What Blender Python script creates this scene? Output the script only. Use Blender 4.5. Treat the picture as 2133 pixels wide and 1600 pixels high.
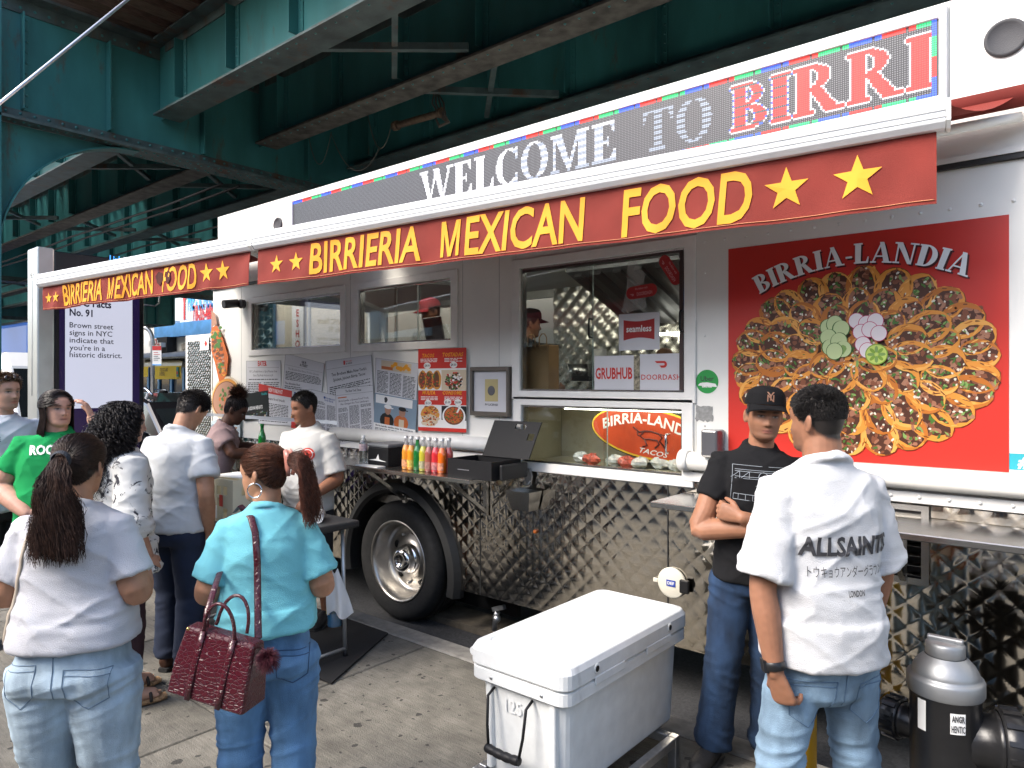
import bpy, bmesh, math, random
import numpy as np
from mathutils import Vector, Matrix
from mathutils.bvhtree import BVHTree
R = math.radians
rnd = random.Random(7)
for _o in list(bpy.data.objects):
    bpy.data.objects.remove(_o)
scene = bpy.context.scene
C = scene.collection

# ------------------------------------------------------------------ camera, sky, sun, exposure
cam_data = bpy.data.cameras.new("camera")
cam = bpy.data.objects.new("camera", cam_data)
C.objects.link(cam)
cam_data.sensor_width = 36.0
cam_data.lens = 24.98
cam_data.shift_y = -0.0033
cam_data.clip_start = 0.05
cam_data.clip_end = 2000
cam.location = (0, 0, 1.75)
cam.rotation_euler = (R(90), 0, R(40))
scene.camera = cam

SUN_ELEV, SUN_AZ = R(44), R(-25)      # azimuth: direction towards the sun measured from -Y
sun_dir = Vector((math.sin(SUN_AZ) * math.cos(SUN_ELEV), -math.cos(SUN_AZ) * math.cos(SUN_ELEV), math.sin(SUN_ELEV)))
world = bpy.data.worlds.new("World")
scene.world = world
world.use_nodes = True
_nt = world.node_tree
_nt.nodes.clear()
_sky = _nt.nodes.new('ShaderNodeTexSky')
_sky.sky_type = 'NISHITA'
_sky.sun_disc = False
_sky.sun_elevation = SUN_ELEV
_sky.sun_rotation = math.atan2(sun_dir.x, sun_dir.y)
_sky.air_density = 1.0
_sky.dust_density = 2.5
_sky.ozone_density = 0.6
_bg = _nt.nodes.new('ShaderNodeBackground')
_bg.inputs['Strength'].default_value = 0.15
_wo = _nt.nodes.new('ShaderNodeOutputWorld')
_nt.links.new(_sky.outputs[0], _bg.inputs['Color'])
_nt.links.new(_bg.outputs[0], _wo.inputs['Surface'])
sun_data = bpy.data.lights.new("sun", 'SUN')
sun_data.energy = 1.5
sun_data.angle = R(28)
sun_data.color = (1.0, 0.95, 0.88)
sun = bpy.data.objects.new("sun", sun_data)
C.objects.link(sun)
sun.location = (0, 0, 30)
sun.rotation_euler = sun_dir.to_track_quat('Z', 'Y').to_euler()
scene.view_settings.view_transform = 'Standard'
scene.view_settings.look = 'None'
scene.view_settings.exposure = 1.6
scene.view_settings.gamma = 1.0
scene.cycles.use_denoising = True
scene.cycles.max_bounces = 8
scene.cycles.transparent_max_bounces = 12
scene.cycles.caustics_reflective = False
scene.cycles.caustics_refractive = False
scene.cycles.sample_clamp_indirect = 4.0

# ------------------------------------------------------------------ helpers
F0 = 1480.0
def ray(px, py):
    u = (px - 1066.5) / F0; v = (793 - py) / F0
    return Vector((-0.64279 + u * 0.76604, 0.76604 + u * 0.64279, v))
def at(px, py, Y=None, X=None, Z=None, t=None):
    d = ray(px, py)
    if Y is not None: t = Y / d.y
    elif X is not None: t = X / d.x
    elif Z is not None: t = (Z - 1.75) / d.z
    return Vector((d.x * t, d.y * t, 1.75 + d.z * t))

def hash01(i, j, k, seed=0):
    n = (i * 374761393 + j * 668265263 + k * 2147483647 + seed * 1274126177) & 0xffffffff
    n = ((n ^ (n >> 13)) * 1274126177) & 0xffffffff
    n = n ^ (n >> 16)
    return (n & 0xffffff) / float(0xffffff)
def vnoise(P, seed=0):
    """value noise, P (N,3) -> (N,) in 0..1"""
    P = np.asarray(P, float)
    I = np.floor(P).astype(np.int64); Fr = P - I
    w = Fr * Fr * (3 - 2 * Fr)
    out = np.zeros(len(P))
    for dx in (0, 1):
        for dy in (0, 1):
            for dz in (0, 1):
                h = hash01(I[:, 0] + dx, I[:, 1] + dy, I[:, 2] + dz, seed)
                out += h * (w[:, 0] if dx else 1 - w[:, 0]) * (w[:, 1] if dy else 1 - w[:, 1]) * (w[:, 2] if dz else 1 - w[:, 2])
    return out

MATS = {}
def mat(name, col=(.5, .5, .5), rough=.6, metal=0., var=0., vscale=6., bump=0., bscale=120., spec=.5, emit=None, estr=1.,
        alpha=1., trans=0., ior=1.45, coat=0., attr=None, var2=0., v2scale=.7, stretch=None, tint=None, sheen=0., sss=0.):
    if name in MATS: return MATS[name]
    m = bpy.data.materials.new(name); m.use_nodes = True
    nt = m.node_tree; b = nt.nodes['Principled BSDF']
    I = b.inputs
    I['Roughness'].default_value = rough; I['Metallic'].default_value = metal
    I['Specular IOR Level'].default_value = spec; I['IOR'].default_value = ior
    I['Coat Weight'].default_value = coat; I['Alpha'].default_value = alpha
    I['Transmission Weight'].default_value = trans
    I['Sheen Weight'].default_value = sheen
    if sss:
        I['Subsurface Weight'].default_value = sss; I['Subsurface Radius'].default_value = (.012, .005, .003); I['Subsurface Scale'].default_value = 1.0
    c = (col[0], col[1], col[2], 1)
    src = None
    if attr:
        a = nt.nodes.new('ShaderNodeAttribute'); a.attribute_name = attr; src = a.outputs['Color']
    co = None
    if var or var2 or bump:
        tc = nt.nodes.new('ShaderNodeTexCoord'); co = tc.outputs['Object']
        if stretch:
            mp = nt.nodes.new('ShaderNodeMapping'); mp.inputs['Scale'].default_value = stretch
            nt.links.new(co, mp.inputs['Vector']); co = mp.outputs[0]
    def vary(src, amt, scale, det):
        n = nt.nodes.new('ShaderNodeTexNoise'); n.inputs['Scale'].default_value = scale; n.inputs['Detail'].default_value = det
        nt.links.new(co, n.inputs['Vector'])
        mr = nt.nodes.new('ShaderNodeMapRange'); mr.inputs['From Min'].default_value = .3; mr.inputs['From Max'].default_value = .7
        mr.inputs['To Min'].default_value = 1 - amt; mr.inputs['To Max'].default_value = 1 + amt
        nt.links.new(n.outputs['Fac'], mr.inputs['Value'])
        mx = nt.nodes.new('ShaderNodeMix'); mx.data_type = 'RGBA'; mx.blend_type = 'MULTIPLY'; mx.inputs['Factor'].default_value = 1
        if src is None: mx.inputs['A'].default_value = c
        else: nt.links.new(src, mx.inputs['A'])
        nt.links.new(mr.outputs[0], mx.inputs['B'])
        return mx.outputs['Result']
    if var: src = vary(src, var, vscale, 6)
    if var2: src = vary(src, var2, v2scale, 3)
    if src is not None: nt.links.new(src, I['Base Color'])
    I['Base Color'].default_value = c
    if bump:
        n = nt.nodes.new('ShaderNodeTexNoise'); n.inputs['Scale'].default_value = bscale; n.inputs['Detail'].default_value = 4
        nt.links.new(co, n.inputs['Vector'])
        bp = nt.nodes.new('ShaderNodeBump'); bp.inputs['Strength'].default_value = bump; bp.inputs['Distance'].default_value = .01
        nt.links.new(n.outputs['Fac'], bp.inputs['Height']); nt.links.new(bp.outputs[0], I['Normal'])
    if emit:
        I['Emission Color'].default_value = (emit[0], emit[1], emit[2], 1); I['Emission Strength'].default_value = estr
    MATS[name] = m
    return m
def srgb(r, g, b):
    f = lambda x: ((x / 255 + .055) / 1.055) ** 2.4 if x > 10 else x / 255 / 12.92
    return (f(r), f(g), f(b))

PINV = {}
def place(o, parent):
    if parent is not None:
        o.parent = parent
        if parent.parent is None and parent.type == 'EMPTY':
            o.matrix_parent_inverse = parent.matrix_basis.inverted()
        elif parent.parent is None:
            o.matrix_parent_inverse = parent.matrix_basis.inverted()
def tag(o, label=None, cat=None, group=None, kind=None):
    if label: o['label'] = label
    if cat: o['category'] = cat
    if group: o['group'] = group
    if kind: o['kind'] = kind
    return o
def thing(name, label, cat, loc=(0, 0, 0), group=None):
    o = bpy.data.objects.new(name, None); C.objects.link(o)
    o.empty_display_size = .2
    o.location = loc
    return tag(o, label, cat, group)

def frame_of(d):
    d = Vector(d).normalized()
    a = Vector((0, 0, 1)) if abs(d.z) < .9 else Vector((1, 0, 0))
    u = d.cross(a).normalized(); v = u.cross(d).normalized()
    return u, v

class MB:
    def __init__(s):
        s.v = []; s.f = []; s.m = []; s.s = []
    def add(s, vs, fs, mi=0, sm=False):
        b = len(s.v)
        s.v.extend([tuple(p) for p in vs])
        for f in fs:
            s.f.append(tuple(i + b for i in f)); s.m.append(mi); s.s.append(sm)
        return s
    def box(s, x0, x1, y0, y1, z0, z1, mi=0):
        vs = [(x0, y0, z0), (x1, y0, z0), (x1, y1, z0), (x0, y1, z0), (x0, y0, z1), (x1, y0, z1), (x1, y1, z1), (x0, y1, z1)]
        return s.add(vs, [(0, 3, 2, 1), (4, 5, 6, 7), (0, 1, 5, 4), (1, 2, 6, 5), (2, 3, 7, 6), (3, 0, 4, 7)], mi)
    def obox(s, c, ax, h, mi=0):
        c = Vector(c); a = [Vector(x).normalized() * k for x, k in zip(ax, h)]
        vs = []
        for z in (-1, 1):
            for x, y in ((-1, -1), (1, -1), (1, 1), (-1, 1)):
                vs.append(c + a[0] * x + a[1] * y + a[2] * z)
        return s.add(vs, [(0, 3, 2, 1), (4, 5, 6, 7), (0, 1, 5, 4), (1, 2, 6, 5), (2, 3, 7, 6), (3, 0, 4, 7)], mi)
    def bar(s, p0, p1, w, h, mi=0, up=(0, 0, 1)):
        p0 = Vector(p0); p1 = Vector(p1); d = p1 - p0
        u = Vector(up)
        if abs(d.normalized().dot(u)) > .95: u = Vector((1, 0, 0))
        sd = d.cross(u).normalized(); u = sd.cross(d).normalized()
        return s.obox((p0 + p1) / 2, (d, sd, u), (d.length / 2, w / 2, h / 2), mi)
    def tube(s, pts, r, n=10, mi=0, cap=True, sm=True, rv=None, uref=None):
        pts = [Vector(p) for p in pts]
        K = len(pts)
        rr = [r] * K if not hasattr(r, '__len__') else list(r)
        rvv = rr if rv is None else ([rv] * K if not hasattr(rv, '__len__') else list(rv))
        vs = []
        u = None
        for i in range(K):
            d = (pts[min(i + 1, K - 1)] - pts[max(i - 1, 0)])
            if d.length < 1e-9: d = Vector((0, 0, 1))
            d.normalize()
            if uref is not None:
                u = Vector(uref); u = (u - d * u.dot(d)).normalized()
            elif u is None: u, _ = frame_of(d)
            else:
                u = u - d * u.dot(d)
                if u.length < 1e-6: u, _ = frame_of(d)
                u.normalize()
            w = d.cross(u)
            for k in range(n):
                a = 2 * math.pi * k / n
                vs.append(pts[i] + u * (math.cos(a) * rr[i]) + w * (math.sin(a) * rvv[i]))
        fs = []
        for i in range(K - 1):
            for k in range(n):
                k2 = (k + 1) % n
                fs.append((i * n + k, i * n + k2, (i + 1) * n + k2, (i + 1) * n + k))
        s.add(vs, fs, mi, sm)
        if cap:
            b = len(s.v) - K * n
            s.f.append(tuple(b + k for k in reversed(range(n)))); s.m.append(mi); s.s.append(False)
            s.f.append(tuple(b + (K - 1) * n + k for k in range(n))); s.m.append(mi); s.s.append(False)
        return s
    def cyl(s, p0, p1, r, r1=None, n=16, mi=0, cap=True, sm=True):
        return s.tube([p0, p1], [r, r if r1 is None else r1], n, mi, cap, sm)
    def lathe(s, o, axis, prof, n=24, mi=0, sm=True, a0=0, a1=2 * math.pi, mis=None):
        o = Vector(o); ax = Vector(axis).normalized(); u, v = frame_of(ax)
        full = abs(a1 - a0 - 2 * math.pi) < 1e-6
        nn = n if full else n + 1
        vs = []
        for r, h in prof:
            for k in range(nn):
                a = a0 + (a1 - a0) * k / n
                vs.append(o + ax * h + (u * math.cos(a) + v * math.sin(a)) * r)
        b = len(s.v)
        s.v.extend([tuple(p) for p in vs])
        for i in range(len(prof) - 1):
            for k in range(n):
                k2 = (k + 1) % nn
                s.f.append((b + i * nn + k, b + (i + 1) * nn + k, b + (i + 1) * nn + k2, b + i * nn + k2))
                s.m.append(mi if mis is None else mis[i]); s.s.append(sm)
        return s
    def ball(s, c, r, n=12, m=8, mi=0):
        rx, ry, rz = (r, r, r) if not hasattr(r, '__len__') else r
        vs = []
        for i in range(m + 1):
            ph = math.pi * i / m
            for k in range(n):
                a = 2 * math.pi * k / n
                vs.append((c[0] + rx * math.sin(ph) * math.cos(a), c[1] + ry * math.sin(ph) * math.sin(a), c[2] + rz * math.cos(ph)))
        fs = [(i * n + k, (i + 1) * n + k, (i + 1) * n + (k + 1) % n, i * n + (k + 1) % n) for i in range(m) for k in range(n)]
        return s.add(vs, fs, mi, True)
    def prism(s, poly, O, U, V, d, mi=0, mside=None):
        """2-D polygon in plane O,U,V, extruded by vector d"""
        O = Vector(O); U = Vector(U); V = Vector(V); d = Vector(d)
        n = len(poly)
        a = [O + U * p[0] + V * p[1] for p in poly]
        area = sum(poly[i][0] * poly[(i + 1) % n][1] - poly[(i + 1) % n][0] * poly[i][1] for i in range(n))
        N = U.cross(V) * (1 if area > 0 else -1)
        vs = a + [p + d for p in a]
        top = tuple(range(n, 2 * n)); bot = tuple(reversed(range(n)))
        sides = [(i, (i + 1) % n, (i + 1) % n + n, i + n) for i in range(n)]
        if N.dot(d) < 0:
            top = tuple(reversed(top)); bot = tuple(reversed(bot)); sides = [tuple(reversed(q)) for q in sides]
        s.add(vs, [top, bot], mi); s.add(vs, [], mi)
        b = len(s.v) - 4 * n
        ms = mi if mside is None else mside
        for q in sides:
            s.f.append(tuple(i + b for i in q)); s.m.append(ms); s.s.append(False)
        return s
    def flat(s, poly, O, U, V, mi=0):
        O = Vector(O); U = Vector(U); V = Vector(V)
        return s.add([O + U * p[0] + V * p[1] for p in poly], [tuple(range(len(poly)))], mi)
    def build(s, name, mats, parent=None, bevel=0., seg=2, label=None, cat=None, group=None, kind=None, smooth_all=False, subsurf=0):
        me = bpy.data.meshes.new(name)
        vs = s.v
        org = Vector((0, 0, 0))
        if parent is None and vs:
            A = np.array(vs); lo = A.min(0); hi = A.max(0)
            org = Vector(((lo[0] + hi[0]) / 2, (lo[1] + hi[1]) / 2, lo[2]))
            vs = (A - np.array(org)).tolist()
        me.from_pydata(vs, [], s.f)
        if not isinstance(mats, (list, tuple)): mats = [mats]
        for m in mats: me.materials.append(m)
        me.polygons.foreach_set('material_index', s.m)
        me.polygons.foreach_set('use_smooth', [True] * len(s.f) if smooth_all else s.s)
        o = bpy.data.objects.new(name, me); C.objects.link(o)
        o.location = org
        place(o, parent)
        if bevel:
            bv = o.modifiers.new('bevel', 'BEVEL'); bv.width = bevel; bv.segments = seg; bv.limit_method = 'ANGLE'; bv.angle_limit = R(40)
        if subsurf:
            sb = o.modifiers.new('sub', 'SUBSURF'); sb.levels = subsurf; sb.render_levels = subsurf
        return tag(o, label, cat, group, kind)

def link_copy(o, parent, loc=None, name=None):
    c = o.copy(); C.objects.link(c)
    if loc is not None: c.location = loc
    if parent is not None:
        c.parent = parent
    return c

# text -> list of (verts, faces)
def font(n): return None
def text_geo(t, size=1., off=0., shear=0., align='CENTER', fnt='Inter.woff2', space=1., res=2, sx=1.):
    cu = bpy.data.curves.new('t', 'FONT'); cu.body = t; cu.size = 1.; cu.offset = off
    cu.align_x = align; cu.align_y = 'BOTTOM_BASELINE' if False else 'TOP_BASELINE'; cu.space_character = space; cu.resolution_u = res
    f = font(fnt) if fnt else None
    if f is not None: cu.font = f
    o = bpy.data.objects.new('t', cu)
    me = bpy.data.meshes.new_from_object(o)
    V = np.empty(len(me.vertices) * 3); me.vertices.foreach_get('co', V); V = V.reshape(-1, 3)
    Fs = [tuple(p.vertices) for p in me.polygons]
    bpy.data.meshes.remove(me); bpy.data.objects.remove(o); bpy.data.curves.remove(cu)
    if len(V):
        V[:, 1] -= 0
    if shear and len(V): V[:, 0] += V[:, 1] * shear
    V = V * size; V[:, 0] *= sx
    return V, Fs
def refine(V, Fs, maxlen):
    bm = bmesh.new()
    vs = [bm.verts.new(v) for v in V]
    for f in Fs:
        try: bm.faces.new([vs[i] for i in f])
        except ValueError: pass
    bmesh.ops.triangulate(bm, faces=bm.faces[:])
    for _ in range(4):
        es = [e for e in bm.edges if e.calc_length() > maxlen]
        if not es: break
        bmesh.ops.subdivide_edges(bm, edges=es, cuts=1)
        bmesh.ops.triangulate(bm, faces=[f for f in bm.faces if len(f.verts) > 3])
    bm.verts.index_update()
    V2 = np.array([v.co[:] for v in bm.verts]); F2 = [tuple(v.index for v in f.verts) for f in bm.faces]
    bm.free()
    return V2, F2
def put_text(mb, t, O, U, V, N, h, mi=0, width=None, off=0., shear=0., align='CENTER', fnt='Inter.woff2', space=1., warp=None, res=2, zoff=0.):
    """text with cap height h, baseline at O; if width given, squeeze to it"""
    G, Fs = text_geo(t, 1., off, shear, align, fnt, space, res)
    if not len(G): return
    cap = .5087 if (fnt == 'Inter.woff2' and font(fnt)) else .682
    k = h / cap
    y0 = 0.
    sx = k
    if width is not None:
        w = G[:, 0].max() - G[:, 0].min()
        sx = width / max(w, 1e-6)
        G[:, 0] -= {'CENTER': (G[:, 0].max() + G[:, 0].min()) / 2, 'LEFT': G[:, 0].min(), 'RIGHT': G[:, 0].max()}[align]
    O = Vector(O); U = Vector(U); V = Vector(V); N = Vector(N)
    out = []
    for g in G:
        x, y = g[0] * sx, g[1] * k
        if warp: x, y = warp(x, y)
        out.append(O + U * x + V * y + N * (zoff))
    fs = Fs
    # orientation check
    if U.cross(V).dot(N) < 0: fs = [tuple(reversed(f)) for f in Fs]
    mb.add(out, fs, mi)
# ------------------------------------------------------------------ materials shared
TY = 3.73          # truck side plane
CURB = 3.40        # kerb face
ROAD = -0.14
def concrete_mat():
    m = mat('sidewalk_concrete', (.148, .138, .116), .9, var=.22, vscale=9, var2=.3, v2scale=1.3, bump=.55, bscale=140)
    nt = m.node_tree; b = nt.nodes['Principled BSDF']
    tc = nt.nodes.new('ShaderNodeTexCoord')
    src = b.inputs['Base Color'].links[0].from_socket
    # broom streaks
    mp = nt.nodes.new('ShaderNodeMapping'); mp.inputs['Scale'].default_value = (6, 90, 6)
    nt.links.new(tc.outputs['Object'], mp.inputs['Vector'])
    n1 = nt.nodes.new('ShaderNodeTexNoise'); n1.inputs['Scale'].default_value = 1.; n1.inputs['Detail'].default_value = 3
    nt.links.new(mp.outputs[0], n1.inputs['Vector'])
    r1 = nt.nodes.new('ShaderNodeMapRange'); r1.inputs['From Min'].default_value = .35; r1.inputs['From Max'].default_value = .65
    r1.inputs['To Min'].default_value = .87; r1.inputs['To Max'].default_value = 1.12
    nt.links.new(n1.outputs['Fac'], r1.inputs['Value'])
    x1 = nt.nodes.new('ShaderNodeMix'); x1.data_type = 'RGBA'; x1.blend_type = 'MULTIPLY'; x1.inputs['Factor'].default_value = 1
    nt.links.new(src, x1.inputs['A']); nt.links.new(r1.outputs[0], x1.inputs['B'])
    src = x1.outputs['Result']
    # old chewing-gum spots
    for sc_, th, seed in ((5.5, .115, 0.), (12., .1, 31.)):
        mp2 = nt.nodes.new('ShaderNodeMapping'); mp2.inputs['Location'].default_value = (seed, seed * .7, 0)
        mp2.inputs['Scale'].default_value = (1, 1, 0)
        nt.links.new(tc.outputs['Object'], mp2.inputs['Vector'])
        nz = nt.nodes.new('ShaderNodeTexNoise'); nz.inputs['Scale'].default_value = 25
        nt.links.new(mp2.outputs[0], nz.inputs['Vector'])
        mxv = nt.nodes.new('ShaderNodeMix'); mxv.data_type = 'RGBA'; mxv.blend_type = 'LINEAR_LIGHT'; mxv.inputs['Factor'].default_value = .02
        nt.links.new(mp2.outputs[0], mxv.inputs['A']); nt.links.new(nz.outputs['Color'], mxv.inputs['B'])
        vo = nt.nodes.new('ShaderNodeTexVoronoi'); vo.voronoi_dimensions = '2D'; vo.inputs['Scale'].default_value = sc_; vo.inputs['Randomness'].default_value = 1
        nt.links.new(mxv.outputs['Result'], vo.inputs['Vector'])
        sp = nt.nodes.new('ShaderNodeSeparateColor'); nt.links.new(vo.outputs['Color'], sp.inputs[0])
        mu = nt.nodes.new('ShaderNodeMath'); mu.operation = 'MULTIPLY_ADD'; mu.inputs[1].default_value = th * 2.4; mu.inputs[2].default_value = -th * 1.1
        nt.links.new(sp.outputs[0], mu.inputs[0])
        gt = nt.nodes.new('ShaderNodeMath'); gt.operation = 'LESS_THAN'
        nt.links.new(vo.outputs['Distance'], gt.inputs[0]); nt.links.new(mu.outputs[0], gt.inputs[1])
        mk = nt.nodes.new('ShaderNodeMath'); mk.operation = 'MULTIPLY'; mk.inputs[1].default_value = .82
        nt.links.new(gt.outputs[0], mk.inputs[0])
        x2 = nt.nodes.new('ShaderNodeMix'); x2.data_type = 'RGBA'; x2.inputs['B'].default_value = (.022, .021, .02, 1)
        nt.links.new(mk.outputs[0], x2.inputs['Factor']); nt.links.new(src, x2.inputs['A'])
        src = x2.outputs['Result']
    nt.links.new(src, b.inputs['Base Color'])
    return m
M_conc = concrete_mat()
def rust_overlay(m, th=.6, col=(.1, .045, .02)):
    nt = m.node_tree; b = nt.nodes['Principled BSDF']; src = b.inputs['Base Color'].links[0].from_socket
    tc = nt.nodes.new('ShaderNodeTexCoord'); mp = nt.nodes.new('ShaderNodeMapping'); mp.inputs['Scale'].default_value = (2.2, 2.2, .7)
    n = nt.nodes.new('ShaderNodeTexNoise'); n.inputs['Scale'].default_value = 1.6; n.inputs['Detail'].default_value = 8; n.inputs['Roughness'].default_value = .7
    r = nt.nodes.new('ShaderNodeMapRange'); r.inputs['From Min'].default_value = th; r.inputs['From Max'].default_value = th + .12; r.inputs['To Max'].default_value = .8
    x = nt.nodes.new('ShaderNodeMix'); x.data_type = 'RGBA'; x.inputs['B'].default_value = (*col, 1)
    nt.links.new(tc.outputs['Object'], mp.inputs['Vector']); nt.links.new(mp.outputs[0], n.inputs['Vector']); nt.links.new(n.outputs['Fac'], r.inputs['Value'])
    nt.links.new(r.outputs[0], x.inputs['Factor']); nt.links.new(src, x.inputs['A']); nt.links.new(x.outputs['Result'], b.inputs['Base Color'])
M_kerb = mat('kerb_stone', (.21, .2, .18), .85, var=.25, vscale=14, bump=.4, bscale=90)
M_asph = mat('asphalt', (.048, .048, .05), .9, var=.35, vscale=60, bump=.8, bscale=220, var2=.3)
M_joint = mat('joint_dirt', (.075, .068, .058), .95)
M_teal = mat('teal_paint', (.04, .17, .172), .32, var=.2, vscale=3, var2=.3, v2scale=.6, bump=.06, bscale=30, spec=.5, stretch=(1, 1, .35))
M_teald = mat('teal_flange', (.065, .1, .1), .55, var=.35, vscale=5, bump=.15, bscale=40)
M_rust = mat('rusty_paint', (.085, .082, .072), .8, var=.5, vscale=7, bump=.3, bscale=60)
rust_overlay(M_teal, .6); rust_overlay(M_teald, .55)
M_wood = mat('tie_wood', (.1, .07, .05), .9, var=.4, vscale=12, bump=.5, bscale=50, stretch=(6, .6, 6))
M_steel = mat('galv_steel', (.42, .43, .44), .38, .9, var=.18, vscale=20, bump=.08, bscale=80)
M_black = mat('black_plastic', (.01, .01, .011), .5, spec=.3)
M_rub = mat('rubber', (.014, .014, .014), .8, var=.3, vscale=30, bump=.2, bscale=150)
M_glassd = mat('dark_glass', (.012, .016, .018), .06, spec=.8)

# ------------------------------------------------------------------ ground
def struct(name, mb, m, **k):
    return mb.build(name, m, kind='structure', **k)
g = MB(); g.box(-400, 400, CURB, 400, -.5, ROAD)
road = struct('road', g, M_asph)
g = MB(); g.box(-400, 400, -400, CURB - .165, -.5, -.012)
sidewalk = struct('sidewalk', g, M_joint)
# slabs laid on the sidewalk
jx = [-9.45, -7.95, -6.45, -4.95, -3.45, -1.95, -.45, 1.05, 2.55]
jy = [-2.64, -1.14, .36, 1.86, CURB - .18]
k = 0
for i in range(len(jx) - 1):
    for j in range(len(jy) - 1):
        s = MB(); gx = .006
        dz = rnd.uniform(-.003, .0)
        s.box(jx[i] + gx, jx[i + 1] - gx, jy[j] + gx, jy[j + 1] - gx, -.09, dz)
        s.build('slab', M_conc, parent=sidewalk, bevel=.006, seg=1)
g = MB()
g.box(-60, jx[0] - .006, -12, CURB - .186, -.09, -.001); g.box(jx[-1] + .006, 40, -12, CURB - .186, -.09, -.001)
g.box(jx[0] - .006, jx[-1] + .006, -12, jy[0] - .006, -.09, -.002)
g.build('slab', M_conc, parent=sidewalk)
kx = -30.
kerb = thing('kerb', 'weathered concrete kerb stones along the road edge', 'kerb', (0, CURB, 0))
del kerb['category']; del kerb['label']; kerb['kind'] = 'structure'
while kx < 6:
    L = 1.5 if -12 < kx else 6.
    s = MB(); s.box(kx + .006, kx + L - .006, CURB - .17, CURB, -.45, rnd.uniform(-.004, .002))
    s.build('kerb_stone', M_kerb, parent=kerb, bevel=.018)
    kx += L

# ------------------------------------------------------------------ elevated railway
XG = [-54.3, -39.3, -24.3, -9.3, 5.7]
ZB, ZS, ZT = 4.60, 5.05, 6.02          # cross girder bottom, stringer bottom, top
el = thing('elevated_railway', 'dark teal riveted steel elevated railway spanning over the food truck and street', 'elevated railway', (-9.3, 8, ROAD))
YS = [4.07, 5.45, 7.0, 8.5, 10.0, 11.5, 13.0]
def rivet(mb, p, n, r=.018):
    u, v = frame_of(n); n = Vector(n); p = Vector(p)
    ring = [p + (u * math.cos(a) + v * math.sin(a)) * r for a in (0, 1.047, 2.094, 3.142, 4.189, 5.236)]
    top = [p + (u * math.cos(a) + v * math.sin(a)) * r * .6 + n * r * .6 for a in (0, 1.047, 2.094, 3.142, 4.189, 5.236)]
    mb.add(ring + top, [(i, (i + 1) % 6, 6 + (i + 1) % 6, 6 + i) for i in range(6)] + [tuple(range(6, 12))], 0, True)
for gi, xg in enumerate(XG):
    s = MB(); s.box(xg - .012, xg + .012, 2.35, 14.1, ZB + .03, ZT - .03, 0)
    cg = s.build('cross_girder', [M_teal], parent=el)
    s = MB(); s.box(xg - .2, xg + .2, 2.3, 14.15, ZB, ZB + .03); s.box(xg + .012, xg + .03, 2.3, 14.15, ZB + .033, ZB + .16); s.box(xg - .03, xg - .012, 2.3, 14.15, ZB + .033, ZB + .16)
    s.build('bottom_flange', M_teald, parent=cg)
    s = MB(); s.box(xg - .2, xg + .2, 2.3, 14.15, ZT - .03, ZT); s.box(xg + .012, xg + .03, 2.3, 14.15, ZT - .18, ZT - .033)
    s.build('top_flange', M_teald, parent=cg)
    rv = MB()
    near = gi in (3,)
    if near:
        y = 2.4
        while y < 8:
            rivet(rv, (xg + .03, y, ZB + .12), (1, 0, 0)); rivet(rv, (xg + .03, y + .07, ZB + .07), (1, 0, 0))
            rivet(rv, (xg + .03, y, ZT - .12), (1, 0, 0))
            rivet(rv, (xg + .14, y, ZB), (0, 0, -1)); rivet(rv, (xg + .08, y + .07, ZB), (0, 0, -1)); rivet(rv, (xg - .14, y, ZB), (0, 0, -1)); rivet(rv, (xg - .08, y + .07, ZB), (0, 0, -1))
            y += .14
    for yy in (2.55, 3.44, 4.6, 6.2, 7.8, 9.4, 11, 12.6):
        st = MB(); st.box(xg + .0125, xg + .12, yy - .008, yy + .008, ZB + .165, ZT - .185); st.box(xg + .0125, xg + .026, yy + .0085, yy + .09, ZB + .165, ZT - .185)
        st.build('stiffener', M_teal, parent=cg)
        if near and yy < 6:
            z = ZB + .22
            while z < ZT - .2:
                rivet(rv, (xg + .026, yy + .05, z), (1, 0, 0)); z += .12
    if near: rv.build('rivets', M_teal, parent=cg, kind='stuff')
    # columns and knee brackets
    for yc, sg in ((2.12, 1), (14.35, -1)):
        c = MB()
        c.box(xg - .2, xg - .185, yc - .2, yc + .2, ROAD, ZT); c.box(xg + .185, xg + .2, yc - .2, yc + .2, ROAD, ZT)
        c.box(xg - .1845, xg + .1845, yc - .015, yc + .015, ROAD, ZT)
        col_ = c.build('column', M_teal, parent=el)
        c = MB(); c.box(xg - .3, xg + .3, yc - .3, yc + .3, ROAD, .03); c.build('base_plate', M_teald, parent=col_)
        # curved bracket: quarter arch web + curved flange
        kb = MB(); pts = []
        y0 = yc + sg * .2; rr = 1.45
        n = 16
        for i in range(n + 1):
            a = math.pi / 2 * i / n
            pts.append((y0 + sg * (rr - rr * math.cos(a)), ZB - rr + rr * math.sin(a)))
        for i in range(n):
            (ya, za), (yb, zb) = pts[i], pts[i + 1]
            kb.add([(xg, ya, za), (xg, yb, zb), (xg, yb, ZB - .002), (xg, ya, ZB - .002)], [(0, 1, 2, 3)], 0)
            ny, nz = (zb - za), -(yb - ya); l = math.hypot(ny, nz); ny, nz = -ny / l * .02, -nz / l * .02
            if i < n:
                kb.add([(xg - .1, ya, za), (xg + .1, ya, za), (xg + .1, yb, zb), (xg - .1, yb, zb),
                        (xg - .1, ya + sg * .012, za - .012), (xg + .1, ya + sg * .012, za - .012), (xg + .1, yb + sg * .012, zb - .012), (xg - .1, yb + sg * .012, zb - .012)],
                       [(0, 1, 2, 3), (4, 7, 6, 5), (1, 5, 6, 2), (0, 3, 7, 4)], 0)
        kb.build('knee_bracket', M_teal, parent=col_)
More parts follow.
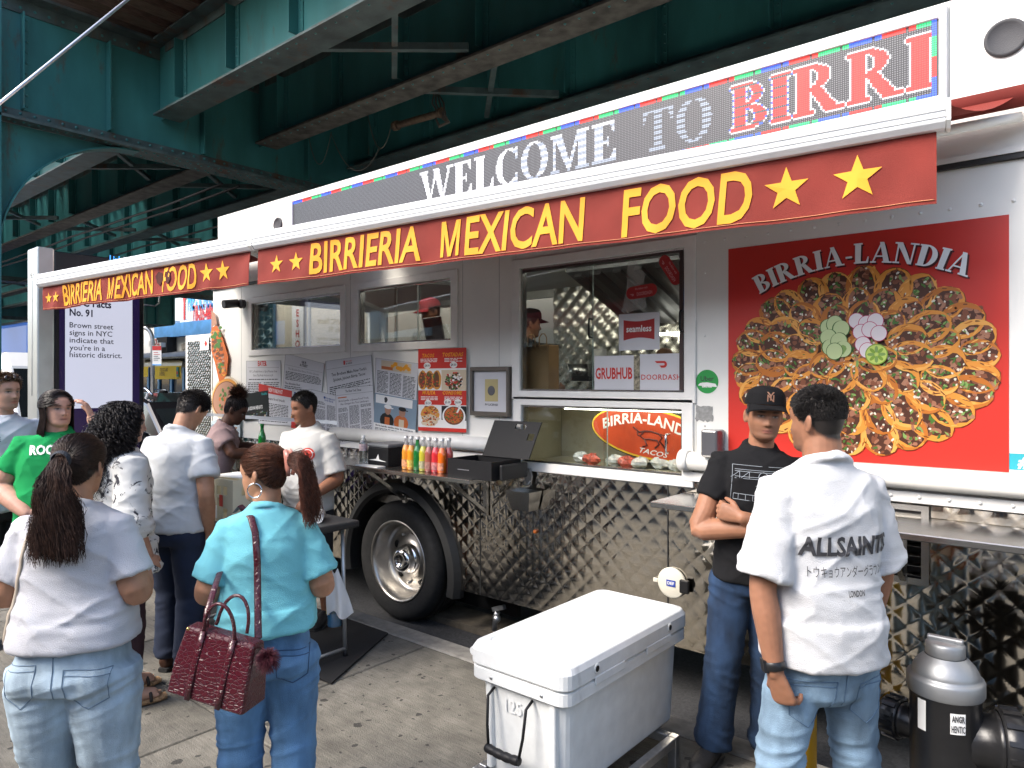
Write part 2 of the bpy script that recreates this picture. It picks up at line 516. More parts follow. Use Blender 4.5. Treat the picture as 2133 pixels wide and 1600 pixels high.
# stringers between the cross girders
stiff_me = None
for gi in range(len(XG) - 1):
    x0, x1 = XG[gi] + .03, XG[gi + 1] - .03
    for yi, ys in enumerate(YS):
        s = MB(); s.box(x0, x1, ys - .01, ys + .01, ZS + .025, ZT - .025)
        sg = s.build('stringer', M_teal, parent=el)
        s = MB(); s.box(x0 + .17, x1 - .17, ys - .17, ys + .17, ZS, ZS + .025)
        s.box(x0 + .17, x1 - .17, ys - .022, ys - .01, ZS + .0255, ZS + .13); s.box(x0 + .17, x1 - .17, ys + .01, ys + .022, ZS + .0255, ZS + .13)
        s.build('bottom_flange', M_teald if yi == 0 else M_rust if yi % 2 else M_teald, parent=sg)
        s = MB(); s.box(x0 + .17, x1 - .17, ys - .17, ys + .17, ZT - .025, ZT)
        s.box(x0 + .17, x1 - .17, ys - .022, ys - .01, ZT - .13, ZT - .0255)
        s.build('top_flange', M_teald, parent=sg)
        if gi >= 2:
            k = 0
            x = x1 - .9 if gi == 2 else -8.62
            while (x > x0 + .3 if gi == 2 else x < x1 - .3):
                st = MB()
                st.box(x - .007, x + .007, ys - .13, ys - .0225, ZS + .135, ZT - .135)
                st.box(x + .0072, x + .085, ys - .0225, ys - .0105, ZS + .135, ZT - .135)
                st.box(x - .007, x + .007, ys + .0225, ys + .13, ZS + .135, ZT - .135)
                o = st.build('stiffener', M_teal, parent=sg)
                x += -1.22 if gi == 2 else 1.22
        if gi == 3 and yi < 3:
            rv = MB()
            x = -8.62
            while x < 1:
                z = ZS + .17
                while z < ZT - .15:
                    rivet(rv, (x + .05, ys - .0225, z), (0, -1, 0), .015); z += .1
                x += 1.22
            x = x0 + .3
            while x < 1:
                rivet(rv, (x, ys - .1, ZS), (0, 0, -1), .015); rivet(rv, (x, ys - .022, ZS + .08), (0, -1, 0), .016); x += .16
            rv.build('rivets', M_teal, parent=sg, kind='stuff')
# ties, and an unseen slab above
tm = MB(); tm.box(-.11, .11, -6.2, 6.2, 0, .2)
tie_me = None
x = -58.
i = 0
while x < 6.5:
    if tie_me is None:
        t_ = MB(); t_.box(x - .11, x + .11, 2.6, 15, ZT + .004, ZT + .204)
        t0 = t_.build('tie', M_wood, parent=el); tie_me = t0; tx0 = x
    else:
        c = t0.copy(); C.objects.link(c); c.location = (x - tx0, rnd.uniform(-.05, .05), 0)
    x += .42; i += 1
d_ = MB(); d_.box(-17, 8, 2.9, 15, ZT + .45, ZT + .6); d_.build('shading_slab', mat('shading_slab_concrete', (.12, .11, .1), .9, var=.2), parent=el)  # unseen slab added over the ties to keep the near underside dark
# lateral braces and hanging conduits
for xb in (-6.2, -1.3, -12.5, -18, -30):
    for k in range(0, 4):
        b_ = MB()
        b_.bar((xb, YS[k] + .18, ZS + .1), (xb + 1.2, YS[k + 1] - .18, ZS + .1), .07, .07)
        b_.bar((xb + 1.25, YS[k] + .18, ZS + .12), (xb + .05, YS[k + 1] - .18, ZS + .12), .06, .06)
        b_.build('brace', M_teald, parent=el)
for k, (ya, za) in enumerate(((5.0, 4.5), (5.25, 4.52), (6.3, 4.5))):
    c = MB(); pts = []
    for i in range(30):
        xx = -37 + i * .95
        pts.append((xx, ya + .02 * math.sin(i), za - .02 * abs(math.sin(i * 1.1))))
    c.tube(pts, .018, 6); c.build('conduit', M_black, parent=el)
p = at(870, 248, Y=6.2)
c = MB(); c.cyl(at(824, 262, Y=6.2), at(920, 235, Y=6.2), .045, n=12); c.cyl(at(821, 263, Y=6.2), at(829, 261, Y=6.2), .062, n=12); c.cyl(at(915, 236, Y=6.2), at(922, 234, Y=6.2), .062, n=12)
c.build('pipe', mat('rust_pipe', (.13, .09, .06), .7, .2, var=.3, vscale=20), parent=el)
M_wire = mat('old_wire', (.1, .09, .08), .7)
for q in range(4):
    c = MB()
    pts = [at(905, 190, Y=6.2) + Vector((0, q * .02, 0)), at(900 + 8 * q, 215, Y=6.2), at(915 + 4 * q, 240, Y=6.2), at(930 + 2 * q, 255, Y=6.2), at(915, 262 + q, Y=6.2), at(905, 240, Y=6.2)]
    c.tube(pts, .012, 5); c.build('hanging_wire', M_wire, parent=el)
for (xa, ya, xb, yb, dip) in ((765, 235, 815, 262, 60), (640, 270, 690, 275, 70), (690, 280, 790, 310, 60)):
    pts = []
    for i in range(11):
        f = i / 10
        pts.append(at(xa + (xb - xa) * f, ya + (yb - ya) * f + dip * 4 * f * (1 - f), Y=6.0))
    c = MB(); c.tube(pts, .006, 5); c.build('hanging_wire', M_wire, parent=el)

# guy wire high over the pavement
w = MB(); a = at(-260, 426, t=5.2); b = at(265, 0, t=6.2); w.cyl(a + (a - b) * .5, b + (b - a) * .35, .0135, n=8)
w.build('guy_wire', mat('bright_cable', (.75, .76, .78), .3, .8), label='bright steel cable slanting across the upper left corner', cat='cable')
# ------------------------------------------------------------------ far side of the avenue
M_white = mat('white_siding', (.72, .72, .7), .7, var=.06, vscale=3)
M_brickp = mat('pale_brick', (.6, .54, .42), .85, var=.12, vscale=8)
M_grey = mat('grey_stucco', (.5, .51, .49), .9, var=.25, vscale=1.2)
M_blueb = mat('blue_band', (.12, .36, .72), .5, var=.18, vscale=2)
M_dkblue = mat('navy_store', (.02, .03, .05), .4)
M_blue = mat('sign_blue', (.05, .35, .75), .5)
M_red = mat('sign_red', (.5, .03, .03), .5)
M_yel = mat('banner_yellow', (.8, .58, .02), .6)
BY = 17.0
def bX(px): return at(px, 793, Y=BY).x
def bZ(px, py): return at(px, py, Y=BY).z
# preschool building
x0, x1 = bX(300), bX(470)
pre = thing('shop_building', 'grey two storey shop building with preschool sign board, blue band and dark shopfront', 'building', ((x0 + x1) / 2, BY + 4, ROAD))
zb = bZ(400, 700); zt = bZ(400, 672)
s = MB(); s.box(bX(325), x1 + 3, BY, BY + 9, ROAD, zb - .002); s.build('wall', M_grey, parent=pre)
s = MB(); s.box(bX(335), x1 + 3.1, BY - .35, BY + 9, zb, zt); s.build('blue_band', M_blueb, parent=pre)
s = MB(); s.box(bX(363), x1 + 3, BY + .3, BY + 9, zt + .002, bZ(400, 590)); sb_ = s.build('sign_board', M_white, parent=pre)
z = zt + .12
while z < bZ(400, 596):
    s = MB(); s.box(bX(364), x1 + 2.9, BY + .27, BY + .3, z, z + .09); s.build('siding_board', M_white, parent=sb_); z += .13
s = MB(); put_text(s, 'PRE - SCHOOL', (bX(410), BY + .24, bZ(410, 642)), (1, 0, 0), (0, 0, 1), (0, -1, 0), .95, width=bX(441) - bX(381), off=.03)
put_text(s, '718-205-4888', (bX(412), BY + .24, bZ(412, 668)), (1, 0, 0), (0, 0, 1), (0, -1, 0), .8, 1, width=bX(432) - bX(390), off=.03)
put_text(s, 'Y', (bX(374), BY + .24, bZ(374, 662)), (1, 0, 0), (0, 0, 1), (0, -1, 0), 1.6, 1, width=.8, off=.04)
s.build('lettering', [M_blue, M_red], parent=sb_)
# lower: air conditioner, diagonal plank, canopy, shop front
s = MB(); s.box(bX(346), bX(368), BY - .5, BY - .003, bZ(350, 735), bZ(350, 704)); s.build('recess', mat('dark_recess', (.03, .03, .03), .8), parent=pre)
s = MB(); s.box(bX(347), bX(366), BY - .75, BY - .51, bZ(350, 725), bZ(350, 716)); s.build('air_conditioner', M_white, parent=pre)
s = MB(); put_text(s, 'DO...', (bX(355), BY - .78, bZ(355, 720)), (1, 0, 0), (0, 0, 1), (0, -1, 0), .3, off=.03); s.box(bX(342), bX(360), BY - .77, BY - .76, bZ(350, 723), bZ(350, 711), 1); s.build('small_sign', [M_red, M_white], parent=pre)
s = MB(); s.bar((bX(380), BY - .03, bZ(380, 724)), (bX(416), BY - .03, bZ(416, 708)), .05, .3); s.build('plank', mat('weathered_board', (.3, .28, .25), .9), parent=pre)
s = MB(); s.add([(bX(300), BY - 2.2, bZ(300, 752)), (x1 + 3, BY - 2.2, bZ(300, 752)), (x1 + 3, BY - .01, bZ(300, 736)), (bX(300), BY - .01, bZ(300, 736)),
               (bX(300), BY - 2.2, bZ(300, 755)), (x1 + 3, BY - 2.2, bZ(300, 755)), (x1 + 3, BY - .01, bZ(300, 742)), (bX(300), BY - .01, bZ(300, 742))],
              [(0, 1, 2, 3), (4, 7, 6, 5), (0, 4, 5, 1), (3, 2, 6, 7), (0, 3, 7, 4), (1, 5, 6, 2)]); s.build('canopy', mat('grey_shingle', (.2, .21, .22), .8, var=.2, vscale=4), parent=pre)
s = MB(); s.box(bX(300), x1 + 3, BY - .3, BY - .01, ROAD + .6, bZ(300, 745)); s.build('shopfront', M_dkblue, parent=pre)
s = MB(); put_text(s, 'VG & up', (bX(398), BY - .34, bZ(398, 757)), (1, 0, 0), (0, 0, 1), (0, -1, 0), .35, off=.02); s.build('shop_lettering', M_white, parent=pre)
for k, (a, b) in enumerate(((304, 322), (326, 344), (348, 366), (382, 396), (400, 420))):
    s = MB(); s.box(bX(a), bX(b), BY - .33, BY - .305, .5, bZ(a, 778)); s.build('shop_window', M_glassd, parent=pre)
for a in (324, 346, 372, 398):
    s = MB(); s.box(bX(a) - .1, bX(a) + .1, BY - .4, BY - .31, .0, bZ(a, 766)); s.build('shop_post', M_blueb, parent=pre)
# cream awnings, yellow banners hung under them
for (a, b) in ((300, 314), (318, 378)):
    s = MB(); A = [at(a, 762, Y=BY - 3), at(b, 762, Y=BY - 3), at(b + 3, 748, Y=BY - 1.2), at(a + 3, 748, Y=BY - 1.2)]
    s.add([*A] + [p + Vector((0, 0, -.05)) for p in A], [(0, 1, 2, 3), (7, 6, 5, 4), (0, 4, 5, 1)])
    s.build('awning', mat('cream_canvas', (.75, .68, .48), .8), parent=pre)
bn = thing('hanging_banner', 'yellow hanging sale banner under the awning of the far shop', 'banner', at(350, 790, Y=BY - 3.2))
p0, p1 = at(321, 790, Y=BY - 3.2), at(376, 762, Y=BY - 3.2)
s = MB(); s.box(p0.x, p1.x, BY - 3.2, BY - 3.18, p0.z, p1.z); s.build('cloth', M_yel, parent=bn)
s = MB()
put_text(s, 'ÚTILES ESCOLARES', ((p0.x * .6 + p1.x * .4), BY - 3.23, p0.z + (p1.z - p0.z) * .6), (1, 0, 0), (0, 0, 1), (0, -1, 0), .14, width=.75, off=.02)
put_text(s, 'EN ESPECIAL', ((p0.x * .66 + p1.x * .34), BY - 3.23, p0.z + (p1.z - p0.z) * .28), (1, 0, 0), (0, 0, 1), (0, -1, 0), .14, width=.5, off=.02)
s.box(p1.x - .3, p1.x - .1, BY - 3.24, BY - 3.22, p0.z + .1, p1.z - .05, 1); s.box(p1.x - .27, p1.x - .13, BY - 3.25, BY - 3.241, p0.z + .2, p0.z + .32, 2)
s.build('print', [mat('print_dark', (.12, .05, .02), .6), mat('print_teal', (.05, .3, .28), .6), M_red], parent=bn)
b2 = MB(); q0, q1 = at(296, 785, Y=BY - 3.2), at(308, 764, Y=BY - 3.2); b2.box(q0.x, q1.x, BY - 3.2, BY - 3.18, q0.z, q1.z)
b2.build('hanging_banner', M_yel, label='narrow yellow banner half hidden behind the tall information kiosk', cat='banner')
# bright white building left of it
s = MB(); s.box(-75, bX(336), BY + .6, BY + 10, ROAD, bZ(320, 672)); wb = thing('white_building', 'plain bright white building beyond the kiosk beside the blue band', 'building', (-60, BY + 5, ROAD)); s.build('wall', M_white, parent=wb)
s = MB(); s.box(-75, bX(336), BY + .4, BY + 10, bZ(320, 672) + .002, bZ(320, 668)); s.build('parapet', M_grey, parent=wb)
for xw in (-72, -66, -60, -54, -48):
    s = MB(); s.box(xw, xw + 2, BY + .56, BY + .6, .6, 2.8); s.build('window', M_glassd, parent=wb)
# pale brick building seen through the truck window
bb = thing('brick_building', 'pale brick building with vertical food shop sign seen through the truck window', 'building', (-20, BY + 5, ROAD))
bx0 = bX(565)
s = MB(); s.box(x1 + 3.2, -5, BY + .02, BY + 10, ROAD, 9); s.build('wall', mat('mortar', (.5, .47, .4), .9), parent=bb)
bw = MB(); bh, bl = .1, .32
z = ROAD; row = 0
while z < 6.4:
    x = bX(560) + (row % 2) * bl / 2
    while x < bX(760):
        bw.box(x + .006, x + bl - .006, BY, BY + .019, z + .006, z + bh - .006); x += bl
    z += bh; row += 1
bw.build('bricks', M_brickp, parent=bb, kind='stuff')
sg_ = MB(); sp0 = at(608, 722, Y=BY - .12); sp1 = at(632, 648, Y=BY - .12)
sg_.box(sp0.x, sp1.x, BY - .12, BY - .01, 1.9, 5.2); o = sg_.build('vertical_sign', mat('sign_white', (.8, .8, .78), .5), parent=bb)
sg_ = MB()
for k, ch in enumerate('RESHOOL'):
    put_text(sg_, ch, ((sp0.x + sp1.x) / 2, BY - .125, 4.85 - k * .43), (1, 0, 0), (0, 0, 1), (0, -1, 0), .28, off=.03)
sg_.build('sign_letters', M_red, parent=o)
sg_ = MB(); sg_.box(bX(538), bX(575), BY - .2, BY + .01, ROAD, 8); sg_.build('pier', mat('blue_grey_panel', (.16, .24, .33), .5), parent=bb)
# far green station stair enclosure
gs = thing('station_stair', 'green panelled railway station stair enclosure behind the kiosk', 'stair', (-24, 11, 3.4))
a, b = at(300, 690, X=-23.2), at(362, 690, X=-23.2)
s = MB(); s.box(-25.5, -23.2, a.y, b.y, at(330, 676, X=-23.2).z, 4.55); s.build('wall', mat('station_green', (.015, .16, .15), .45, var=.15), parent=gs)
for px in (303, 326, 361):
    q = at(px, 676, X=-23.2); s = MB(); s.box(-23.195, -23.14, q.y - .03, q.y + .03, q.z, 4.5); s.build('batten', mat('station_green2', (.01, .1, .1), .5), parent=gs)
s = MB(); s.tube([at(300, 635, X=-23.0), at(322, 638, X=-23.0), at(331, 632, X=-23.0), at(333, 610, X=-23.0)], .03, 8); s.build('handrail', M_steel, parent=gs)

# ------------------------------------------------------------------ street sign pole
pp = at(318, 800, t=11.5)
sp = thing('parking_sign', 'grey street pole with red and white parking regulation sign, beside the kiosk', 'street sign', (pp.x, pp.y, 0))
top = at(318, 700, t=11.5)
s = MB(); pts = [(pp.x, pp.y, 0), (pp.x, pp.y, top.z - .1)]
e = at(301, 683, t=11.5)
for i in range(1, 7):
    f = i / 6 * math.pi / 2
    pts.append((pp.x + (e.x - pp.x) * (1 - math.cos(f)), pp.y + (e.y - pp.y) * (1 - math.cos(f)), top.z - .1 + (e.z - top.z + .1) * math.sin(f)))
s.tube(pts, .033, 10); s.build('pole', M_steel, parent=sp)
q = at(327, 741, t=11.3)
U = Vector((.766, .643, 0)); N = Vector((.643, -.766, 0))
s = MB(); s.obox(q, (U, N, (0, 0, 1)), (.072, .004, .155), 0); s.build('sign_plate', mat('sign_face', (.78, .78, .76), .4), parent=sp)
s = MB(); s.obox(q + N * .006 + Vector((0, 0, .12)), (U, N, (0, 0, 1)), (.07, .001, .034), 0); s.obox(q + N * .006 + Vector((0, 0, -.145)), (U, N, (0, 0, 1)), (.07, .001, .01), 1)
for k in range(5): s.obox(q + N * .006 + Vector((0, 0, .05 - k * .03)) + U * (.0 if k % 2 else -.015), (U, N, (0, 0, 1)), (.05 if k % 2 else .035, .001, .004), 0 if k < 2 else 2)
s.build('print', [M_red, M_blueb, M_black], parent=sp)

# ------------------------------------------------------------------ vehicles
M_carb = mat('car_black', (.01, .01, .012), .12, coat=.8)
M_carw = mat('car_white', (.75, .76, .77), .2, coat=.6)
M_chrome = mat('chrome', (.7, .7, .72), .12, 1.)
def car(name, label, x_nose, yc, L, W, H, paint, kind='suv'):
    """nose at x_nose pointing +X; road level"""
    t = thing(name, label, 'car' if kind == 'suv' else 'van', (x_nose - L / 2, yc, ROAD))
    zz = ROAD
    if kind == 'suv':
        low = [(0, .35), (-.02, .62), (-.08, .82), (-.9, .98), (-1.25, 1.02), (-L + .25, 1.04), (-L + .03, .9), (-L, .4), (-L + .1, .28), (-.1, .26)]
        cab = [(-1.15, 1.02), (-1.95, 1.52), (-2.5, 1.62), (-L + 1.0, 1.6), (-L + .2, 1.04)]
    else:
        low = [(0, .4), (-.02, .75), (-.1, .98), (-.75, 1.15), (-.95, 1.2), (-L + .02, 1.2), (-L, .45), (-L + .1, .3), (-.1, .3)]
        cab = [(-.8, 1.2), (-1.5, 2.15), (-1.9, 2.4), (-L + .15, 2.42), (-L + .03, 1.2)]
    k = H / (1.62 if kind == 'suv' else 2.42)
    def slab(prof, w0, w1, zlo, zhi, y0, mbx, mi=0):
        n = len(prof); vs = []
        for sgn in (-1, 1):
            for (x, z) in prof:
                f = (z - zlo) / max(zhi - zlo, 1e-6); w = w0 + (w1 - w0) * max(0, min(1, f))
                vs.append((x_nose + x, yc + sgn * w / 2, zz + z * k))
        fs = [tuple(range(n)), tuple(reversed(range(n, 2 * n)))] + [(i, i + n, (i + 1) % n + n, (i + 1) % n) for i in range(n)]
        mbx.add(vs, fs, mi)
    s = MB(); slab(low, W, W, 0, 1, 0, s); slab(cab, W - .06, W - .3, 1.0, 1.62 if kind == 'suv' else 2.4, 0, s)
    s.build('body', paint, parent=t, bevel=.05, seg=3)
    # glass
    zt_, zb_ = (1.52, 1.06) if kind == 'suv' else (2.1, 1.25)
    for sgn in (-1, 1):
        wins = [[(-1.75, 1.08), (-2.15, 1.5), (-2.62, 1.54), (-2.62, 1.08)], [(-2.72, 1.08), (-2.72, 1.54), (-3.5, 1.53), (-3.6, 1.08)]] if kind == 'suv' else [[(-1.35, 1.25), (-1.75, 2.0), (-2.4, 2.05), (-2.4, 1.25)]]
        for wp in wins:
            vs = []
            for (x, z) in wp:
                f = (z - 1.0) / (.62 if kind == 'suv' else 1.4); w = (W - .06) + (-.24) * f
                vs.append((x_nose + x, yc + sgn * (w / 2 + .004), zz + z * k))
            m_ = MB(); m_.add(vs, [tuple(range(4)) if sgn > 0 else tuple(reversed(range(4)))]); m_.build('side_window', M_glassd, parent=t)
    vs = []
    for (x, z, dw) in ((cab[0][0], cab[0][1], .1), (cab[1][0], cab[1][1], .02)):
        f = (z - 1.0) / (.62 if kind == 'suv' else 1.4); w = (W - .06) - .24 * f - dw - .08
        nx = .012
        xx = x + (-.06 if z < 1.3 else .06); z2 = z + (.06 if z < 1.3 else -.06) * 1.0
        vs += [(x_nose + xx + nx, yc - w / 2, zz + z2 * k + nx), (x_nose + xx + nx, yc + w / 2, zz + z2 * k + nx)]
    m_ = MB(); m_.add(vs, [(0, 1, 3, 2)]); m_.build('windshield', M_glassd, parent=t)
    for sgn in (-1, 1):
        m_ = MB(); m_.ball((x_nose - 1.55, yc + sgn * (W / 2 + .1), zz + 1.12 * k), (.07, .12, .08)); m_.build('mirror', paint, parent=t)
        m_ = MB(); m_.obox((x_nose - .12, yc + sgn * (W / 2 - .25), zz + .74 * k), ((1, 0, 0), (0, 1, 0), (0, 0, 1)), (.06, .2, .08)); m_.build('headlight', mat('headlight', (.8, .82, .85), .1, coat=1), parent=t, bevel=.03)
        for xw in (-.85, -L + .9):
            m_ = MB(); yy = yc + sgn * (W / 2 - .1)
            m_.lathe((x_nose + xw, yy, zz + .34), (0, sgn, 0), [(.0, -.1), (.34, -.1), (.35, .0), (.33, .1), (.22, .11), (.2, .08), (.06, .09), (.0, .1)], 20, mis=[0, 0, 0, 0, 1, 1, 1]); m_.build('wheel', [M_rub, M_chrome], parent=t)
    m_ = MB(); m_.box(x_nose - .02, x_nose + .012, yc - .5, yc + .5, zz + .5, zz + .7); m_.build('grille', M_black, parent=t)
    if kind == 'suv':
        for sgn in (-1, 1):
            m_ = MB(); m_.tube([(x_nose - 2.2, yc + sgn * .62, zz + 1.6 * k), (x_nose - 2.4, yc + sgn * .62, zz + 1.68 * k), (x_nose - 3.8, yc + sgn * .62, zz + 1.68 * k), (x_nose - 4.0, yc + sgn * .62, zz + 1.6 * k)], .018, 6); m_.build('roof_rail', M_chrome, parent=t)
    return t
car('parked_car', 'black car parked behind the food truck', -7.45, 4.75, 4.9, 1.85, 1.72, M_carb)
car('parked_car', 'silver grey car further back in the street beyond the black car', -15.5, 8.6, 4.6, 1.8, 1.6, mat('car_silver', (.5, .52, .55), .2, .6, coat=.6))
car('parked_van', 'white van parked at the far left beyond the kiosk', -13.2, 4.7, 5.2, 1.95, 2.42, M_carw, 'van')
bu = thing('blue_bus', 'blue bus with white and orange stripes far behind the white van', 'bus', (-27, 7.5, ROAD))
s = MB(); s.box(-32, -22, 6.2, 8.8, .3, 3.35); s.build('body', mat('bus_blue', (.03, .14, .5), .3), parent=bu, bevel=.12)
s = MB(); s.box(-22.02, -21.98, 6.5, 8.5, 1.2, 2.4); s.build('windshield', M_glassd, parent=bu)
for k in range(5):
    s = MB(); s.box(-31.4 + k * 1.8, -29.9 + k * 1.8, 6.17, 6.2, 1.5, 2.4); s.build('window', M_glassd, parent=bu)
s = MB(); s.box(-31.9, -22.1, 6.16, 6.195, .9, 1.2); s.build('stripe', mat('bus_orange', (.8, .35, .05), .4), parent=bu)
for xw in (-30, -24):
    s = MB(); s.lathe((xw, 6.4, .35), (0, -1, 0), [(0, -.1), (.48, -.1), (.48, .2), (0, .22)], 18); s.build('wheel', M_rub, parent=bu)

# ------------------------------------------------------------------ unseen shop row, added for the truck's glass and steel to mirror
row = thing('added_shop_row', 'low brick shop row added out of view for the truck windows to mirror', 'building', (-4, -9, 0))
s = MB(); s.box(-34, 26, -14, -6.2, 0, 4.6); s.build('wall', mat('row_brick', (.17, .1, .075), .85, var=.25, vscale=6), parent=row)
for k in range(9):
    xa = -32 + k * 6.4
    s = MB(); s.box(xa, xa + 4.6, -6.19, -6.15, .5, 2.7); s.build('shop_window', M_glassd, parent=row)
    s = MB(); s.box(xa - .2, xa + 4.8, -6.19, -6.05, 3.0, 3.8); s.build('fascia', [M_red, M_blueb, M_grey][k % 3], parent=row)
    s = MB(); s.box(xa + 5.0, xa + 5.9, -6.19, -6.14, 0.02, 2.5); s.build('door', M_dkblue, parent=row)
# ------------------------------------------------------------------ food truck
M_tw = mat('truck_white', (.8, .79, .74), .38, var=.04, vscale=3, var2=.05, v2scale=.8, bump=.02, bscale=12)
M_trim = mat('white_trim', (.79, .78, .74), .35, var=.05, vscale=10)
M_alu = mat('white_aluminium', (.78, .79, .79), .32, .0, var=.04, vscale=15)
M_gask = mat('black_gasket', (.02, .02, .02), .5)
M_ss = mat('brushed_steel', (.5, .49, .47), .25, 1., var=.1, vscale=40, stretch=(.5, 20, 20))
M_quilt = mat('quilted_steel', (.62, .575, .5), .1, 1., var=.08, vscale=3, bump=.012, bscale=25)
M_quilt2 = mat('quilted_steel_inside', (.74, .71, .62), .26, 1., var=.06, vscale=3)
M_redc = mat('valance_canvas', (.21, .027, .018), .85, var=.1, vscale=6, bump=.25, bscale=500, var2=.08, v2scale=2)
M_yelp = mat('valance_yellow', (.8, .34, .02), .7, var=.12, vscale=4)
M_paper = mat('paper', (.6, .6, .62), .6, var=.04, vscale=4)
M_ink = mat('print_ink', (.04, .04, .045), .6)
M_inkg = mat('print_grey', (.12, .12, .13), .6)
M_pred = mat('print_red', (.55, .025, .015), .42, spec=.6, var=.04, vscale=2)
M_pwhite = mat('print_white', (.78, .78, .76), .45)
M_porange = mat('print_orange', (.8, .38, .03), .5)
def glass_mat(name, tint=(.93, .96, .95), mixv=.015):
    m = bpy.data.materials.new(name); m.use_nodes = True; nt = m.node_tree; nt.nodes.clear()
    o = nt.nodes.new('ShaderNodeOutputMaterial'); mx = nt.nodes.new('ShaderNodeMixShader')
    t = nt.nodes.new('ShaderNodeBsdfTransparent'); t.inputs[0].default_value = (*tint, 1)
    g = nt.nodes.new('ShaderNodeBsdfGlossy'); g.inputs['Roughness'].default_value = .02
    f = nt.nodes.new('ShaderNodeFresnel'); f.inputs['IOR'].default_value = 1.5
    ad = nt.nodes.new('ShaderNodeMath'); ad.operation = 'MULTIPLY_ADD'; ad.inputs[1].default_value = 0.55; ad.inputs[2].default_value = mixv
    nt.links.new(f.outputs[0], ad.inputs[0]); nt.links.new(ad.outputs[0], mx.inputs[0])
    nt.links.new(t.outputs[0], mx.inputs[1]); nt.links.new(g.outputs[0], mx.inputs[2]); nt.links.new(mx.outputs[0], o.inputs[0])
    return m
M_glass = glass_mat('window_glass')
XL, XR = -7.26, 3.4
TW = 2.25            # truck width
def wX(px): return at(px, 793, Y=TY).x
def wP(px, py): return at(px, py, Y=TY)
truck = thing('food_truck', 'white and quilted steel taco food truck with red awning valances and lit sign', 'food truck', (-2, TY + TW / 2, ROAD))

def grid_wall(mb, xs, zs, solid, y0, y1, mi=0):
    idx = {}; vs = []; fs = []
    def V(x, y, z):
        k = (round(x, 4), round(y, 4), round(z, 4))
        if k not in idx: idx[k] = len(vs); vs.append((x, y, z))
        return idx[k]
    nx, nz = len(xs) - 1, len(zs) - 1
    S = lambda i, j: 0 <= i < nx and 0 <= j < nz and solid(i, j)
    for i in range(nx):
        for j in range(nz):
            if not S(i, j): continue
            a, b, c, d = xs[i], xs[i + 1], zs[j], zs[j + 1]
            fs.append((V(a, y0, c), V(b, y0, c), V(b, y0, d), V(a, y0, d)))
            fs.append((V(a, y1, c), V(a, y1, d), V(b, y1, d), V(b, y1, c)))
            if not S(i - 1, j): fs.append((V(a, y0, c), V(a, y0, d), V(a, y1, d), V(a, y1, c)))
            if not S(i + 1, j): fs.append((V(b, y0, c), V(b, y1, c), V(b, y1, d), V(b, y0, d)))
            if not S(i, j - 1): fs.append((V(a, y0, c), V(a, y1, c), V(b, y1, c), V(b, y0, c)))
            if not S(i, j + 1): fs.append((V(a, y0, d), V(b, y0, d), V(b, y1, d), V(a, y1, d)))
    mb.add(vs, fs, mi)
def wall_holes(mb, x0, x1, z0, z1, holes, y0, y1, mi=0):
    xs = sorted({x0, x1, *[h[0] for h in holes], *[h[1] for h in holes]}); zs = sorted({z0, z1, *[h[2] for h in holes], *[h[3] for h in holes]})
    def solid(i, j):
        cx, cz = (xs[i] + xs[i + 1]) / 2, (zs[j] + zs[j + 1]) / 2
        return not any(h[0] < cx < h[1] and h[2] < cz < h[3] for h in holes)
    grid_wall(mb, xs, zs, solid, y0, y1, mi)
H1 = (wX(527), wX(711), 2.052, 2.508)
H2 = (wX(748), wX(941), 2.05, 2.508)
H3 = (wX(1085), wX(1427), 1.682, 2.51)
H4 = (wX(1088), wX(1422), 1.205, 1.585)
s = MB(); wall_holes(s, XL, XR, 1.18, 2.70, [H1, H2, H3, H4], TY, TY + .05); s.build('side_wall', M_tw, parent=truck)
s = MB(); s.box(XL + .12, XR, TY - .01, TY + .05, 2.735, 3.46); upper = s.build('upper_panel', M_tw, parent=truck)
s = MB(); s.box(XL, XR, TY - .022, TY + .05, 2.701, 2.733); s.build('drip_rail', M_gask, parent=truck)
s = MB(); s.box(XL, XR, TY - .03, TY - .0225, 2.725, 2.75); s.build('rail_lip', M_trim, parent=truck)
# roof, floor, far wall, ends
s = MB(); s.box(XL, XR, TY + .051, TY + TW, 2.702, 2.76); s.build('roof', M_tw, parent=truck)
hx0, hx1 = -7.05, -5.3
s = MB(); wall_holes(s, XL, XR, .9, 2.70, [(XL + .16, -4.1, 1.8, 2.62)], TY + TW - .05, TY + TW); s.build('far_wall', M_tw, parent=truck)
s = MB(); t_ = MB(); wall_holes(t_, TY + .051, TY + TW - .051, .25, 2.70, [(TY + .68, TY + 2.05, 1.75, 2.62)], -.04, 0); s.add([(XL - v[1], v[0], v[2]) for v in t_.v], [tuple(reversed(f)) for f in t_.f]); s.build('rear_wall', M_tw, parent=truck)
s = MB(); s.box(XR - .04, XR, TY + .051, TY + TW - .051, .25, 2.70); s.build('front_wall', M_tw, parent=truck)
s = MB(); s.box(XL, XR, TY + .06, TY + TW, .75, .82); s.build('floor', M_ss, parent=truck)
s = MB(); s.box(XL, XR, TY + .7, TY + TW - .4, .12, .35); s.build('chassis_rail', M_black, parent=truck)

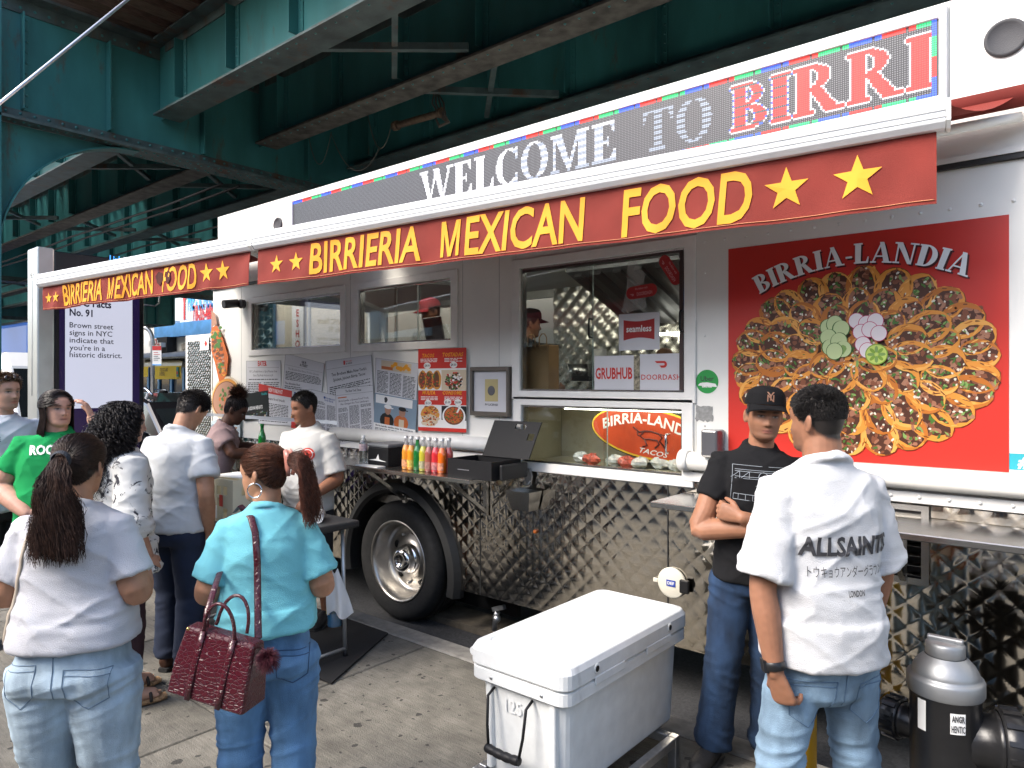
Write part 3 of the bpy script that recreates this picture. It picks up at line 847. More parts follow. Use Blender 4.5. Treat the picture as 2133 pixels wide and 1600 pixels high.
# ---- quilted steel
def quilt(name, x0, x1, z0, z1, y, parent, m, p=.12, amp=.002, res=12, skip=None, tilt=.0009, seed=1, flip=1, wob=.005):
    nx = max(2, int((x1 - x0) / p * res)); nz = max(2, int((z1 - z0) / p * res))
    X, Z = np.meshgrid(np.linspace(x0, x1, nx + 1), np.linspace(z0, z1, nz + 1), indexing='ij')
    a = (X / 1.0 + Z) / p; b = (X / 1.0 - Z) / p
    fa, fb = a - np.floor(a), b - np.floor(b)
    ia, ib = np.floor(a).astype(np.int64), np.floor(b).astype(np.int64)
    h = amp * (1 - (2 * fa - 1) ** 2) * (1 - (2 * fb - 1) ** 2)
    r1 = hash01(ia, ib, ia * 0, seed) - .5; r2 = hash01(ia, ib, ia * 0 + 1, seed) - .5
    win = np.minimum(1, 6 * fa * (1 - fa)) * np.minimum(1, 6 * fb * (1 - fb))
    h = h + tilt * (r1 * (2 * fa - 1) + r2 * (2 * fb - 1)) * win * 2
    da = np.minimum(fa, 1 - fa) * p; db = np.minimum(fb, 1 - fb) * p; h = h - amp * .3 * (np.exp(-(da / .007) ** 2) + np.exp(-(db / .007) ** 2))
    P = np.stack([X.ravel() * 1.3, Z.ravel() * 1.3, Z.ravel() * 0], 1)
    h = h + wob * (vnoise(P * 2, seed) - .5).reshape(X.shape)
    vs = np.stack([X.ravel(), (y - flip * h).ravel(), Z.ravel()], 1)
    fs = []
    W = nz + 1
    for i in range(nx):
        for j in range(nz):
            if skip is not None and skip((X[i, j] + X[i + 1, j]) / 2, (Z[i, j] + Z[i, j + 1]) / 2): continue
            q = (i * W + j, (i + 1) * W + j, (i + 1) * W + j + 1, i * W + j + 1)
            fs.append(q if flip > 0 else q[::-1])
    mb = MB(); mb.add(vs.tolist(), fs, 0, True)
    return mb.build(name, m, parent=parent)
WCX, WCZ, WR = -4.28, .33, .47
arch = lambda x, z: (x - WCX) ** 2 + (z - WCZ) ** 2 < .64 ** 2
seams = [XL, -5.75, -4.95, -3.42, -1.95, -.95, .6, 2.0, XR]
for k in range(len(seams) - 1):
    quilt('quilted_panel', seams[k] + .004, seams[k + 1] - .004, .225, 1.176, TY - .004, truck, M_quilt, skip=arch if seams[k] < -3.3 and seams[k + 1] > -5 else None, seed=k + 3)
s = MB()
wall_holes(s, XL, WCX - .66, .24, 1.18, [], TY + .004, TY + .03); wall_holes(s, WCX + .66, XR, .24, 1.18, [], TY + .004, TY + .03); wall_holes(s, WCX - .655, WCX + .655, .99, 1.18, [], TY + .004, TY + .03)
s.build('skirt_backing', M_ss, parent=truck)
for k in seams[1:-1]:
    if abs(k - WCX) > .66:
        s = MB(); s.box(k - .0035, k + .0035, TY - .007, TY - .0005, .226, 1.176); s.build('seam_strip', M_gask, parent=truck)
quilt('inside_back_panel', -3.6, 1.5, 1.2, 2.7, TY + TW - .06, truck, M_quilt2, p=.16, amp=.012, res=7, tilt=.002, seed=44, wob=.002)
quilt('inside_back_panel', -4.4, -3.62, 1.2, 2.7, TY + TW - .06, truck, M_quilt2, p=.16, amp=.012, res=7, tilt=.002, seed=45, wob=.002)
# rear inside lining seen in the first window
qo = quilt('inside_rear_panel', TY + .06, TY + .66, 1.2, 2.69, 0, truck, mat('quilted_dark', (.3, .31, .3), .2, 1.), p=.16, amp=.02, res=7, seed=50)
qo.data.transform(Matrix.Translation((XL + .045, 0, 0)) @ Matrix.Rotation(R(90), 4, 'Z'))

# ---- wheel, fender
def lathe_y(mb, c, prof, n=40, mi=0, mis=None): mb.lathe(c, (0, -1, 0), prof, n, mi, True, mis=mis)
wy = TY - .0
tire = MB()
tp = [(.318, .03), (.335, .035), (.37, .045), (.41, .048), (.438, .04), (.452, .022), (.462, .0)]
for q in range(4):
    yq = -.02 - q * .06
    tp += [(.468, yq), (.468, yq - .042), (.455, yq - .046), (.455, yq - .056)]
tp += [(.468, -.265), (.45, -.3), (.32, -.3)]
lathe_y(tire, (WCX, wy, WCZ), tp, 56)
wheel = tire.build('tire', M_rub, parent=truck)
M_rim = mat('polished_alloy', (.46, .44, .41), .34, 1., var=.12, vscale=12, bump=.02, bscale=30)
rim = MB(); lathe_y(rim, (WCX, wy, WCZ), [(.318, .02), (.322, .035), (.312, .038), (.3, .03), (.29, .01), (.285, -.03), (.275, -.09), (.262, -.12), (.24, -.135), (.2, -.128), (.155, -.11), (.12, -.105), (.118, -.1)], 56)
rim.build('rim', M_rim, parent=wheel)
hub = MB(); lathe_y(hub, (WCX, wy, WCZ), [(.118, -.11), (.116, -.075), (.108, -.065), (.1, -.06), (.098, -.02), (.09, .0), (.07, .012), (.045, .018), (.044, .008), (.0, .006)], 32)
hub.build('hub_cap', mat('chrome_hub', (.72, .72, .72), .08, 1.), parent=wheel)
s = MB()
for k in range(10):
    a = k * 2 * math.pi / 10 + .2
    s.lathe((WCX + .2 * math.cos(a), wy + .131, WCZ + .2 * math.sin(a)), (0, -1, 0), [(.031, .002), (.031, .008), (.0, .008)] if k % 2 == 0 else [(.014, .005), (.014, .03), (.0, .032)], 12, mi=1 if k % 2 == 0 else 0)
s.build('nuts_and_hole_discs', [M_rim, M_black], parent=wheel, kind='stuff')  # lug nuts, plus black discs painting the dark of the rim hand-holes
fd = MB()
n = 36
for i in range(n):
    a0, a1 = R(-12) + R(204) * i / n, R(-12) + R(204) * (i + 1) / n
    def pt(a, r, y): return (WCX + r * math.cos(a), y, WCZ - .03 + r * math.sin(a))
    prof = [(.56, TY + .35), (.575, TY - .05), (.6, TY - .075), (.65, TY - .06), (.675, TY - .01), (.675, TY + .03)]
    for j in range(len(prof) - 1):
        (ra, ya), (rb, yb) = prof[j], prof[j + 1]
        fd.add([pt(a0, ra, ya), pt(a0, rb, yb), pt(a1, rb, yb), pt(a1, ra, ya)], [(0, 1, 2, 3)], 0, True)
fd.build('wheel_fender', mat('fender_rubber', (.018, .018, .018), .5, bump=.05, bscale=40), parent=truck)
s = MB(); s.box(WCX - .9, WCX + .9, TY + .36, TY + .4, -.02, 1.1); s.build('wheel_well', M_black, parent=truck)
s = MB(); s.lathe((1.4, wy, WCZ), (0, -1, 0), tp, 40); s.lathe((1.4, wy, WCZ), (0, -1, 0), [(.318, .02), (.29, .01), (.1, .08), (.0, .09)], 30, mi=1); s.build('front_wheel', [M_rub, M_rim], parent=truck)
s = MB(); s.box(WCX + .1, WCX + 1.0, TY + .15, TY + .45, ROAD + .002, ROAD + .05); s.build('timber_block', mat('old_timber', (.09, .075, .055), .9, var=.3, vscale=15), label='old wooden block lying on the road beside the truck wheel', cat='wood block')

# ---- windows
def window(h, name, panes, label=None, sill=True, dark_right=False):
    x0, x1, z0, z1 = h
    w = MB()
    wall_holes(w, x0 - .07, x1 + .07, z0 - .06, z1 + .06, [(x0 - .0, x1 + .0, z0, z1)], TY - .016, TY - .0005)
    wd = w.build(name, M_trim, parent=truck, bevel=.004, seg=1)
    if label: wd['label'] = label
    w = MB(); wall_holes(w, x0 + .001, x1 - .001, z0 + .001, z1 - .001, [(x0 + .012, x1 - .012, z0 + .012, z1 - .012)], TY + .003, TY + .046); w.build('inner_frame', M_ss, parent=wd)
    if dark_right:
        w = MB(); w.box(x1 - .035, x1 - .013, TY - .002, TY + .04, z0 + .013, z1 - .013); w.build('dark_jamb', mat('brown_jamb', (.05, .03, .027), .5), parent=wd)
        w = MB(); w.box(x0 + .013, x1 - .036, TY - .001, TY + .03, z1 - .028, z1 - .013); w.build('dark_head', mat('brown_jamb', (.05, .03, .027), .5), parent=wd)
    n = len(panes) - 1
    for k in range(n):
        a, b = panes[k], panes[k + 1]
        yg = TY + (.014 if k % 2 else .024)
        w = MB(); w.box(a - .01, b + .01, yg, yg + .005, z0 + .013, z1 - .013); w.build('pane', M_glass, parent=wd)
        w = MB(); w.box(b + .006, b + .0105, yg - .001, yg + .006, z0 + .013, z1 - .013)
        w.build('pane_edge', mat('glass_edge', (.45, .52, .48), .25), parent=wd)
    return wd
window(H1, 'window', [H1[0] + .012, wX(640), H1[1] - .022])
window(H2, 'window', [H2[0] + .012, wX(820), wX(866), H2[1] - .022])
w3 = window(H3, 'window', [H3[0] + .012, wX(1228), H3[1] - .04], dark_right=True)
w4 = window(H4, 'display_case', [H4[0] + .012, wX(1258), H4[1] - .022])
def handle(px, y0, y1, parent, m):
    p0, p1 = wP(px, y0), wP(px, y1); s = MB()
    s.tube([(p0.x, TY + .01, p0.z), (p0.x, TY - .025, p0.z), (p0.x, TY - .03, p0.z - .012), (p1.x, TY - .03, p1.z + .012), (p1.x, TY - .025, p1.z), (p1.x, TY + .01, p1.z)], .0065, 8); s.build('handle', m, parent=parent)
handle(1232, 665, 703, w3, M_black); handle(1421, 648, 690, w3, M_black); handle(1102, 885, 920, w4, M_chrome); handle(1392, 905, 942, w4, M_chrome)
# display case interior
s = MB(); x0, x1, z0, z1 = H4
s.box(x0, x1, TY + .45, TY + .46, z0, z1); s.box(x0, x1, TY + .051, TY + .449, z0 - .012, z0); s.box(x0 - .012, x0 - .001, TY + .051, TY + .449, z0, z1); s.box(x1 + .001, x1 + .012, TY + .051, TY + .449, z0, z1); s.box(x0, x1, TY + .051, TY + .449, z1 + .001, z1 + .012)
s.build('case_lining', mat('case_beige', (.42, .38, .27), .5, var=.1), parent=w4)
s = MB(); s.box(x0 + .3, x1 - .02, TY + .07, TY + .095, z1 - .022, z1 - .004); s.build('light_strip', mat('strip_light', (1, 1, 1), .5, emit=(1., .96, .82), estr=6.), parent=w4)
# oval sign in the case
oc = Vector((wX(1318), TY + .2, 1.42)); ov = MB()
oa, ob = .43, .165
UU = Vector((1, 0, 0)); VV = Vector((0, .0, 1)); tl = R(-7)
UU = Vector((math.cos(tl), 0, math.sin(tl))); VV = Vector((-math.sin(tl), 0, math.cos(tl))); NN = Vector((0, -1, 0))
ell = lambda k: [(oa * k * math.cos(a), (ob - oa * (1 - k)) * math.sin(a)) for a in [2 * math.pi * i / 48 for i in range(48)]]
ov.prism(ell(1), oc, UU, VV, NN * .004, 0); ov.prism(ell(.985), oc + NN * .0042, UU, VV, NN * .002, 1); ov.prism(ell(.955), oc + NN * .0064, UU, VV, NN * .002, 2)
M_osign = [mat('oval_dark', (.02, .02, .02), .5), mat('oval_yellow', (.75, .5, .04), .45), mat('oval_red', (.5, .06, .015), .45, var=.25, vscale=6)]
osn = ov.build('oval_sign', M_osign, parent=w4)
ot = MB()
def archwarp(rad, s0=0):
    return lambda x, y: ((rad + y) * math.sin(x / rad), (rad + y) * math.cos(x / rad) - rad)
put_text(ot, 'BIRRIA-LANDIA', oc + NN * .0095 + VV * .06, UU, VV, NN, .062, 0, width=.66, off=.02, warp=lambda x, y: (x * (1 + .6 * y), y * 1.0 - .75 * x * x))
put_text(ot, 'TACOS', oc + NN * .0095 - VV * .125 + UU * .05, UU, VV, NN, .03, 0, width=.2, off=.012, shear=.3)
# bull drawn in dark strokes
bl = lambda x, y: oc + NN * .0092 + UU * x * .8 + VV * (y * .7 - .01)
for pts, r in (([(-.14, .05), (-.08, .015), (-.04, .03), (.02, .04), (.09, .03), (.12, .0), (.1, -.03), (.16, -.09)], .006), ([(-.04, .03), (-.07, -.02), (-.03, -.04), (.02, -.03), (.08, -.03), (.1, -.06), (.07, -.1)], .006), ([(-.03, -.04), (.0, -.09), (-.04, -.11)], .006), ([(-.1, .02), (-.09, -.015), (-.06, -.02)], .005), ([(.1, .03), (.15, .02), (.17, -.04)], .004)):
    ot.tube([bl(*q) for q in pts], r, 6, 1)
ot.build('sign_letters', [M_pwhite, mat('oval_ink', (.1, .015, .01), .5)], parent=osn)
# snack bags in the case: part of the goods lying inside
M_bag = mat('clear_wrap', (.6, .6, .58), .15, spec=.8, var=.3, vscale=30)
M_bag2 = mat('striped_wrap', (.6, .12, .08), .3, var=.6, vscale=60)
for k in range(7):
    px = 1180 + k * 33 + rnd.uniform(-8, 8); c = Vector((wX(px), TY + .12 + rnd.uniform(0, .08), z0 + .035)); s = MB()
    nn, mm = 12, 7; vs = []
    for i in range(mm + 1):
        ph = math.pi * i / mm
        for j in range(nn):
            a = 2 * math.pi * j / nn; q = 1 + rnd.uniform(-.22, .22)
            vs.append((c.x + .062 * q * math.sin(ph) * math.cos(a), c.y + .05 * q * math.sin(ph) * math.sin(a), c.z + .036 * q * math.cos(ph)))
    s.add(vs, [(i * nn + j, (i + 1) * nn + j, (i + 1) * nn + (j + 1) % nn, i * nn + (j + 1) % nn) for i in range(mm) for j in range(nn)], 0, False)
    s.build('snack_bag', M_bag2 if k in (1, 3) else M_bag, label=['crumpled clear snack bag at the left of the lit display case', 'red striped snack bag left of centre in the display case', 'clear snack bag below the bull of the oval sign', 'red striped snack bag at the middle of the display case', 'clear snack bag right of the striped one in the display case', 'second snack bag from the right in the display case', 'snack bag at the right end of the display case'][k], cat='snack bag', group='snack bags in the display case')

# ---- interior of the kitchen
s = MB()
hz0 = 2.12; hy0, hy1 = TY + 1.15, TY + TW - .08
s.add([(-3.5, hy0, 2.66), (1.2, hy0, 2.66), (1.2, hy1, hz0 + .16), (-3.5, hy1, hz0 + .16), (-3.5, hy0, 2.69), (1.2, hy0, 2.69), (1.2, hy1, 2.69), (-3.5, hy1, 2.69)], [(0, 3, 2, 1), (4, 5, 6, 7), (0, 1, 5, 4), (1, 2, 6, 5), (2, 3, 7, 6), (3, 0, 4, 7)])
hood = s.build('extractor_hood', mat('hood_steel', (.16, .16, .16), .4, .8), parent=truck)
for k in range(24):
    xx = -3.4 + k * .19; s = MB()
    s.bar((xx, hy0 + .03, 2.635), (xx, hy1 - .03, hz0 + .16), .07, .035); s.build('hood_filter', mat('hood_filter', (.1, .1, .1), .4, .8), parent=hood)
s = MB(); s.cyl((-3.15, hy1 - .1, hz0 + .05), (-2.35, hy1 - .1, hz0 + .05), .014); s.build('lamp_tube', mat('lamp_tube', (1, 1, 1), .5, emit=(1, .95, .86), estr=4.), parent=hood)
for (xa, xb) in ((-4.95, -4.0), (-3.6, -2.6), (-2.2, -1.2)):
    s = MB(); s.box(xa, xb, TY + .42, TY + .5, 2.66, 2.695); s.build('added_ceiling_light', MATS['lamp_tube'], parent=truck)  # unseen fill lights added under the ceiling to brighten the kitchen
s = MB(); s.box(-3.4, 1.2, TY + 1.75, TY + TW - .1, 1.72, 1.745); s.build('steel_shelf', M_ss, parent=truck)
s = MB(); s.box(-4.4, 1.2, TY + 1.4, TY + TW - .1, .82, 1.5); s.build('cooking_range', mat('range_dark', (.05, .05, .05), .35, .7), parent=truck)
s = MB(); s.box(-4.9, .8, TY + .06, TY + .44, 1.6, 1.64); s.build('inside_counter', M_ss, parent=truck)
s = MB(); s.box(-4.9, -3.0, TY + .06, TY + .4, 1.98, 2.01); s.build('inside_ledge', M_ss, parent=truck)
# things seen in the serving window
def P3(px, py, Y): return at(px, py, Y=Y)
bg = thing('paper_bag', 'brown paper carrier bag with twisted handles inside the serving window', 'paper bag', P3(1118, 812, TY + .17))
a, b = P3(1093, 812, TY + .12), P3(1143, 718, TY + .12)
s = MB(); s.box(a.x, b.x, TY + .12, TY + .24, 1.642, b.z); s.build('bag', mat('kraft_paper', (.36, .21, .09), .8, var=.1, vscale=8, bump=.3, bscale=20), parent=bg, bevel=.004, seg=1)
for xx in (a.x + .03, a.x + .13):
    for yy in (TY + .118,):
        s = MB(); s.tube([(xx, yy, b.z - .03), (xx, yy, b.z + .05), (xx + .02, yy, b.z + .075), (xx + .045, yy, b.z + .075), (xx + .062, yy, b.z + .05), (xx + .066, yy, b.z - .03)], .004, 6); s.build('handle', MATS['kraft_paper'], parent=bg)
pt_ = P3(1205, 672, TY + 1.95)
pz = 1.746
s = MB(); s.lathe((P3(1212, 716, TY + 1.9).x, TY + 1.9, pz), (0, 0, 1), [(0, 0), (.11, 0), (.14, .16), (.135, .16), (.1, .01)], 20); s.build('steel_pot', M_ss, label='steel pan standing on the kitchen shelf behind the paper bag', cat='pan')
s = MB(); s.lathe((P3(1250, 716, TY + 1.9).x, TY + 1.9, pz), (0, 0, 1), [(0, 0), (.06, 0), (.06, .3), (.02, .3), (.02, .0)], 18); s.build('paper_roll', M_pwhite, label='white paper towel roll on the kitchen shelf', cat='paper roll')
cz = 1.642
s = MB(); c0 = P3(1192, 806, TY + .3); s.lathe((c0.x, TY + .26, cz), (0, 0, 1), [(0, 0), (.12, 0), (.135, .035), (.13, .035), (.115, .006), (0, .006)], 24); tr = thing('food_tray', 'steel tray of cooked tortillas on the counter behind the glass', 'tray', (c0.x, TY + .26, cz)); s.build('tray', M_ss, parent=tr)
s = MB()
for k in range(4): s.lathe((c0.x + rnd.uniform(-.03, .03), TY + .26 + rnd.uniform(-.02, .02), cz + .008 + k * .009), (0, 0, 1), [(0, 0), (.085, 0), (.088, .005), (0, .008)], 16)
s.build('tortillas', mat('tortilla_real', (.5, .26, .08), .8, var=.4, vscale=25), parent=tr, kind='stuff')
s = MB()
for k in range(9): s.ball((P3(1400, 700, TY + 1.9).x + rnd.uniform(-.14, .14), TY + 1.9 + rnd.uniform(-.05, .05), pz + .06 + (k // 4) * .09), (.075, .07, .055), 10, 6)
s.build('bread_rolls', mat('bread', (.2, .1, .05), .8, var=.4, vscale=10), label='pile of brown bread rolls on the shelf at the right of the window', cat='bread', kind='stuff')

# ---- white tubes (rub rails) and shelves
for (xa, xb) in ((wX(700), wX(1080)), (wX(1425), XR)):
    s = MB(); s.cyl((xa, TY - .03, 1.30), (xb, TY - .03, 1.30), .052, n=20); s.cyl((xb - .05, TY - .03, 1.30), (xb + .004, TY - .03, 1.30), .06, n=20) if xb < 0 else s.cyl((xa - .004, TY - .03, 1.30), (xa + .05, TY - .03, 1.30), .06, n=20)
    rr = s.build('rub_tube', M_trim, parent=truck)
    s = MB(); s.box(xa, xb, TY - .02, TY - .001, 1.185, 1.235); s.build('tube_flange', M_trim, parent=rr)
SZ = 1.12
def shelf(xa, xb, y0, name='counter_shelf'):
    s = MB(); s.box(xa, xb, y0, TY - .012, SZ - .03, SZ); sh = s.build(name, M_ss, parent=truck, bevel=.004, seg=1)
    x = xa + .25
    while x < xb:
        s = MB(); s.box(x - .016, x + .016, TY - .035, TY - .013, SZ - .32, SZ - .031); s.bar((x, TY - .03, SZ - .29), (x, y0 + .08, SZ - .045), .025, .025); s.bar((x, TY - .03, SZ - .044), (x, y0 + .05, SZ - .044), .028, .024)
        s.build('bracket', M_ss, parent=sh); x += .85
    return sh
shelf(-7.0, wX(1078) - .02, 3.27)
shelf(wX(1432), -.3 + 1.9, 3.30)
# ---- louvre vent
va, vb = wP(1845, 1042), wP(1937, 1220)
s = MB(); wall_holes(s, va.x, vb.x, vb.z, 1.175, [(va.x + .025, vb.x - .03, vb.z + .03, 1.15)], TY - .03, TY - .016); vt = s.build('louvre_vent', M_ss, parent=truck)
s = MB(); s.box(va.x + .02, vb.x - .02, TY - .0155, TY - .013, vb.z + .02, 1.16); s.build('vent_back', M_black, parent=vt)
z = vb.z + .05
while z < 1.13:
    s = MB(); s.obox(((va.x + vb.x) / 2, TY - .022, z), ((1, 0, 0), (0, .8, .6), (0, -.6, .8)), ((vb.x - va.x) / 2 - .03, .014, .002)); s.build('slat', M_ss, parent=vt); z += .045
# ---- fuel flap (DEF), marker lamp, box, camera, bottle opener, dispenser
c = wP(1402, 1213); s = MB(); s.lathe((c.x, TY - .008, c.z), (0, -1, 0), [(.088, 0), (.088, .012), (.08, .016), (.0, .018)], 36); ff = s.build('fuel_flap', mat('cream_plastic', (.6, .57, .48), .45), parent=truck)
s = MB(); put_text(s, 'DEF', (c.x, TY - .03, c.z - .008), (1, 0, 0), (0, 0, 1), (0, -1, 0), .017, 1, off=.02); s.box(c.x - .028, c.x + .028, TY - .0285, TY - .0265, c.z - .018, c.z + .018, 0); s.build('flap_label', [mat('label_blue', (.02, .05, .3), .4), M_pwhite], parent=ff)
s = MB(); s.box(c.x + .06, c.x + .115, TY - .045, TY - .02, c.z - .04, c.z + .035); s.build('flap_latch', M_black, parent=ff, bevel=.006)
s = MB(); s.box(c.x - .118, c.x - .088, TY - .022, TY - .012, c.z - .012, c.z + .012); s.build('flap_hinge', MATS['cream_plastic'], parent=ff, bevel=.004)
c = wP(1117, 1107); s = MB(); s.ball((c.x, TY - .012, c.z), (.014, .014, .014)); s.build('marker_lamp', mat('amber', (.6, .15, .02), .3), parent=truck)
a, b = wP(1082, 1055), wP(1132, 1028); s = MB()
X0, X1, Z0, Z1 = a.x, b.x, a.z, b.z + .02
s.add([(X0 + .03, TY - .12, Z0), (X1 - .03, TY - .12, Z0), (X1 - .03, TY - .02, Z0), (X0 + .03, TY - .02, Z0), (X0, TY - .15, Z1), (X1, TY - .15, Z1), (X1, TY - .015, Z1), (X0, TY - .015, Z1)], [(0, 3, 2, 1), (0, 1, 5, 4), (1, 2, 6, 5), (2, 3, 7, 6), (3, 0, 4, 7)]); s.build('cap_catcher', M_ss, parent=truck)
c = wP(1108, 990); s = MB(); s.prism([(-.02, -.06), (.02, -.06), (.03, 0), (.015, .05), (-.015, .05), (-.03, 0)], (c.x, TY - .03, c.z), (1, 0, 0), (0, 0, 1), (0, -.012, 0)); s.tube([(c.x - .025, TY - .05, c.z - .03), (c.x - .02, TY - .07, c.z - .055), (c.x + .02, TY - .07, c.z - .055), (c.x + .025, TY - .05, c.z - .03)], .006, 6); s.build('bottle_opener', M_steel, parent=truck)
c = wP(512, 634); s = MB(); d = Vector((.75, -.6, -.12)).normalized()
s.cyl((c.x, TY - .02, c.z), (c.x, TY - .06, c.z), .045); s.tube([Vector((c.x, TY - .1, c.z)) - d * .07, Vector((c.x, TY - .1, c.z)) + Vector((-.5, -.8, -.1)).normalized() * .12], .042, 16); s.build('security_camera', mat('camera_grey', (.06, .06, .065), .4), parent=truck)
c = wP(1495, 922); s = MB(); s.box(c.x - .05, c.x + .045, TY - .11, TY - .002, c.z - .075, c.z + .075); s.build('soap_dispenser', mat('smoke_plastic', (.1, .1, .11), .15, coat=.5), parent=truck, bevel=.012)
for (px, py, r) in ((2096, 82, .07), (582, 469, .06)):
    c = wP(px, py); s = MB(); s.lathe((c.x, TY - .0105, c.z), (0, -1, 0), [(r * 1.15, 0), (r * 1.15, .01), (r, .018), (r * .92, .012), (0, .016)], 28); s.build('speaker', mat('speaker_grey', (.05, .05, .055), .6, bump=.3, bscale=300), parent=truck)
# rear door standing open
a = wP(418, 700); s = MB(); s.box(XL - .62, XL - .03, TY + .0, TY + .05, .3, 2.25); rd = s.build('rear_door', M_trim, parent=truck)
quilt('door_panel', XL - .56, XL - .05, .4, 2.18, TY - .003, rd, M_quilt, p=.05, amp=.006, res=6, seed=77, tilt=.006)
c = wP(429, 718); s = MB(); s.box(c.x - .1, c.x + .09, TY - .016, TY - .012, c.z - .06, c.z + .09, 0); s.prism([(0, -.035), (.03, 0), (0, .035), (-.03, 0)], (c.x + .03, TY - .0165, c.z + .01), (1, 0, 0), (0, 0, 1), (0, -.002, 0), 1); s.build('placard', [M_pwhite, M_pred], parent=rd)
# rivets along the body
rv = MB()
def riv(x, z, r=.008, y=TY):
    rv.lathe((x, y, z), (0, -1, 0), [(r, 0), (r * .8, r * .5), (r * .3, r * .75), (0, r * .78)], 8, 0, True)
x = -2.2
while x < .6: riv(x, 2.525, .009); riv(x, 1.212, .009, TY - .0205) if x > wX(1440) else None; x += .118
for px in (1468,):
    for zz in (2.35, 2.0, 1.72, 1.5, 1.25): riv(wX(px), zz, .008)
for px in range(470, 1080, 28):
    p_ = wP(px, 735)
    if rnd.random() < .6: riv(p_.x, 1.99 + rnd.uniform(-.01, .01), .006)
for zz in (2.6, 2.45, 2.3, 2.1, 1.9, 1.6, 1.4): riv(wX(449), zz, .007); riv(wX(728), zz, .007) if zz > 2 else None; riv(wX(985), zz, .007) if zz > 2 else None
rv.build('rivets', M_trim, parent=truck, kind='stuff')
# panel seams on the white wall
for px in (503, 730, 964, 1040, 1075, 1450):
    s = MB(); xx = wX(px); s.box(xx - .0015, xx + .0015, TY - .0012, TY - .0002, 1.32, 2.69); s.build('wall_seam', mat('seam_grey', (.3, .3, .29), .6), parent=truck)

# ---- LED sign
LX0, LX1, LZ0, LZ1 = wX(617), wX(1959), 3.035, 3.385
s = MB(); wall_holes(s, LX0 - .05, LX1 + .03, LZ0 - .07, LZ1 + .06, [(LX0, LX1, LZ0, LZ1)], TY - .045, TY - .0105); led = s.build('sign_frame', M_alu, parent=truck, bevel=.004, seg=1)
s = MB(); s.box(LX0 + .001, LX1 - .001, TY - .03, TY - .011, LZ0 + .001, LZ1 - .001); s.build('sign_screen', mat('led_board', (.028, .03, .034), .25, spec=.6), parent=led)
def bx_(a, b, c, d): return [(a, b), (c, b), (c, d), (a, d)]
def arcp(cx, cy, rx, ry, ix, iy, a0, a1, n=14, icx=None):
    icx = cx if icx is None else icx
    o = [(cx + rx * math.cos(R(a0 + (a1 - a0) * i / n)), cy + ry * math.sin(R(a0 + (a1 - a0) * i / n))) for i in range(n + 1)]
    q = [(icx + ix * math.cos(R(a1 + (a0 - a1) * i / n)), cy + iy * math.sin(R(a1 + (a0 - a1) * i / n))) for i in range(n + 1)]
    return o + q
def serif(ch):
    st, sf, so = .26, .075, .06
    I = [bx_(so, 0, so + st, 1), bx_(0, 0, 2 * so + st, sf), bx_(0, 1 - sf, 2 * so + st, 1)]
    if ch == 'I': return I, 2 * so + st
    if ch == 'L': return I + [bx_(so, 0, .62, sf + .02), [(.48, 0), (.66, 0), (.68, .32), (.63, .32), (.56, .08)]], .7
    if ch == 'E': return I + [bx_(so, 0, .6, sf + .02), bx_(so, 1 - sf - .02, .6, 1), bx_(so, .47, .46, .54), [(.46, 0), (.64, 0), (.66, .3), (.61, .3)], [(.46, 1), (.62, 1), (.63, .72), (.58, .72)], bx_(.42, .38, .47, .63)], .7
    if ch == 'T': return [bx_(.27, 0, .49, 1), bx_(.18, 0, .58, sf), bx_(0, 1 - sf - .02, .76, 1), [(0, 1), (.0, .68), (.05, .68), (.14, .95)], [(.76, 1), (.76, .68), (.71, .68), (.62, .95)]], .78
    if ch == 'D': return I + [arcp(.3, .5, .5, .5, .27, .43, 90, -90)], .82
    if ch == 'B': return I + [arcp(.28, .75, .36, .25, .16, .185, 90, -90), arcp(.28, .265, .44, .265, .22, .2, 90, -90)], .74
    if ch == 'R': return I + [arcp(.28, .74, .4, .26, .19, .19, 90, -90), [(.3, .5), (.52, .5), (.86, 0), (.6, 0)], bx_(.6, 0, .94, sf)], .92
    if ch == 'A': return [[(.07, 0), (.14, 0), (.46, .9), (.42, 1)], [(.36, 1), (.54, 1), (.88, 0), (.62, 0)], bx_(.2, .28, .66, .35), bx_(0, 0, .26, sf), bx_(.54, 0, .98, sf)], .96
    if ch == 'N': return [bx_(.11, 0, .18, 1), bx_(0, 0, .3, sf), [(.04, 1), (.3, 1), (.84, 0), (.66, 0)], bx_(.76, 0, .83, 1), bx_(.62, 1 - sf, .97, 1), bx_(0, 1 - sf, .28, 1)], .97
    if ch == 'O': return [arcp(.43, .5, .43, .5, .22, .44, 0, 180), arcp(.43, .5, .43, .5, .22, .44, 180, 360)], .86
    if ch == 'C': return [arcp(.43, .5, .43, .5, .22, .44, 45, 315, 20), bx_(.66, .66, .73, 1), bx_(.66, 0, .73, .3)], .78
    if ch == 'M': return [bx_(.11, 0, .18, 1), bx_(0, 0, .3, sf), bx_(0, 1 - sf, .3, 1), [(.1, 1), (.34, 1), (.64, .1), (.54, 0)], [(.5, 0), (.58, 0), (.92, 1), (.82, 1)], bx_(.84, 0, 1.06, 1), bx_(.76, 0, 1.14, sf), bx_(.86, 1 - sf, 1.14, 1)], 1.16
    if ch == 'W': return [[(.06, 1), (.3, 1), (.5, .1), (.42, 0), (.38, 0)], [(.38, 0), (.46, 0), (.72, .92), (.66, 1)], [(.56, 1), (.8, 1), (1.0, .1), (.94, 0), (.9, 0)], [(.9, 0), (.98, 0), (1.26, 1), (1.18, 1)], bx_(0, 1 - sf, .38, 1), bx_(1.08, 1 - sf, 1.36, 1)], 1.34
    if ch == '-': return [bx_(.03, .3, .33, .4)], .36
    return [], .35
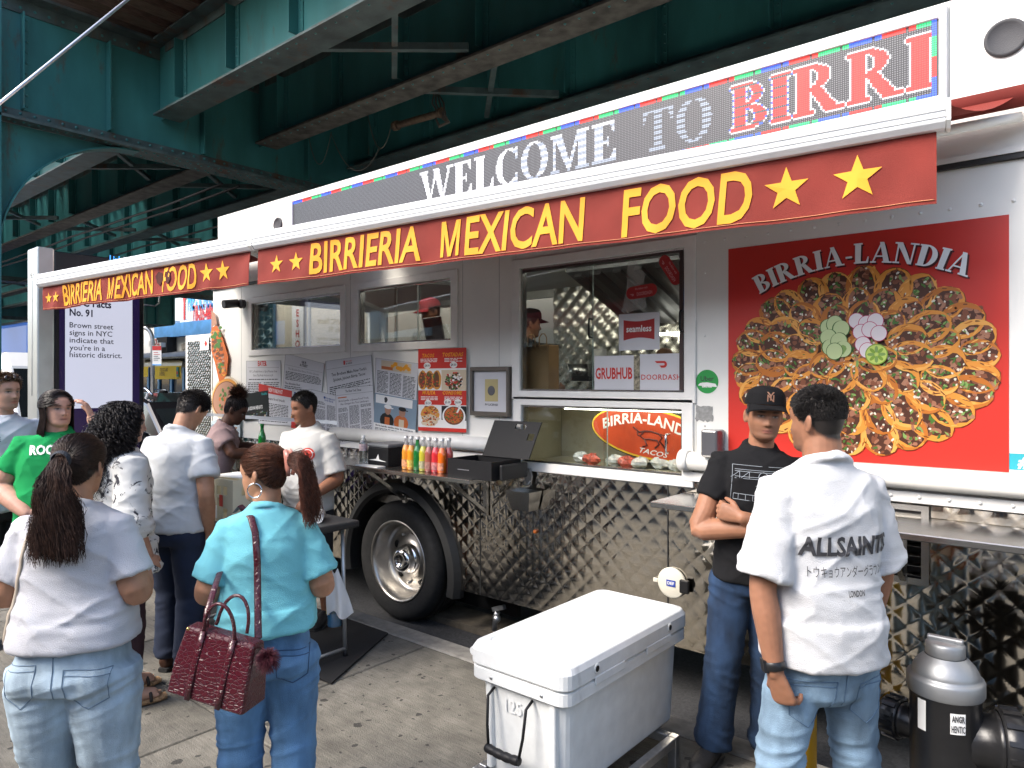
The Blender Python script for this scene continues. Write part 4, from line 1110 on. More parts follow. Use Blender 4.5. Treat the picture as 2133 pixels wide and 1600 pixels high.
def inpoly(x, z, poly):
    r = np.zeros(x.shape, bool); n = len(poly); j = n - 1
    for i in range(n):
        xi, yi = poly[i]; xj, yj = poly[j]
        if yi != yj:
            c = ((yi > z) != (yj > z)) & (x < (xj - xi) * (z - yi) / (yj - yi) + xi); r ^= c
        j = i
    return r
rows = 34; pitch = (LZ1 - LZ0) / rows; cols = int((LX1 - LX0) / pitch)
gx, gz = np.meshgrid(LX0 + (np.arange(cols) + .5) * pitch, (np.arange(rows) + .5) / rows, indexing='ij')
state = np.zeros((cols, rows), int)
def led_word(word, pxa, pxb, val, z0=.14, z1=.86, outline=None):
    xa, xb = wX(pxa), wX(pxb)
    tot = sum(serif(c)[1] + .06 for c in word) - .06; k = (xb - xa) / tot; x = xa
    m = np.zeros_like(state, bool)
    for c in word:
        ps, w_ = serif(c)
        for p in ps: m |= inpoly((gx - x) / k, (gz - z0) / (z1 - z0), p)
        x += (w_ + .06) * k
    if outline:
        d = m.copy(); d[1:] |= m[:-1]; d[:-1] |= m[1:]; d[:, 1:] |= m[:, :-1]; d[:, :-1] |= m[:, 1:]
        state[d & ~m] = outline
    state[m] = val
led_word('WELCOME', 880, 1292, 1); led_word('TO', 1345, 1488, 5); led_word('BIRRI', 1528, 1944, 2, outline=1)
cA, cB, cC, cD = [int((wX(q_) - LX0) / pitch) for q_ in (1075, 1325, 1510, 1660)]
for c in range(cA, cB):
    for r_ in range(rows):
        if state[c, r_] == 1 and r_ % 4 in (1, 2): state[c, r_] = 5
for c in range(cB, cC):
    for r_ in range(rows):
        if state[c, r_] == 5 and r_ % 3: state[c, r_] = 0 if r_ % 3 == 1 else 5
for c in range(cC, cD):
    for r_ in range(rows):
        if state[c, r_] == 2 and r_ % 5 == 2: state[c, r_] = 0
        if state[c, r_] == 1 and r_ % 3 == 0: state[c, r_] = 3
for c in range(cols):
    seg = (c // 14) % 3
    if (c + 3) % 14 < 13:
        state[c, rows - 1] = state[c, rows - 2] = [3, 2, 4][seg]
        if c > cols * .6: state[c, 0] = state[c, 1] = [3, 2, 4][(seg + 1) % 3]
for r_ in range(rows): state[cols - 1, r_] = state[cols - 2, r_] = [3, 2, 4][(r_ // 9) % 3]
ls = MB(); q = pitch * .31
yv = TY - .0315
vs = []; fs = []; ms = []
for c in range(cols):
    for r_ in range(rows):
        x = gx[c, r_]; z = LZ0 + gz[c, r_] * (LZ1 - LZ0); b = len(vs)
        qq = q * (1.25 if state[c, r_] else .8)
        vs += [(x - qq, yv, z - qq), (x + qq, yv, z - qq), (x + qq, yv, z + qq), (x - qq, yv, z + qq)]; fs.append((b, b + 1, b + 2, b + 3)); ms.append(int(state[c, r_]))
ls.v = vs; ls.f = fs; ls.m = ms; ls.s = [False] * len(fs)
ls.build('led_dots', [mat('led_off', (.17, .175, .19), .4), mat('led_white', (.5, .5, .5), .4, emit=(.8, .88, 1), estr=.3), mat('led_red', (.3, .02, .02), .4, emit=(1, .03, .02), estr=.7),
                      mat('led_blue', (.02, .03, .3), .4, emit=(.03, .12, 1), estr=.8), mat('led_green', (.02, .3, .1), .4, emit=(.02, .8, .25), estr=.5), mat('led_dim', (.3, .35, .4), .4, emit=(.4, .55, .9), estr=.1)], parent=led, kind='stuff')
s = MB(); s.box(LX1 + .035, LX1 + .038, TY - .0115, TY - .0105, 2.98, 3.455); s.build('panel_seam', MATS['seam_grey'], parent=truck)

# ---- awnings
def bar_line(A, B):
    return lambda f: A + (B - A) * f
def awning(A, B, wallx0, wallx1, texts, stars, name_px, h0, h1, wave, seedv, wz=2.93, tear=False):
    """A right end, B left end of the front bar (top edge); texts in px"""
    d = (B - A); L = d.length; dn = d.normalized(); out = Vector((-dn.y, dn.x, 0));
    if out.y > 0: out = -out
    out.normalize()
    s = MB()   # front bar profile extruded
    prof = [(0, 0), (.02, .012), (.055, .008), (.07, -.02), (.072, -.075), (.05, -.1), (.0, -.1)]
    O = A
    s.prism([(p[0], p[1]) for p in prof], A, out, Vector((0, 0, 1)), d)
    fb = s.build('front_bar', M_alu, parent=truck, bevel=.004, seg=1)
    for e, sg in ((A, -1), (B, 1)):
        s = MB(); s.prism([(p[0] * 1.06 - .002, p[1] * 1.05 + .003) for p in prof], e + dn * (sg * .001), out, Vector((0, 0, 1)), dn * (sg * .014)); s.build('bar_cap', M_trim, parent=fb)
    for zz in (-.035, -.06):
        s = MB(); s.bar(A + out * .0735 + Vector((0, 0, zz)), B + out * .0735 + Vector((0, 0, zz)), .002, .004); s.build('bar_groove', mat('groove_grey', (.45, .45, .44), .5), parent=fb)
    # canopy cloth from roller to bar
    W0, W1 = Vector((wallx1, TY - .12, wz)), Vector((wallx0, TY - .12, wz))
    s = MB(); n = 24
    vs = []
    for i in range(n + 1):
        f = i / n
        for j in range(9):
            g = j / 8; p = (W0.lerp(W1, f)).lerp(A.lerp(B, f), g); vs.append(p + Vector((0, 0, .012 - .05 * math.sin(math.pi * g))))
    s.add(vs, [(i * 9 + j, i * 9 + j + 1, (i + 1) * 9 + j + 1, (i + 1) * 9 + j) for i in range(n) for j in range(8)], 0, True); s.build('canopy_cloth', M_redc, parent=truck)
    s = MB(); s.cyl(W0 + Vector((.06, 0, 0)), W1 - Vector((.06, 0, 0)), .045, n=14); s.build('roller', M_redc, parent=truck)
    for e in (W0 + Vector((.09, 0, 0)), W1 - Vector((.09, 0, 0))):
        s = MB(); s.box(e.x - .03, e.x + .03, TY - .19, TY - .012, wz - .08, wz + .08); s.build('roller_bracket', M_trim, parent=truck, bevel=.01)
    for e, w_ in ((A, W0), (B, W1)):
        s = MB()
        elb = (e + w_) / 2 + (B - A).normalized() * (.55 if e is A else -.55) + Vector((0, 0, -.1))
        s.tube([w_ + Vector((0, .02, -.08)), elb, e + Vector((0, 0, -.06)) + (B - A).normalized() * (.12 if e is A else -.12)], .022, 8)
        s.build('folding_arm', M_trim, parent=truck)
    # valance
    nu, nv = 220, 8
    base = A + out * .03 + Vector((0, 0, -.1)); 
    def S(f, g):
        """f 0..1 from left(B) to right(A), g 0 top..1 bottom"""
        h = h1 + (h0 - h1) * f
        p = (B - d * 0).lerp(A, f) + out * .03 + Vector((0, 0, -.1 - h * g))
        w = wave * g * (math.sin(f * L * 7.3 + seedv) + .6 * math.sin(f * L * 17 + seedv * 2.1) + .35 * math.sin(f * L * 31 + g * 2)) + .25 * wave * math.sin(f * L * 23 + g * 5)
        return p + out * w + Vector((0, 0, .25 * wave * g * math.sin(f * L * 9 + seedv)))
    s = MB(); vs = []
    for i in range(nu + 1):
        for j in range(nv + 1):
            g = j / nv
            vs.append(S(.004 + .988 * i / nu, g))
    W_ = nv + 1; b0 = len(vs)
    vs += [v - out * .0025 for v in vs]
    fs = [(i * W_ + j, i * W_ + j + 1, (i + 1) * W_ + j + 1, (i + 1) * W_ + j) for i in range(nu) for j in range(nv)]
    fs += [tuple(b0 + q for q in reversed(f)) for f in fs]
    s.add(vs, fs, 0, True)
    va = s.build('valance', M_redc, parent=truck)
    # lettering follows the cloth
    P0, P1 = Vector((B.x, B.y)), Vector((A.x, A.y))
    def f_of(px):
        r_ = ray(px, 793); k_ = r_.x / r_.y
        return (k_ * P0.y - P0.x) / ((P1.x - P0.x) - k_ * (P1.y - P0.y))
    tx = MB()
    eps = .004
    for (t_, a_, b_, g0, g1, sh) in texts:
        if t_ == '@M':
            quads_ = [[(0, 0), (.1, 0), (.1, .682), (0, .682)], [(.5, 0), (.6, 0), (.6, .682), (.5, .682)], [(.02, .682), (.25, 0), (.35, 0), (.135, .682)], [(.465, .682), (.25, .0), (.35, .0), (.58, .682)]]
            G = np.array([(p_[0] + p_[1] * sh, p_[1], .0006 * qi) for qi, q_ in enumerate(quads_) for p_ in q_]); Fs = [(0, 1, 2, 3), (4, 5, 6, 7), (8, 9, 10, 11), (12, 13, 14, 15)]
        else: G, Fs = text_geo(t_, 1., .018, sh, 'LEFT', None, 1., 3)
        G, Fs = refine(G, Fs, .12)
        x0_, x1_ = G[:, 0].min(), G[:, 0].max()
        fa, fb_ = f_of(a_), f_of(b_)
        out_ = [S(fa + (fb_ - fa) * (g[0] - x0_) / (x1_ - x0_), g1 + (g0 - g1) * g[1] / .682) + out * (eps + g[2]) for g in G]
        tx.add(out_, Fs, 0)
    for (px, g, rs) in stars:
        f = f_of(px); hh = h1 + (h0 - h1) * f; pts = []
        for k in range(10):
            r_ = (rs if k % 2 == 0 else rs * .4) * hh; a_ = math.pi / 2 + k * math.pi / 5
            pts.append(S(f + r_ * math.cos(a_) / L, g - r_ * math.sin(a_) / hh) + out * eps)
        c_ = S(f, g) + out * eps
        tx.add([c_] + pts, [(0, 1 + k, 1 + (k + 1) % 10) for k in range(10)], 0)
    tx.build('lettering', M_yelp, parent=va, kind='stuff')
    st_ = MB()
    for g in (.945,):
        st_.tube([S(.01 + .98 * i / 300, g) + out * .003 for i in range(301)], .0018, 4)
    st_.build('hem_stitch', mat('stitching', (.6, .25, .12), .8), parent=va)
    if tear:
        for px, w_ in ((342, .05), (362, .03)):
            f = f_of(px); tr_ = MB()
            ring = [S(f + w_ * c0 / L, .15 + .5 * g0) + out * .006 for c0, g0 in ((-1, .3), (-.3, 0), (.7, .15), (1, .6), (.2, 1.0), (-.6, .8))]
            tr_.add(ring, [tuple(range(6))], 0); tr_.build('tear', mat('torn_cloth', (.06, .012, .01), .9), parent=va)
A_ = Vector((-.477, 3.15, 2.80)); B_ = Vector((-6.64, 2.0, 2.605))
M1 = A_.lerp(B_, .600); M2 = A_.lerp(B_, .606)
awning(A_, M1, -4.45, -.28, [('BIRRIERIA', 652, 882, .1, .86, .12), ('@M', 923, 967, .1, .88, .12), ('EXICAN', 974, 1225, .1, .88, .12), ('FOOD', 1298, 1570, .1, .9, .12)], [(585, .5, .27), (625, .5, .27), (1640, .48, .34), (1787, .48, .34)], 0, .277, .222, .007, .4)
awning(M2, B_, -6.9, -4.6, [('BIRRIERIA', 138, 224, .08, .86, .12), ('@M', 234, 247, .08, .86, .12), ('EXICAN', 249.5, 328, .08, .86, .12), ('FOOD', 349, 417, .08, .86, .12)], [(110, .5, .25), (126, .5, .25), (438, .45, .33), (472, .45, .33)], 0, .217, .186, .013, 2.2, tear=True)

# ---- flat prints on the side wall
class Sheet:
    """quad on the wall given by px corners TL,TR,BR,BL; (s,t) 0..1, t down"""
    def __init__(s, q, off):
        s.q = [wP(*c) for c in q]; s.off = off
    def p(s, a, b, o=0.):
        TL, TR, BR, BL = s.q
        v = TL.lerp(TR, a).lerp(BL.lerp(BR, a), b); return Vector((v.x, TY - s.off - o, v.z))
    def rect(s, mb, a0, b0, a1, b1, mi, o=.0006):
        mb.add([s.p(a0, b1, o), s.p(a1, b1, o), s.p(a1, b0, o), s.p(a0, b0, o)], [(0, 1, 2, 3)], mi)
    def text(s, mb, t, a, b, h, w, mi, off=.02, o=.0008, align='CENTER', fnt='Inter.woff2', shear=0.):
        """baseline at (a,b), cap height h and width w as fractions"""
        G, Fs = text_geo(t, 1., off, shear, 'LEFT', fnt, 1., 1)
        if not len(G): return
        cap = .5087 if (fnt and font(fnt)) else .682
        x0, x1 = G[:, 0].min(), G[:, 0].max(); a0 = a - w / 2 if align == 'CENTER' else a
        mb.add([s.p(a0 + w * (g[0] - x0) / (x1 - x0), b - h * g[1] / cap, o) for g in G], Fs, mi)
    def blob(s, mb, a, b, ra, rb, mi, o, n=12, jit=0.):
        mb.add([s.p(a + ra * math.cos(2 * math.pi * k / n) * (1 + rnd.uniform(-jit, jit)), b - rb * math.sin(2 * math.pi * k / n) * (1 + rnd.uniform(-jit, jit)), o) for k in range(n)], [tuple(range(n))], mi)
    def lines(s, mb, a0, a1, b0, b1, n, mi=0, fill=.5, o=.0006):
        st = (b1 - b0) / n
        for k in range(n):
            if rnd.random() < .06: continue
            x = a0; e = a1 - (rnd.uniform(0, .3) * (a1 - a0) if rnd.random() < .15 else 0)
            while x < e - .01:
                w = rnd.uniform(.03, .11); w = min(w, e - x)
                s.rect(mb, x, b0 + k * st, x + w, b0 + k * st + st * fill, mi, o); x += w + .014
PM = [M_ink, M_inkg, M_pred, M_pwhite, M_yelp, mat('print_navy', (.02, .07, .25), .5), mat('print_blueg', (.2, .28, .35), .5), mat('print_brown', (.14, .05, .02), .5), mat('print_skin', (.38, .2, .13), .5),
      mat('print_oranged', (.5, .12, .02), .5), mat('print_green', (.06, .16, .03), .5), mat('print_cream', (.6, .5, .36), .5), mat('print_cyan', (.02, .35, .35), .5), mat('print_tort', (.62, .27, .04), .5), mat('print_black', (.012, .014, .014), .35)]
INK, GRY, RED, WHT, YEL, NAV, BLG, BRN, SKN, ORG, GRN, CRM, CYN, TRT, BLK = range(15)
off = [.003]
def poster(name, q, base, label=None, border=True):
    off[0] += .0022
    sh = Sheet(q, off[0]); s = MB()
    s.add([sh.p(0, 1), sh.p(1, 1), sh.p(1, 0), sh.p(0, 0)] + [sh.p(0, 1, -.001), sh.p(1, 1, -.001), sh.p(1, 0, -.001), sh.p(0, 0, -.001)], [(0, 1, 2, 3), (0, 4, 5, 1), (1, 5, 6, 2), (2, 6, 7, 3), (3, 7, 4, 0)])
    o = s.build(name, base, parent=truck)
    if label: o['label'] = label
    m = MB()
    if border:
        sh.rect(m, 0, 0, 1, .006, GRY); sh.rect(m, 0, .006, .008, 1, GRY); sh.rect(m, .992, .006, 1, 1, GRY)
    return sh, m, o
def done(m, o): m.build('print', PM, parent=o, kind='stuff')
sh, m, o = poster('press_clipping', [(514, 752), (586, 751), (587, 842), (514, 842)], M_paper, 'white news clipping headed EATER in red')
sh.text(m, 'EATER', .48, .12, .11, .26, RED, .03); sh.rect(m, .05, .155, .95, .16, GRY); sh.text(m, 'NYC is Finally Home to Spicy Mexican Stew', .5, .27, .05, .8, INK, .0); sh.text(m, 'Birria That Rivals Versions in LA', .5, .36, .05, .56, INK, .0)
sh.lines(m, .08, .92, .42, .46, 1); sh.lines(m, .05, .46, .5, .98, 12); sh.lines(m, .52, .95, .5, .98, 12); done(m, o)
sh, m, o = poster('press_clipping', [(596, 736), (677.5, 757.6), (672, 822), (590, 812)], M_paper, 'tilted white clipping about the tastiest street food')
sh.text(m, 'GRUB', .5, .16, .07, .12, INK, .03); sh.text(m, '& STREET', .5, .25, .07, .2, INK, .03); sh.rect(m, .03, .3, .97, .305, GRY); sh.text(m, 'The Absolute Best Street Food in Queens', .5, .42, .06, .78, GRY, .0)
sh.lines(m, .05, .95, .47, .72, 6); sh.text(m, 'The Absolute Best', .25, .83, .06, .4, INK, .02); sh.lines(m, .05, .5, .87, .97, 2); done(m, o)
sh, m, o = poster('press_clipping', [(680, 752.5), (776, 739), (780, 808), (684.6, 834)], M_paper, 'white clipping on two brothers and their birria tacos')
sh.rect(m, .4, .06, .44, .17, RED); sh.text(m, 'FOOD', .52, .11, .04, .13, RED, .02); sh.text(m, '& WINE', .52, .17, .04, .13, INK, .02); sh.rect(m, .02, .22, .98, .226, GRY)
sh.text(m, "Two Brothers Make New York's", .5, .42, .08, .76, INK, .02, fnt=None); sh.text(m, 'Spiciest, Juiciest Birria Tacos', .5, .56, .08, .7, INK, .02, fnt=None); sh.lines(m, .06, .94, .64, .98, 7); done(m, o)
sh, m, o = poster('press_clipping', [(785, 745.5), (875, 757.6), (870, 836), (783, 820)], M_paper, 'white clipping with an orange food map banner')
sh.rect(m, .14, .04, .84, .3, CRM); sh.rect(m, .15, .2, .42, .28, ORG, .001)
for k in range(7): sh.blob(m, .42 + k * .06, rnd.uniform(.1, .22), .05, .06, YEL, .0012 + k * .0001, 9, .4)
sh.lines(m, .05, .32, .34, .95, 17); sh.lines(m, .36, .63, .36, .95, 16); sh.lines(m, .67, .95, .38, .97, 16); done(m, o)
sh, m, o = poster('press_clipping', [(541.7, 799), (611.4, 814.4), (610, 887), (541, 882)], M_paper, 'newspaper page with a red masthead band')
sh.rect(m, 0, 0, 1, .2, RED, .0007); sh.text(m, 'NEW YORK POST', .52, .15, .1, .42, WHT, .02, .001); sh.text(m, 'Queens food truck', .5, .36, .07, .6, INK, .02); sh.lines(m, .06, .9, .45, .95, 12); done(m, o)
sh, m, o = poster('show_poster', [(507, 821.5), (561.6, 813), (564.5, 871), (510.7, 878)], PM[BLK], 'black tv show poster with white title lettering', border=False)
sh.text(m, 'hulu', .86, .14, .08, .2, CYN, .03); sh.text(m, 'JACKSON HEIGHTS', .48, .62, .12, .58, WHT, .03)
for k in range(40): sh.rect(m, *(lambda a, b: (a, b, a + rnd.uniform(.01, .05), b + rnd.uniform(.01, .06)))(rnd.uniform(.2, .95), rnd.uniform(.68, .92)), rnd.choice([BLG, GRN, CRM, BRN]), .0008 + k * .00003)
done(m, o)
sh, m, o = poster('press_clipping', [(612, 814.4), (653.6, 811), (648, 890), (610, 892)], M_paper, 'food insider page with a photo of tacos')
sh.text(m, 'FOOD', .42, .16, .12, .62, NAV, .03); sh.text(m, 'INSIDER', .5, .36, .12, .9, INK, .0); sh.lines(m, .1, .9, .4, .5, 2); sh.rect(m, .0, .56, 1, 1, RED, .0007)
for k in range(16): sh.blob(m, rnd.uniform(.1, .9), rnd.uniform(.6, .95), rnd.uniform(.06, .16), rnd.uniform(.03, .08), rnd.choice([TRT, YEL, BRN, GRN, CRM]), .001 + k * .00005, 9, .3)
done(m, o)
sh, m, o = poster('press_clipping', [(653.6, 811), (704, 824), (708, 924), (645, 913)], M_paper, 'long tilted clipping with a blue bird emblem')
sh.blob(m, .55, .1, .05, .025, NAV, .001, 8, .4); sh.text(m, 'THE IMMIGRANT', .78, .12, .03, .36, NAV, .02); sh.text(m, 'FOOD TRUCK', .72, .17, .035, .34, NAV, .03); sh.lines(m, .05, .58, .2, .96, 34); sh.lines(m, .64, .96, .24, .96, 32); done(m, o)
sh, m, o = poster('press_clipping', [(703.4, 810), (782, 802), (786.7, 910), (707, 927)], M_paper, 'newspaper article about a Queens food truck')
sh.text(m, 'The New York Times', .48, .085, .045, .42, INK, .02, fnt=None); sh.rect(m, .02, .12, .98, .125, GRY); sh.rect(m, .06, .16, .3, .18, ORG); sh.text(m, 'Birria-Landia, a Queens Food Truck,', .48, .245, .035, .8, INK, .01, fnt=None); sh.text(m, 'Has Changed the Taco Landscape', .5, .305, .035, .74, INK, .01, fnt=None)
for a in (.06, .36, .66): sh.lines(m, a, a + .26, .34, .97, 33)
done(m, o)
sh, m, o = poster('press_clipping', [(785, 818), (874.5, 834), (868, 936), (783, 920)], M_paper, 'foundation poster with a photo of two cooks')
sh.rect(m, 0, 0, 1, .6, BLG, .0007); sh.rect(m, .04, .02, .9, .19, WHT, .0009); sh.text(m, 'FUNDACIÓN', .6, .1, .06, .46, INK, .03); sh.text(m, 'PUEBLA USA', .58, .17, .06, .44, INK, .03); sh.blob(m, .28, .1, .04, .07, INK, .0011, 9, .3)
for (a, cap_, sh_) in ((.32, WHT, BLK), (.66, BLK, ORG)):
    sh.blob(m, a, .52, .17, .16, sh_, .0012, 14); sh.blob(m, a + .02, .3, .075, .1, SKN, .0014, 12); sh.blob(m, a + .02, .235, .09, .045, cap_, .0016, 12); sh.rect(m, a + .03, .245, a + .15, .265, cap_, .0018); sh.rect(m, a - .05, .45, a + .07, .6, CRM if sh_ == ORG else ORG, .0013)
sh.rect(m, .0, .6, 1, 1, WHT, .002); sh.text(m, 'Birria-Landia cambia vidas de mexicanos', .5, .66, .035, .9, INK, .03, .0024); sh.lines(m, .03, .97, .69, .99, 12, o=.0024); done(m, o)
# menu
sh, m, o = poster('menu_board', [(876.7, 727.8), (977, 724.4), (977, 901), (876.7, 896.5)], M_pwhite, 'red menu poster with four dishes and prices', border=False)
for (b0, b1) in ((0, .24), (.505, .68), (.955, 1)): sh.rect(m, 0, b0, 1, b1, RED, .0007)
for (t_, a, b, w_) in (('TACOS', .22, .105, .26), ('TOSTADAS', .73, .1, .42), ('MULITA', .23, .555, .28), ('CONSOME', .72, .555, .4)): sh.text(m, t_, a, b, .045, w_, YEL, .03, .001, shear=.2)
for (a, b) in ((.05, .12), (.56, .12), (.06, .58), (.56, .58)): sh.lines(m, a, a + .36, b, b + .05, 3, WHT, o=.001)
sh.rect(m, .5, .26, 1, .5, CRM, .0008); sh.rect(m, .5, .69, 1, .86, BLK, .0008)
for (a, b, t_) in ((.2, .205, '$4.00'), (.75, .2, '$4.00'), (.22, .66, '$5.50'), (.63, .645, '$5.00'), (.84, .645, '$6.00')): sh.blob(m, a, b, .075, .038, WHT, .0026, 18); sh.text(m, t_, a, b + .014, .03, .11, INK, .02, .003)
for k, a in enumerate((.1, .25, .4)):
    sh.blob(m, a, .38, .1, .12, TRT, .001 + k * .0003, 16, .05); sh.blob(m, a - .01, .38, .065, .1, BRN, .0011 + k * .0003, 14, .15)
for k in range(70): sh.blob(m, rnd.uniform(.05, .45), rnd.uniform(.29, .47), .018, .01, rnd.choice([RED, BRN, ORG, GRN]), .002 + k * .000004, 6, .3)
for k in range(150):
    r_ = math.sqrt(rnd.random()); a_ = rnd.uniform(0, 6.28); sh.blob(m, .75 + .17 * r_ * math.cos(a_), .39 + .1 * r_ * math.sin(a_), .024, .012, rnd.choice([BRN, BRN, RED, WHT, GRN, BLK]), .001 + k * .000008, 6, .4)
sh.blob(m, .26, .8, .2, .11, TRT, .001, 20, .05); sh.blob(m, .26, .87, .2, .07, CRM, .0012, 16, .2)
for k in range(110):
    r_ = math.sqrt(rnd.random()); a_ = rnd.uniform(0, 6.28); sh.blob(m, .26 + .19 * r_ * math.cos(a_), .81 + .12 * r_ * math.sin(a_), .02, .01, rnd.choice([BRN, TRT, ORG, RED, CRM]), .0014 + k * .000008, 6, .4)
sh.blob(m, .75, .815, .235, .135, WHT, .001, 28); sh.blob(m, .75, .805, .2, .11, BRN, .0013, 26); sh.blob(m, .75, .8, .18, .095, ORG, .0015, 26)
for k in range(90):
    r_ = math.sqrt(rnd.random()); a_ = rnd.uniform(0, 6.28); sh.blob(m, .75 + .17 * r_ * math.cos(a_), .8 + .09 * r_ * math.sin(a_), .016, .008, rnd.choice([BRN, BRN, RED, GRN]), .0017 + k * .000006, 6, .4)
m.add([sh.p(.8, .77, .0028), sh.p(.84, .77, .0028), sh.p(.9, .69, .0028), sh.p(.87, .685, .0028)], [(0, 1, 2, 3)], WHT); done(m, o)
# left print: hand-held taco dipped in a bowl of broth
off[0] += .002
sh = Sheet([(446, 640), (506, 634), (506, 925), (446, 945)], off[0]); m = MB()
def tacoprint(m, sh, A, B, w, n, mult=1):
    for k in range(n):
        f = rnd.random(); g = rnd.uniform(-1, 1); ww = w * (.55 + .45 * math.sin(math.pi * min(1, f * 1.1 + .1)))
        sh.blob(m, A[0] + (B[0] - A[0]) * f + g * ww, A[1] + (B[1] - A[1]) * f, .07, .012, rnd.choice([BRN, ORG, ORG, TRT, GRN, BRN, SKN]), .0014 + k * .00001, 7, .4)
m.add([sh.p(.0, .02, .001), sh.p(.14, .05, .001), sh.p(.2, .12, .001), sh.p(.0, .14, .001)], [(3, 2, 1, 0)], SKN)
m.add([sh.p(a, b, .0011) for a, b in ((.0, .14), (.2, .13), (.4, .22), (.6, .36), (.55, .48), (.4, .53), (.28, .52), (.12, .38), (.0, .3))], [tuple(reversed(range(9)))], ORG)
tacoprint(m, sh, (.12, .17), (.42, .48), .13, 130)
for k in range(14): sh.blob(m, rnd.uniform(.1, .35), rnd.uniform(.15, .3), .06, .012, GRN, .003 + k * .00001, 7, .4)
sh.blob(m, .5, .64, .52, .145, CRM, .001, 30); sh.blob(m, .5, .64, .47, .13, TRT, .0013, 30); sh.blob(m, .48, .645, .43, .118, BRN, .0016, 30); sh.blob(m, .48, .645, .41, .112, SKN, .0018, 30)
for k in range(40): sh.blob(m, rnd.uniform(.3, .75), rnd.uniform(.57, .72), .04, .012, rnd.choice([BRN, SKN, GRN, ORG]), .002 + k * .00001, 7, .4)
m.add([sh.p(a, b, .0008) for a, b in ((.0, .78), (1.0, .76), (1.0, .95), (.0, .98))], [(3, 2, 1, 0)], 15)
for k in range(30): sh.blob(m, rnd.uniform(.05, .95), rnd.uniform(.8, .94), .09, .01, rnd.choice([BLG, SKN, GRN, WHT]), .001 + k * .00003, 7, .5)
m.build('taco_print', PM + [mat('print_paleblue', (.45, .53, .56), .5)], parent=truck, kind='stuff')
# framed licence
q = [(987, 765), (1067, 764), (1066, 870), (987, 866)]
a, b = wP(987, 765), wP(1067, 868)
s = MB(); wall_holes(s, a.x, b.x, b.z, a.z, [(a.x + .022, b.x - .022, b.z + .03, a.z - .03)], TY - .045, TY - .001); lf = s.build('licence_frame', mat('bronze_frame', (.16, .14, .12), .4, .6), parent=truck, bevel=.004, seg=1)
s = MB(); s.box(a.x + .02, b.x - .02, TY - .022, TY - .018, b.z + .028, a.z - .028); s.build('sheet', M_paper, parent=lf)
cx, cz_ = (a.x + b.x) / 2 + .01, (a.z + b.z) / 2; s = MB()
s.box(cx - .06, cx + .06, TY - .0245, TY - .0225, cz_ - .07, cz_ + .085, 0); s.lathe((cx, TY - .025, cz_ + .005), (0, -1, 0), [(.034, 0), (.034, .001), (.028, .001), (.026, .0015), (.012, .0015), (0, .0015)], 20, 1)
put_text(s, 'FV LICENSE', (cx, TY - .0235, cz_ - .1), (1, 0, 0), (0, 0, 1), (0, -1, 0), .014, 1, width=.12, off=.03)
s.build('seal', [mat('licence_yellow', (.5, .42, .2), .6), M_inkg], parent=lf)

# stickers on the serving window and wall
def wbox(name, pxa, pya, pxb, pyb, m, y, parent, th=.001, label=None):
    a, b = wP(pxa, pya), wP(pxb, pyb); s = MB(); s.box(min(a.x, b.x), max(a.x, b.x), y - th, y, min(a.z, b.z), max(a.z, b.z)); o = s.build(name, m, parent=parent)
    if label: o['label'] = label
    return o, a, b
gy = TY + .0125
M_dred = mat('sticker_red', (.36, .02, .02), .4)
def dd_logo(mb, c, k, y, mi, U=Vector((1, 0, 0)), V=Vector((0, 0, 1))):
    pts = [(-1.0, .5), (.5, .5)] + [(.5 + .5 * math.cos(a), .0 + .5 * math.sin(a)) for a in [R(80 - i * 20) for i in range(9)]] + [(.1, -.5), (-.25, -.15), (.45, -.15)] + [(.45 + .17 * math.cos(a), .02 + .17 * math.sin(a)) for a in [R(-60 + i * 30) for i in range(5)]] + [(.45, .19), (-.65, .19)]
    mb.flat([(p[0] * k, p[1] * k) for p in pts], c, U, V, mi)
o, a, b = wbox('sticker', 1287, 655, 1372, 728, M_paper, gy, w3, label='white sheet with a dark red seamless logo')
s = MB(); cx = (a.x + b.x) / 2; cz_ = (a.z + b.z) / 2 + .012
poly = []
for i in range(13): f = i / 12; poly.append((-.105 + .21 * f, -.062 + .014 * math.sin(math.pi * f)))
for i in range(13): f = i / 12; poly.append((.105 - .21 * f, .062 - .012 * math.sin(math.pi * f)))
s.flat(poly, (cx, gy - .0016, cz_), (1, 0, 0), (0, 0, 1), 0); put_text(s, 'seamless', (cx, gy - .0022, cz_ - .012), (1, 0, 0), (0, 0, 1), (0, -1, 0), .037, 1, width=.17, off=.02, fnt=None); s.build('logo', [M_dred, M_pwhite], parent=w3)
o, a, b = wbox('sticker', 1236, 742, 1318, 817, M_paper, gy, w3, label='white sheet with red grubhub lettering')
s = MB(); put_text(s, 'GRUBHUB', ((a.x + b.x) / 2, gy - .002, (a.z + b.z) / 2 - .03), (1, 0, 0), (0, 0, 1), (0, -1, 0), .065, 0, width=(b.x - a.x) * .94, off=.03); s.build('logo', M_pred, parent=w3)
o, a, b = wbox('sticker', 1331, 738, 1420, 817, M_paper, gy, w3, label='white sheet with red doordash logo')
s = MB(); put_text(s, 'DOORDASH', ((a.x + b.x) / 2, gy - .002, a.z - (a.z - b.z) * .68), (1, 0, 0), (0, 0, 1), (0, -1, 0), .03, 0, width=(b.x - a.x) * .93, off=.012, space=1.1); dd_logo(s, Vector(((a.x + b.x) / 2, gy - .002, a.z - (a.z - b.z) * .28)), .04, 0, 0); s.build('logo', M_pred, parent=w3)
o, a, b = wbox('sticker', 1318, 742, 1330, 817, mat('sticker_mix', (.25, .22, .15), .5, var=.8, vscale=50), gy, w3, label='narrow yellow and black product sticker')
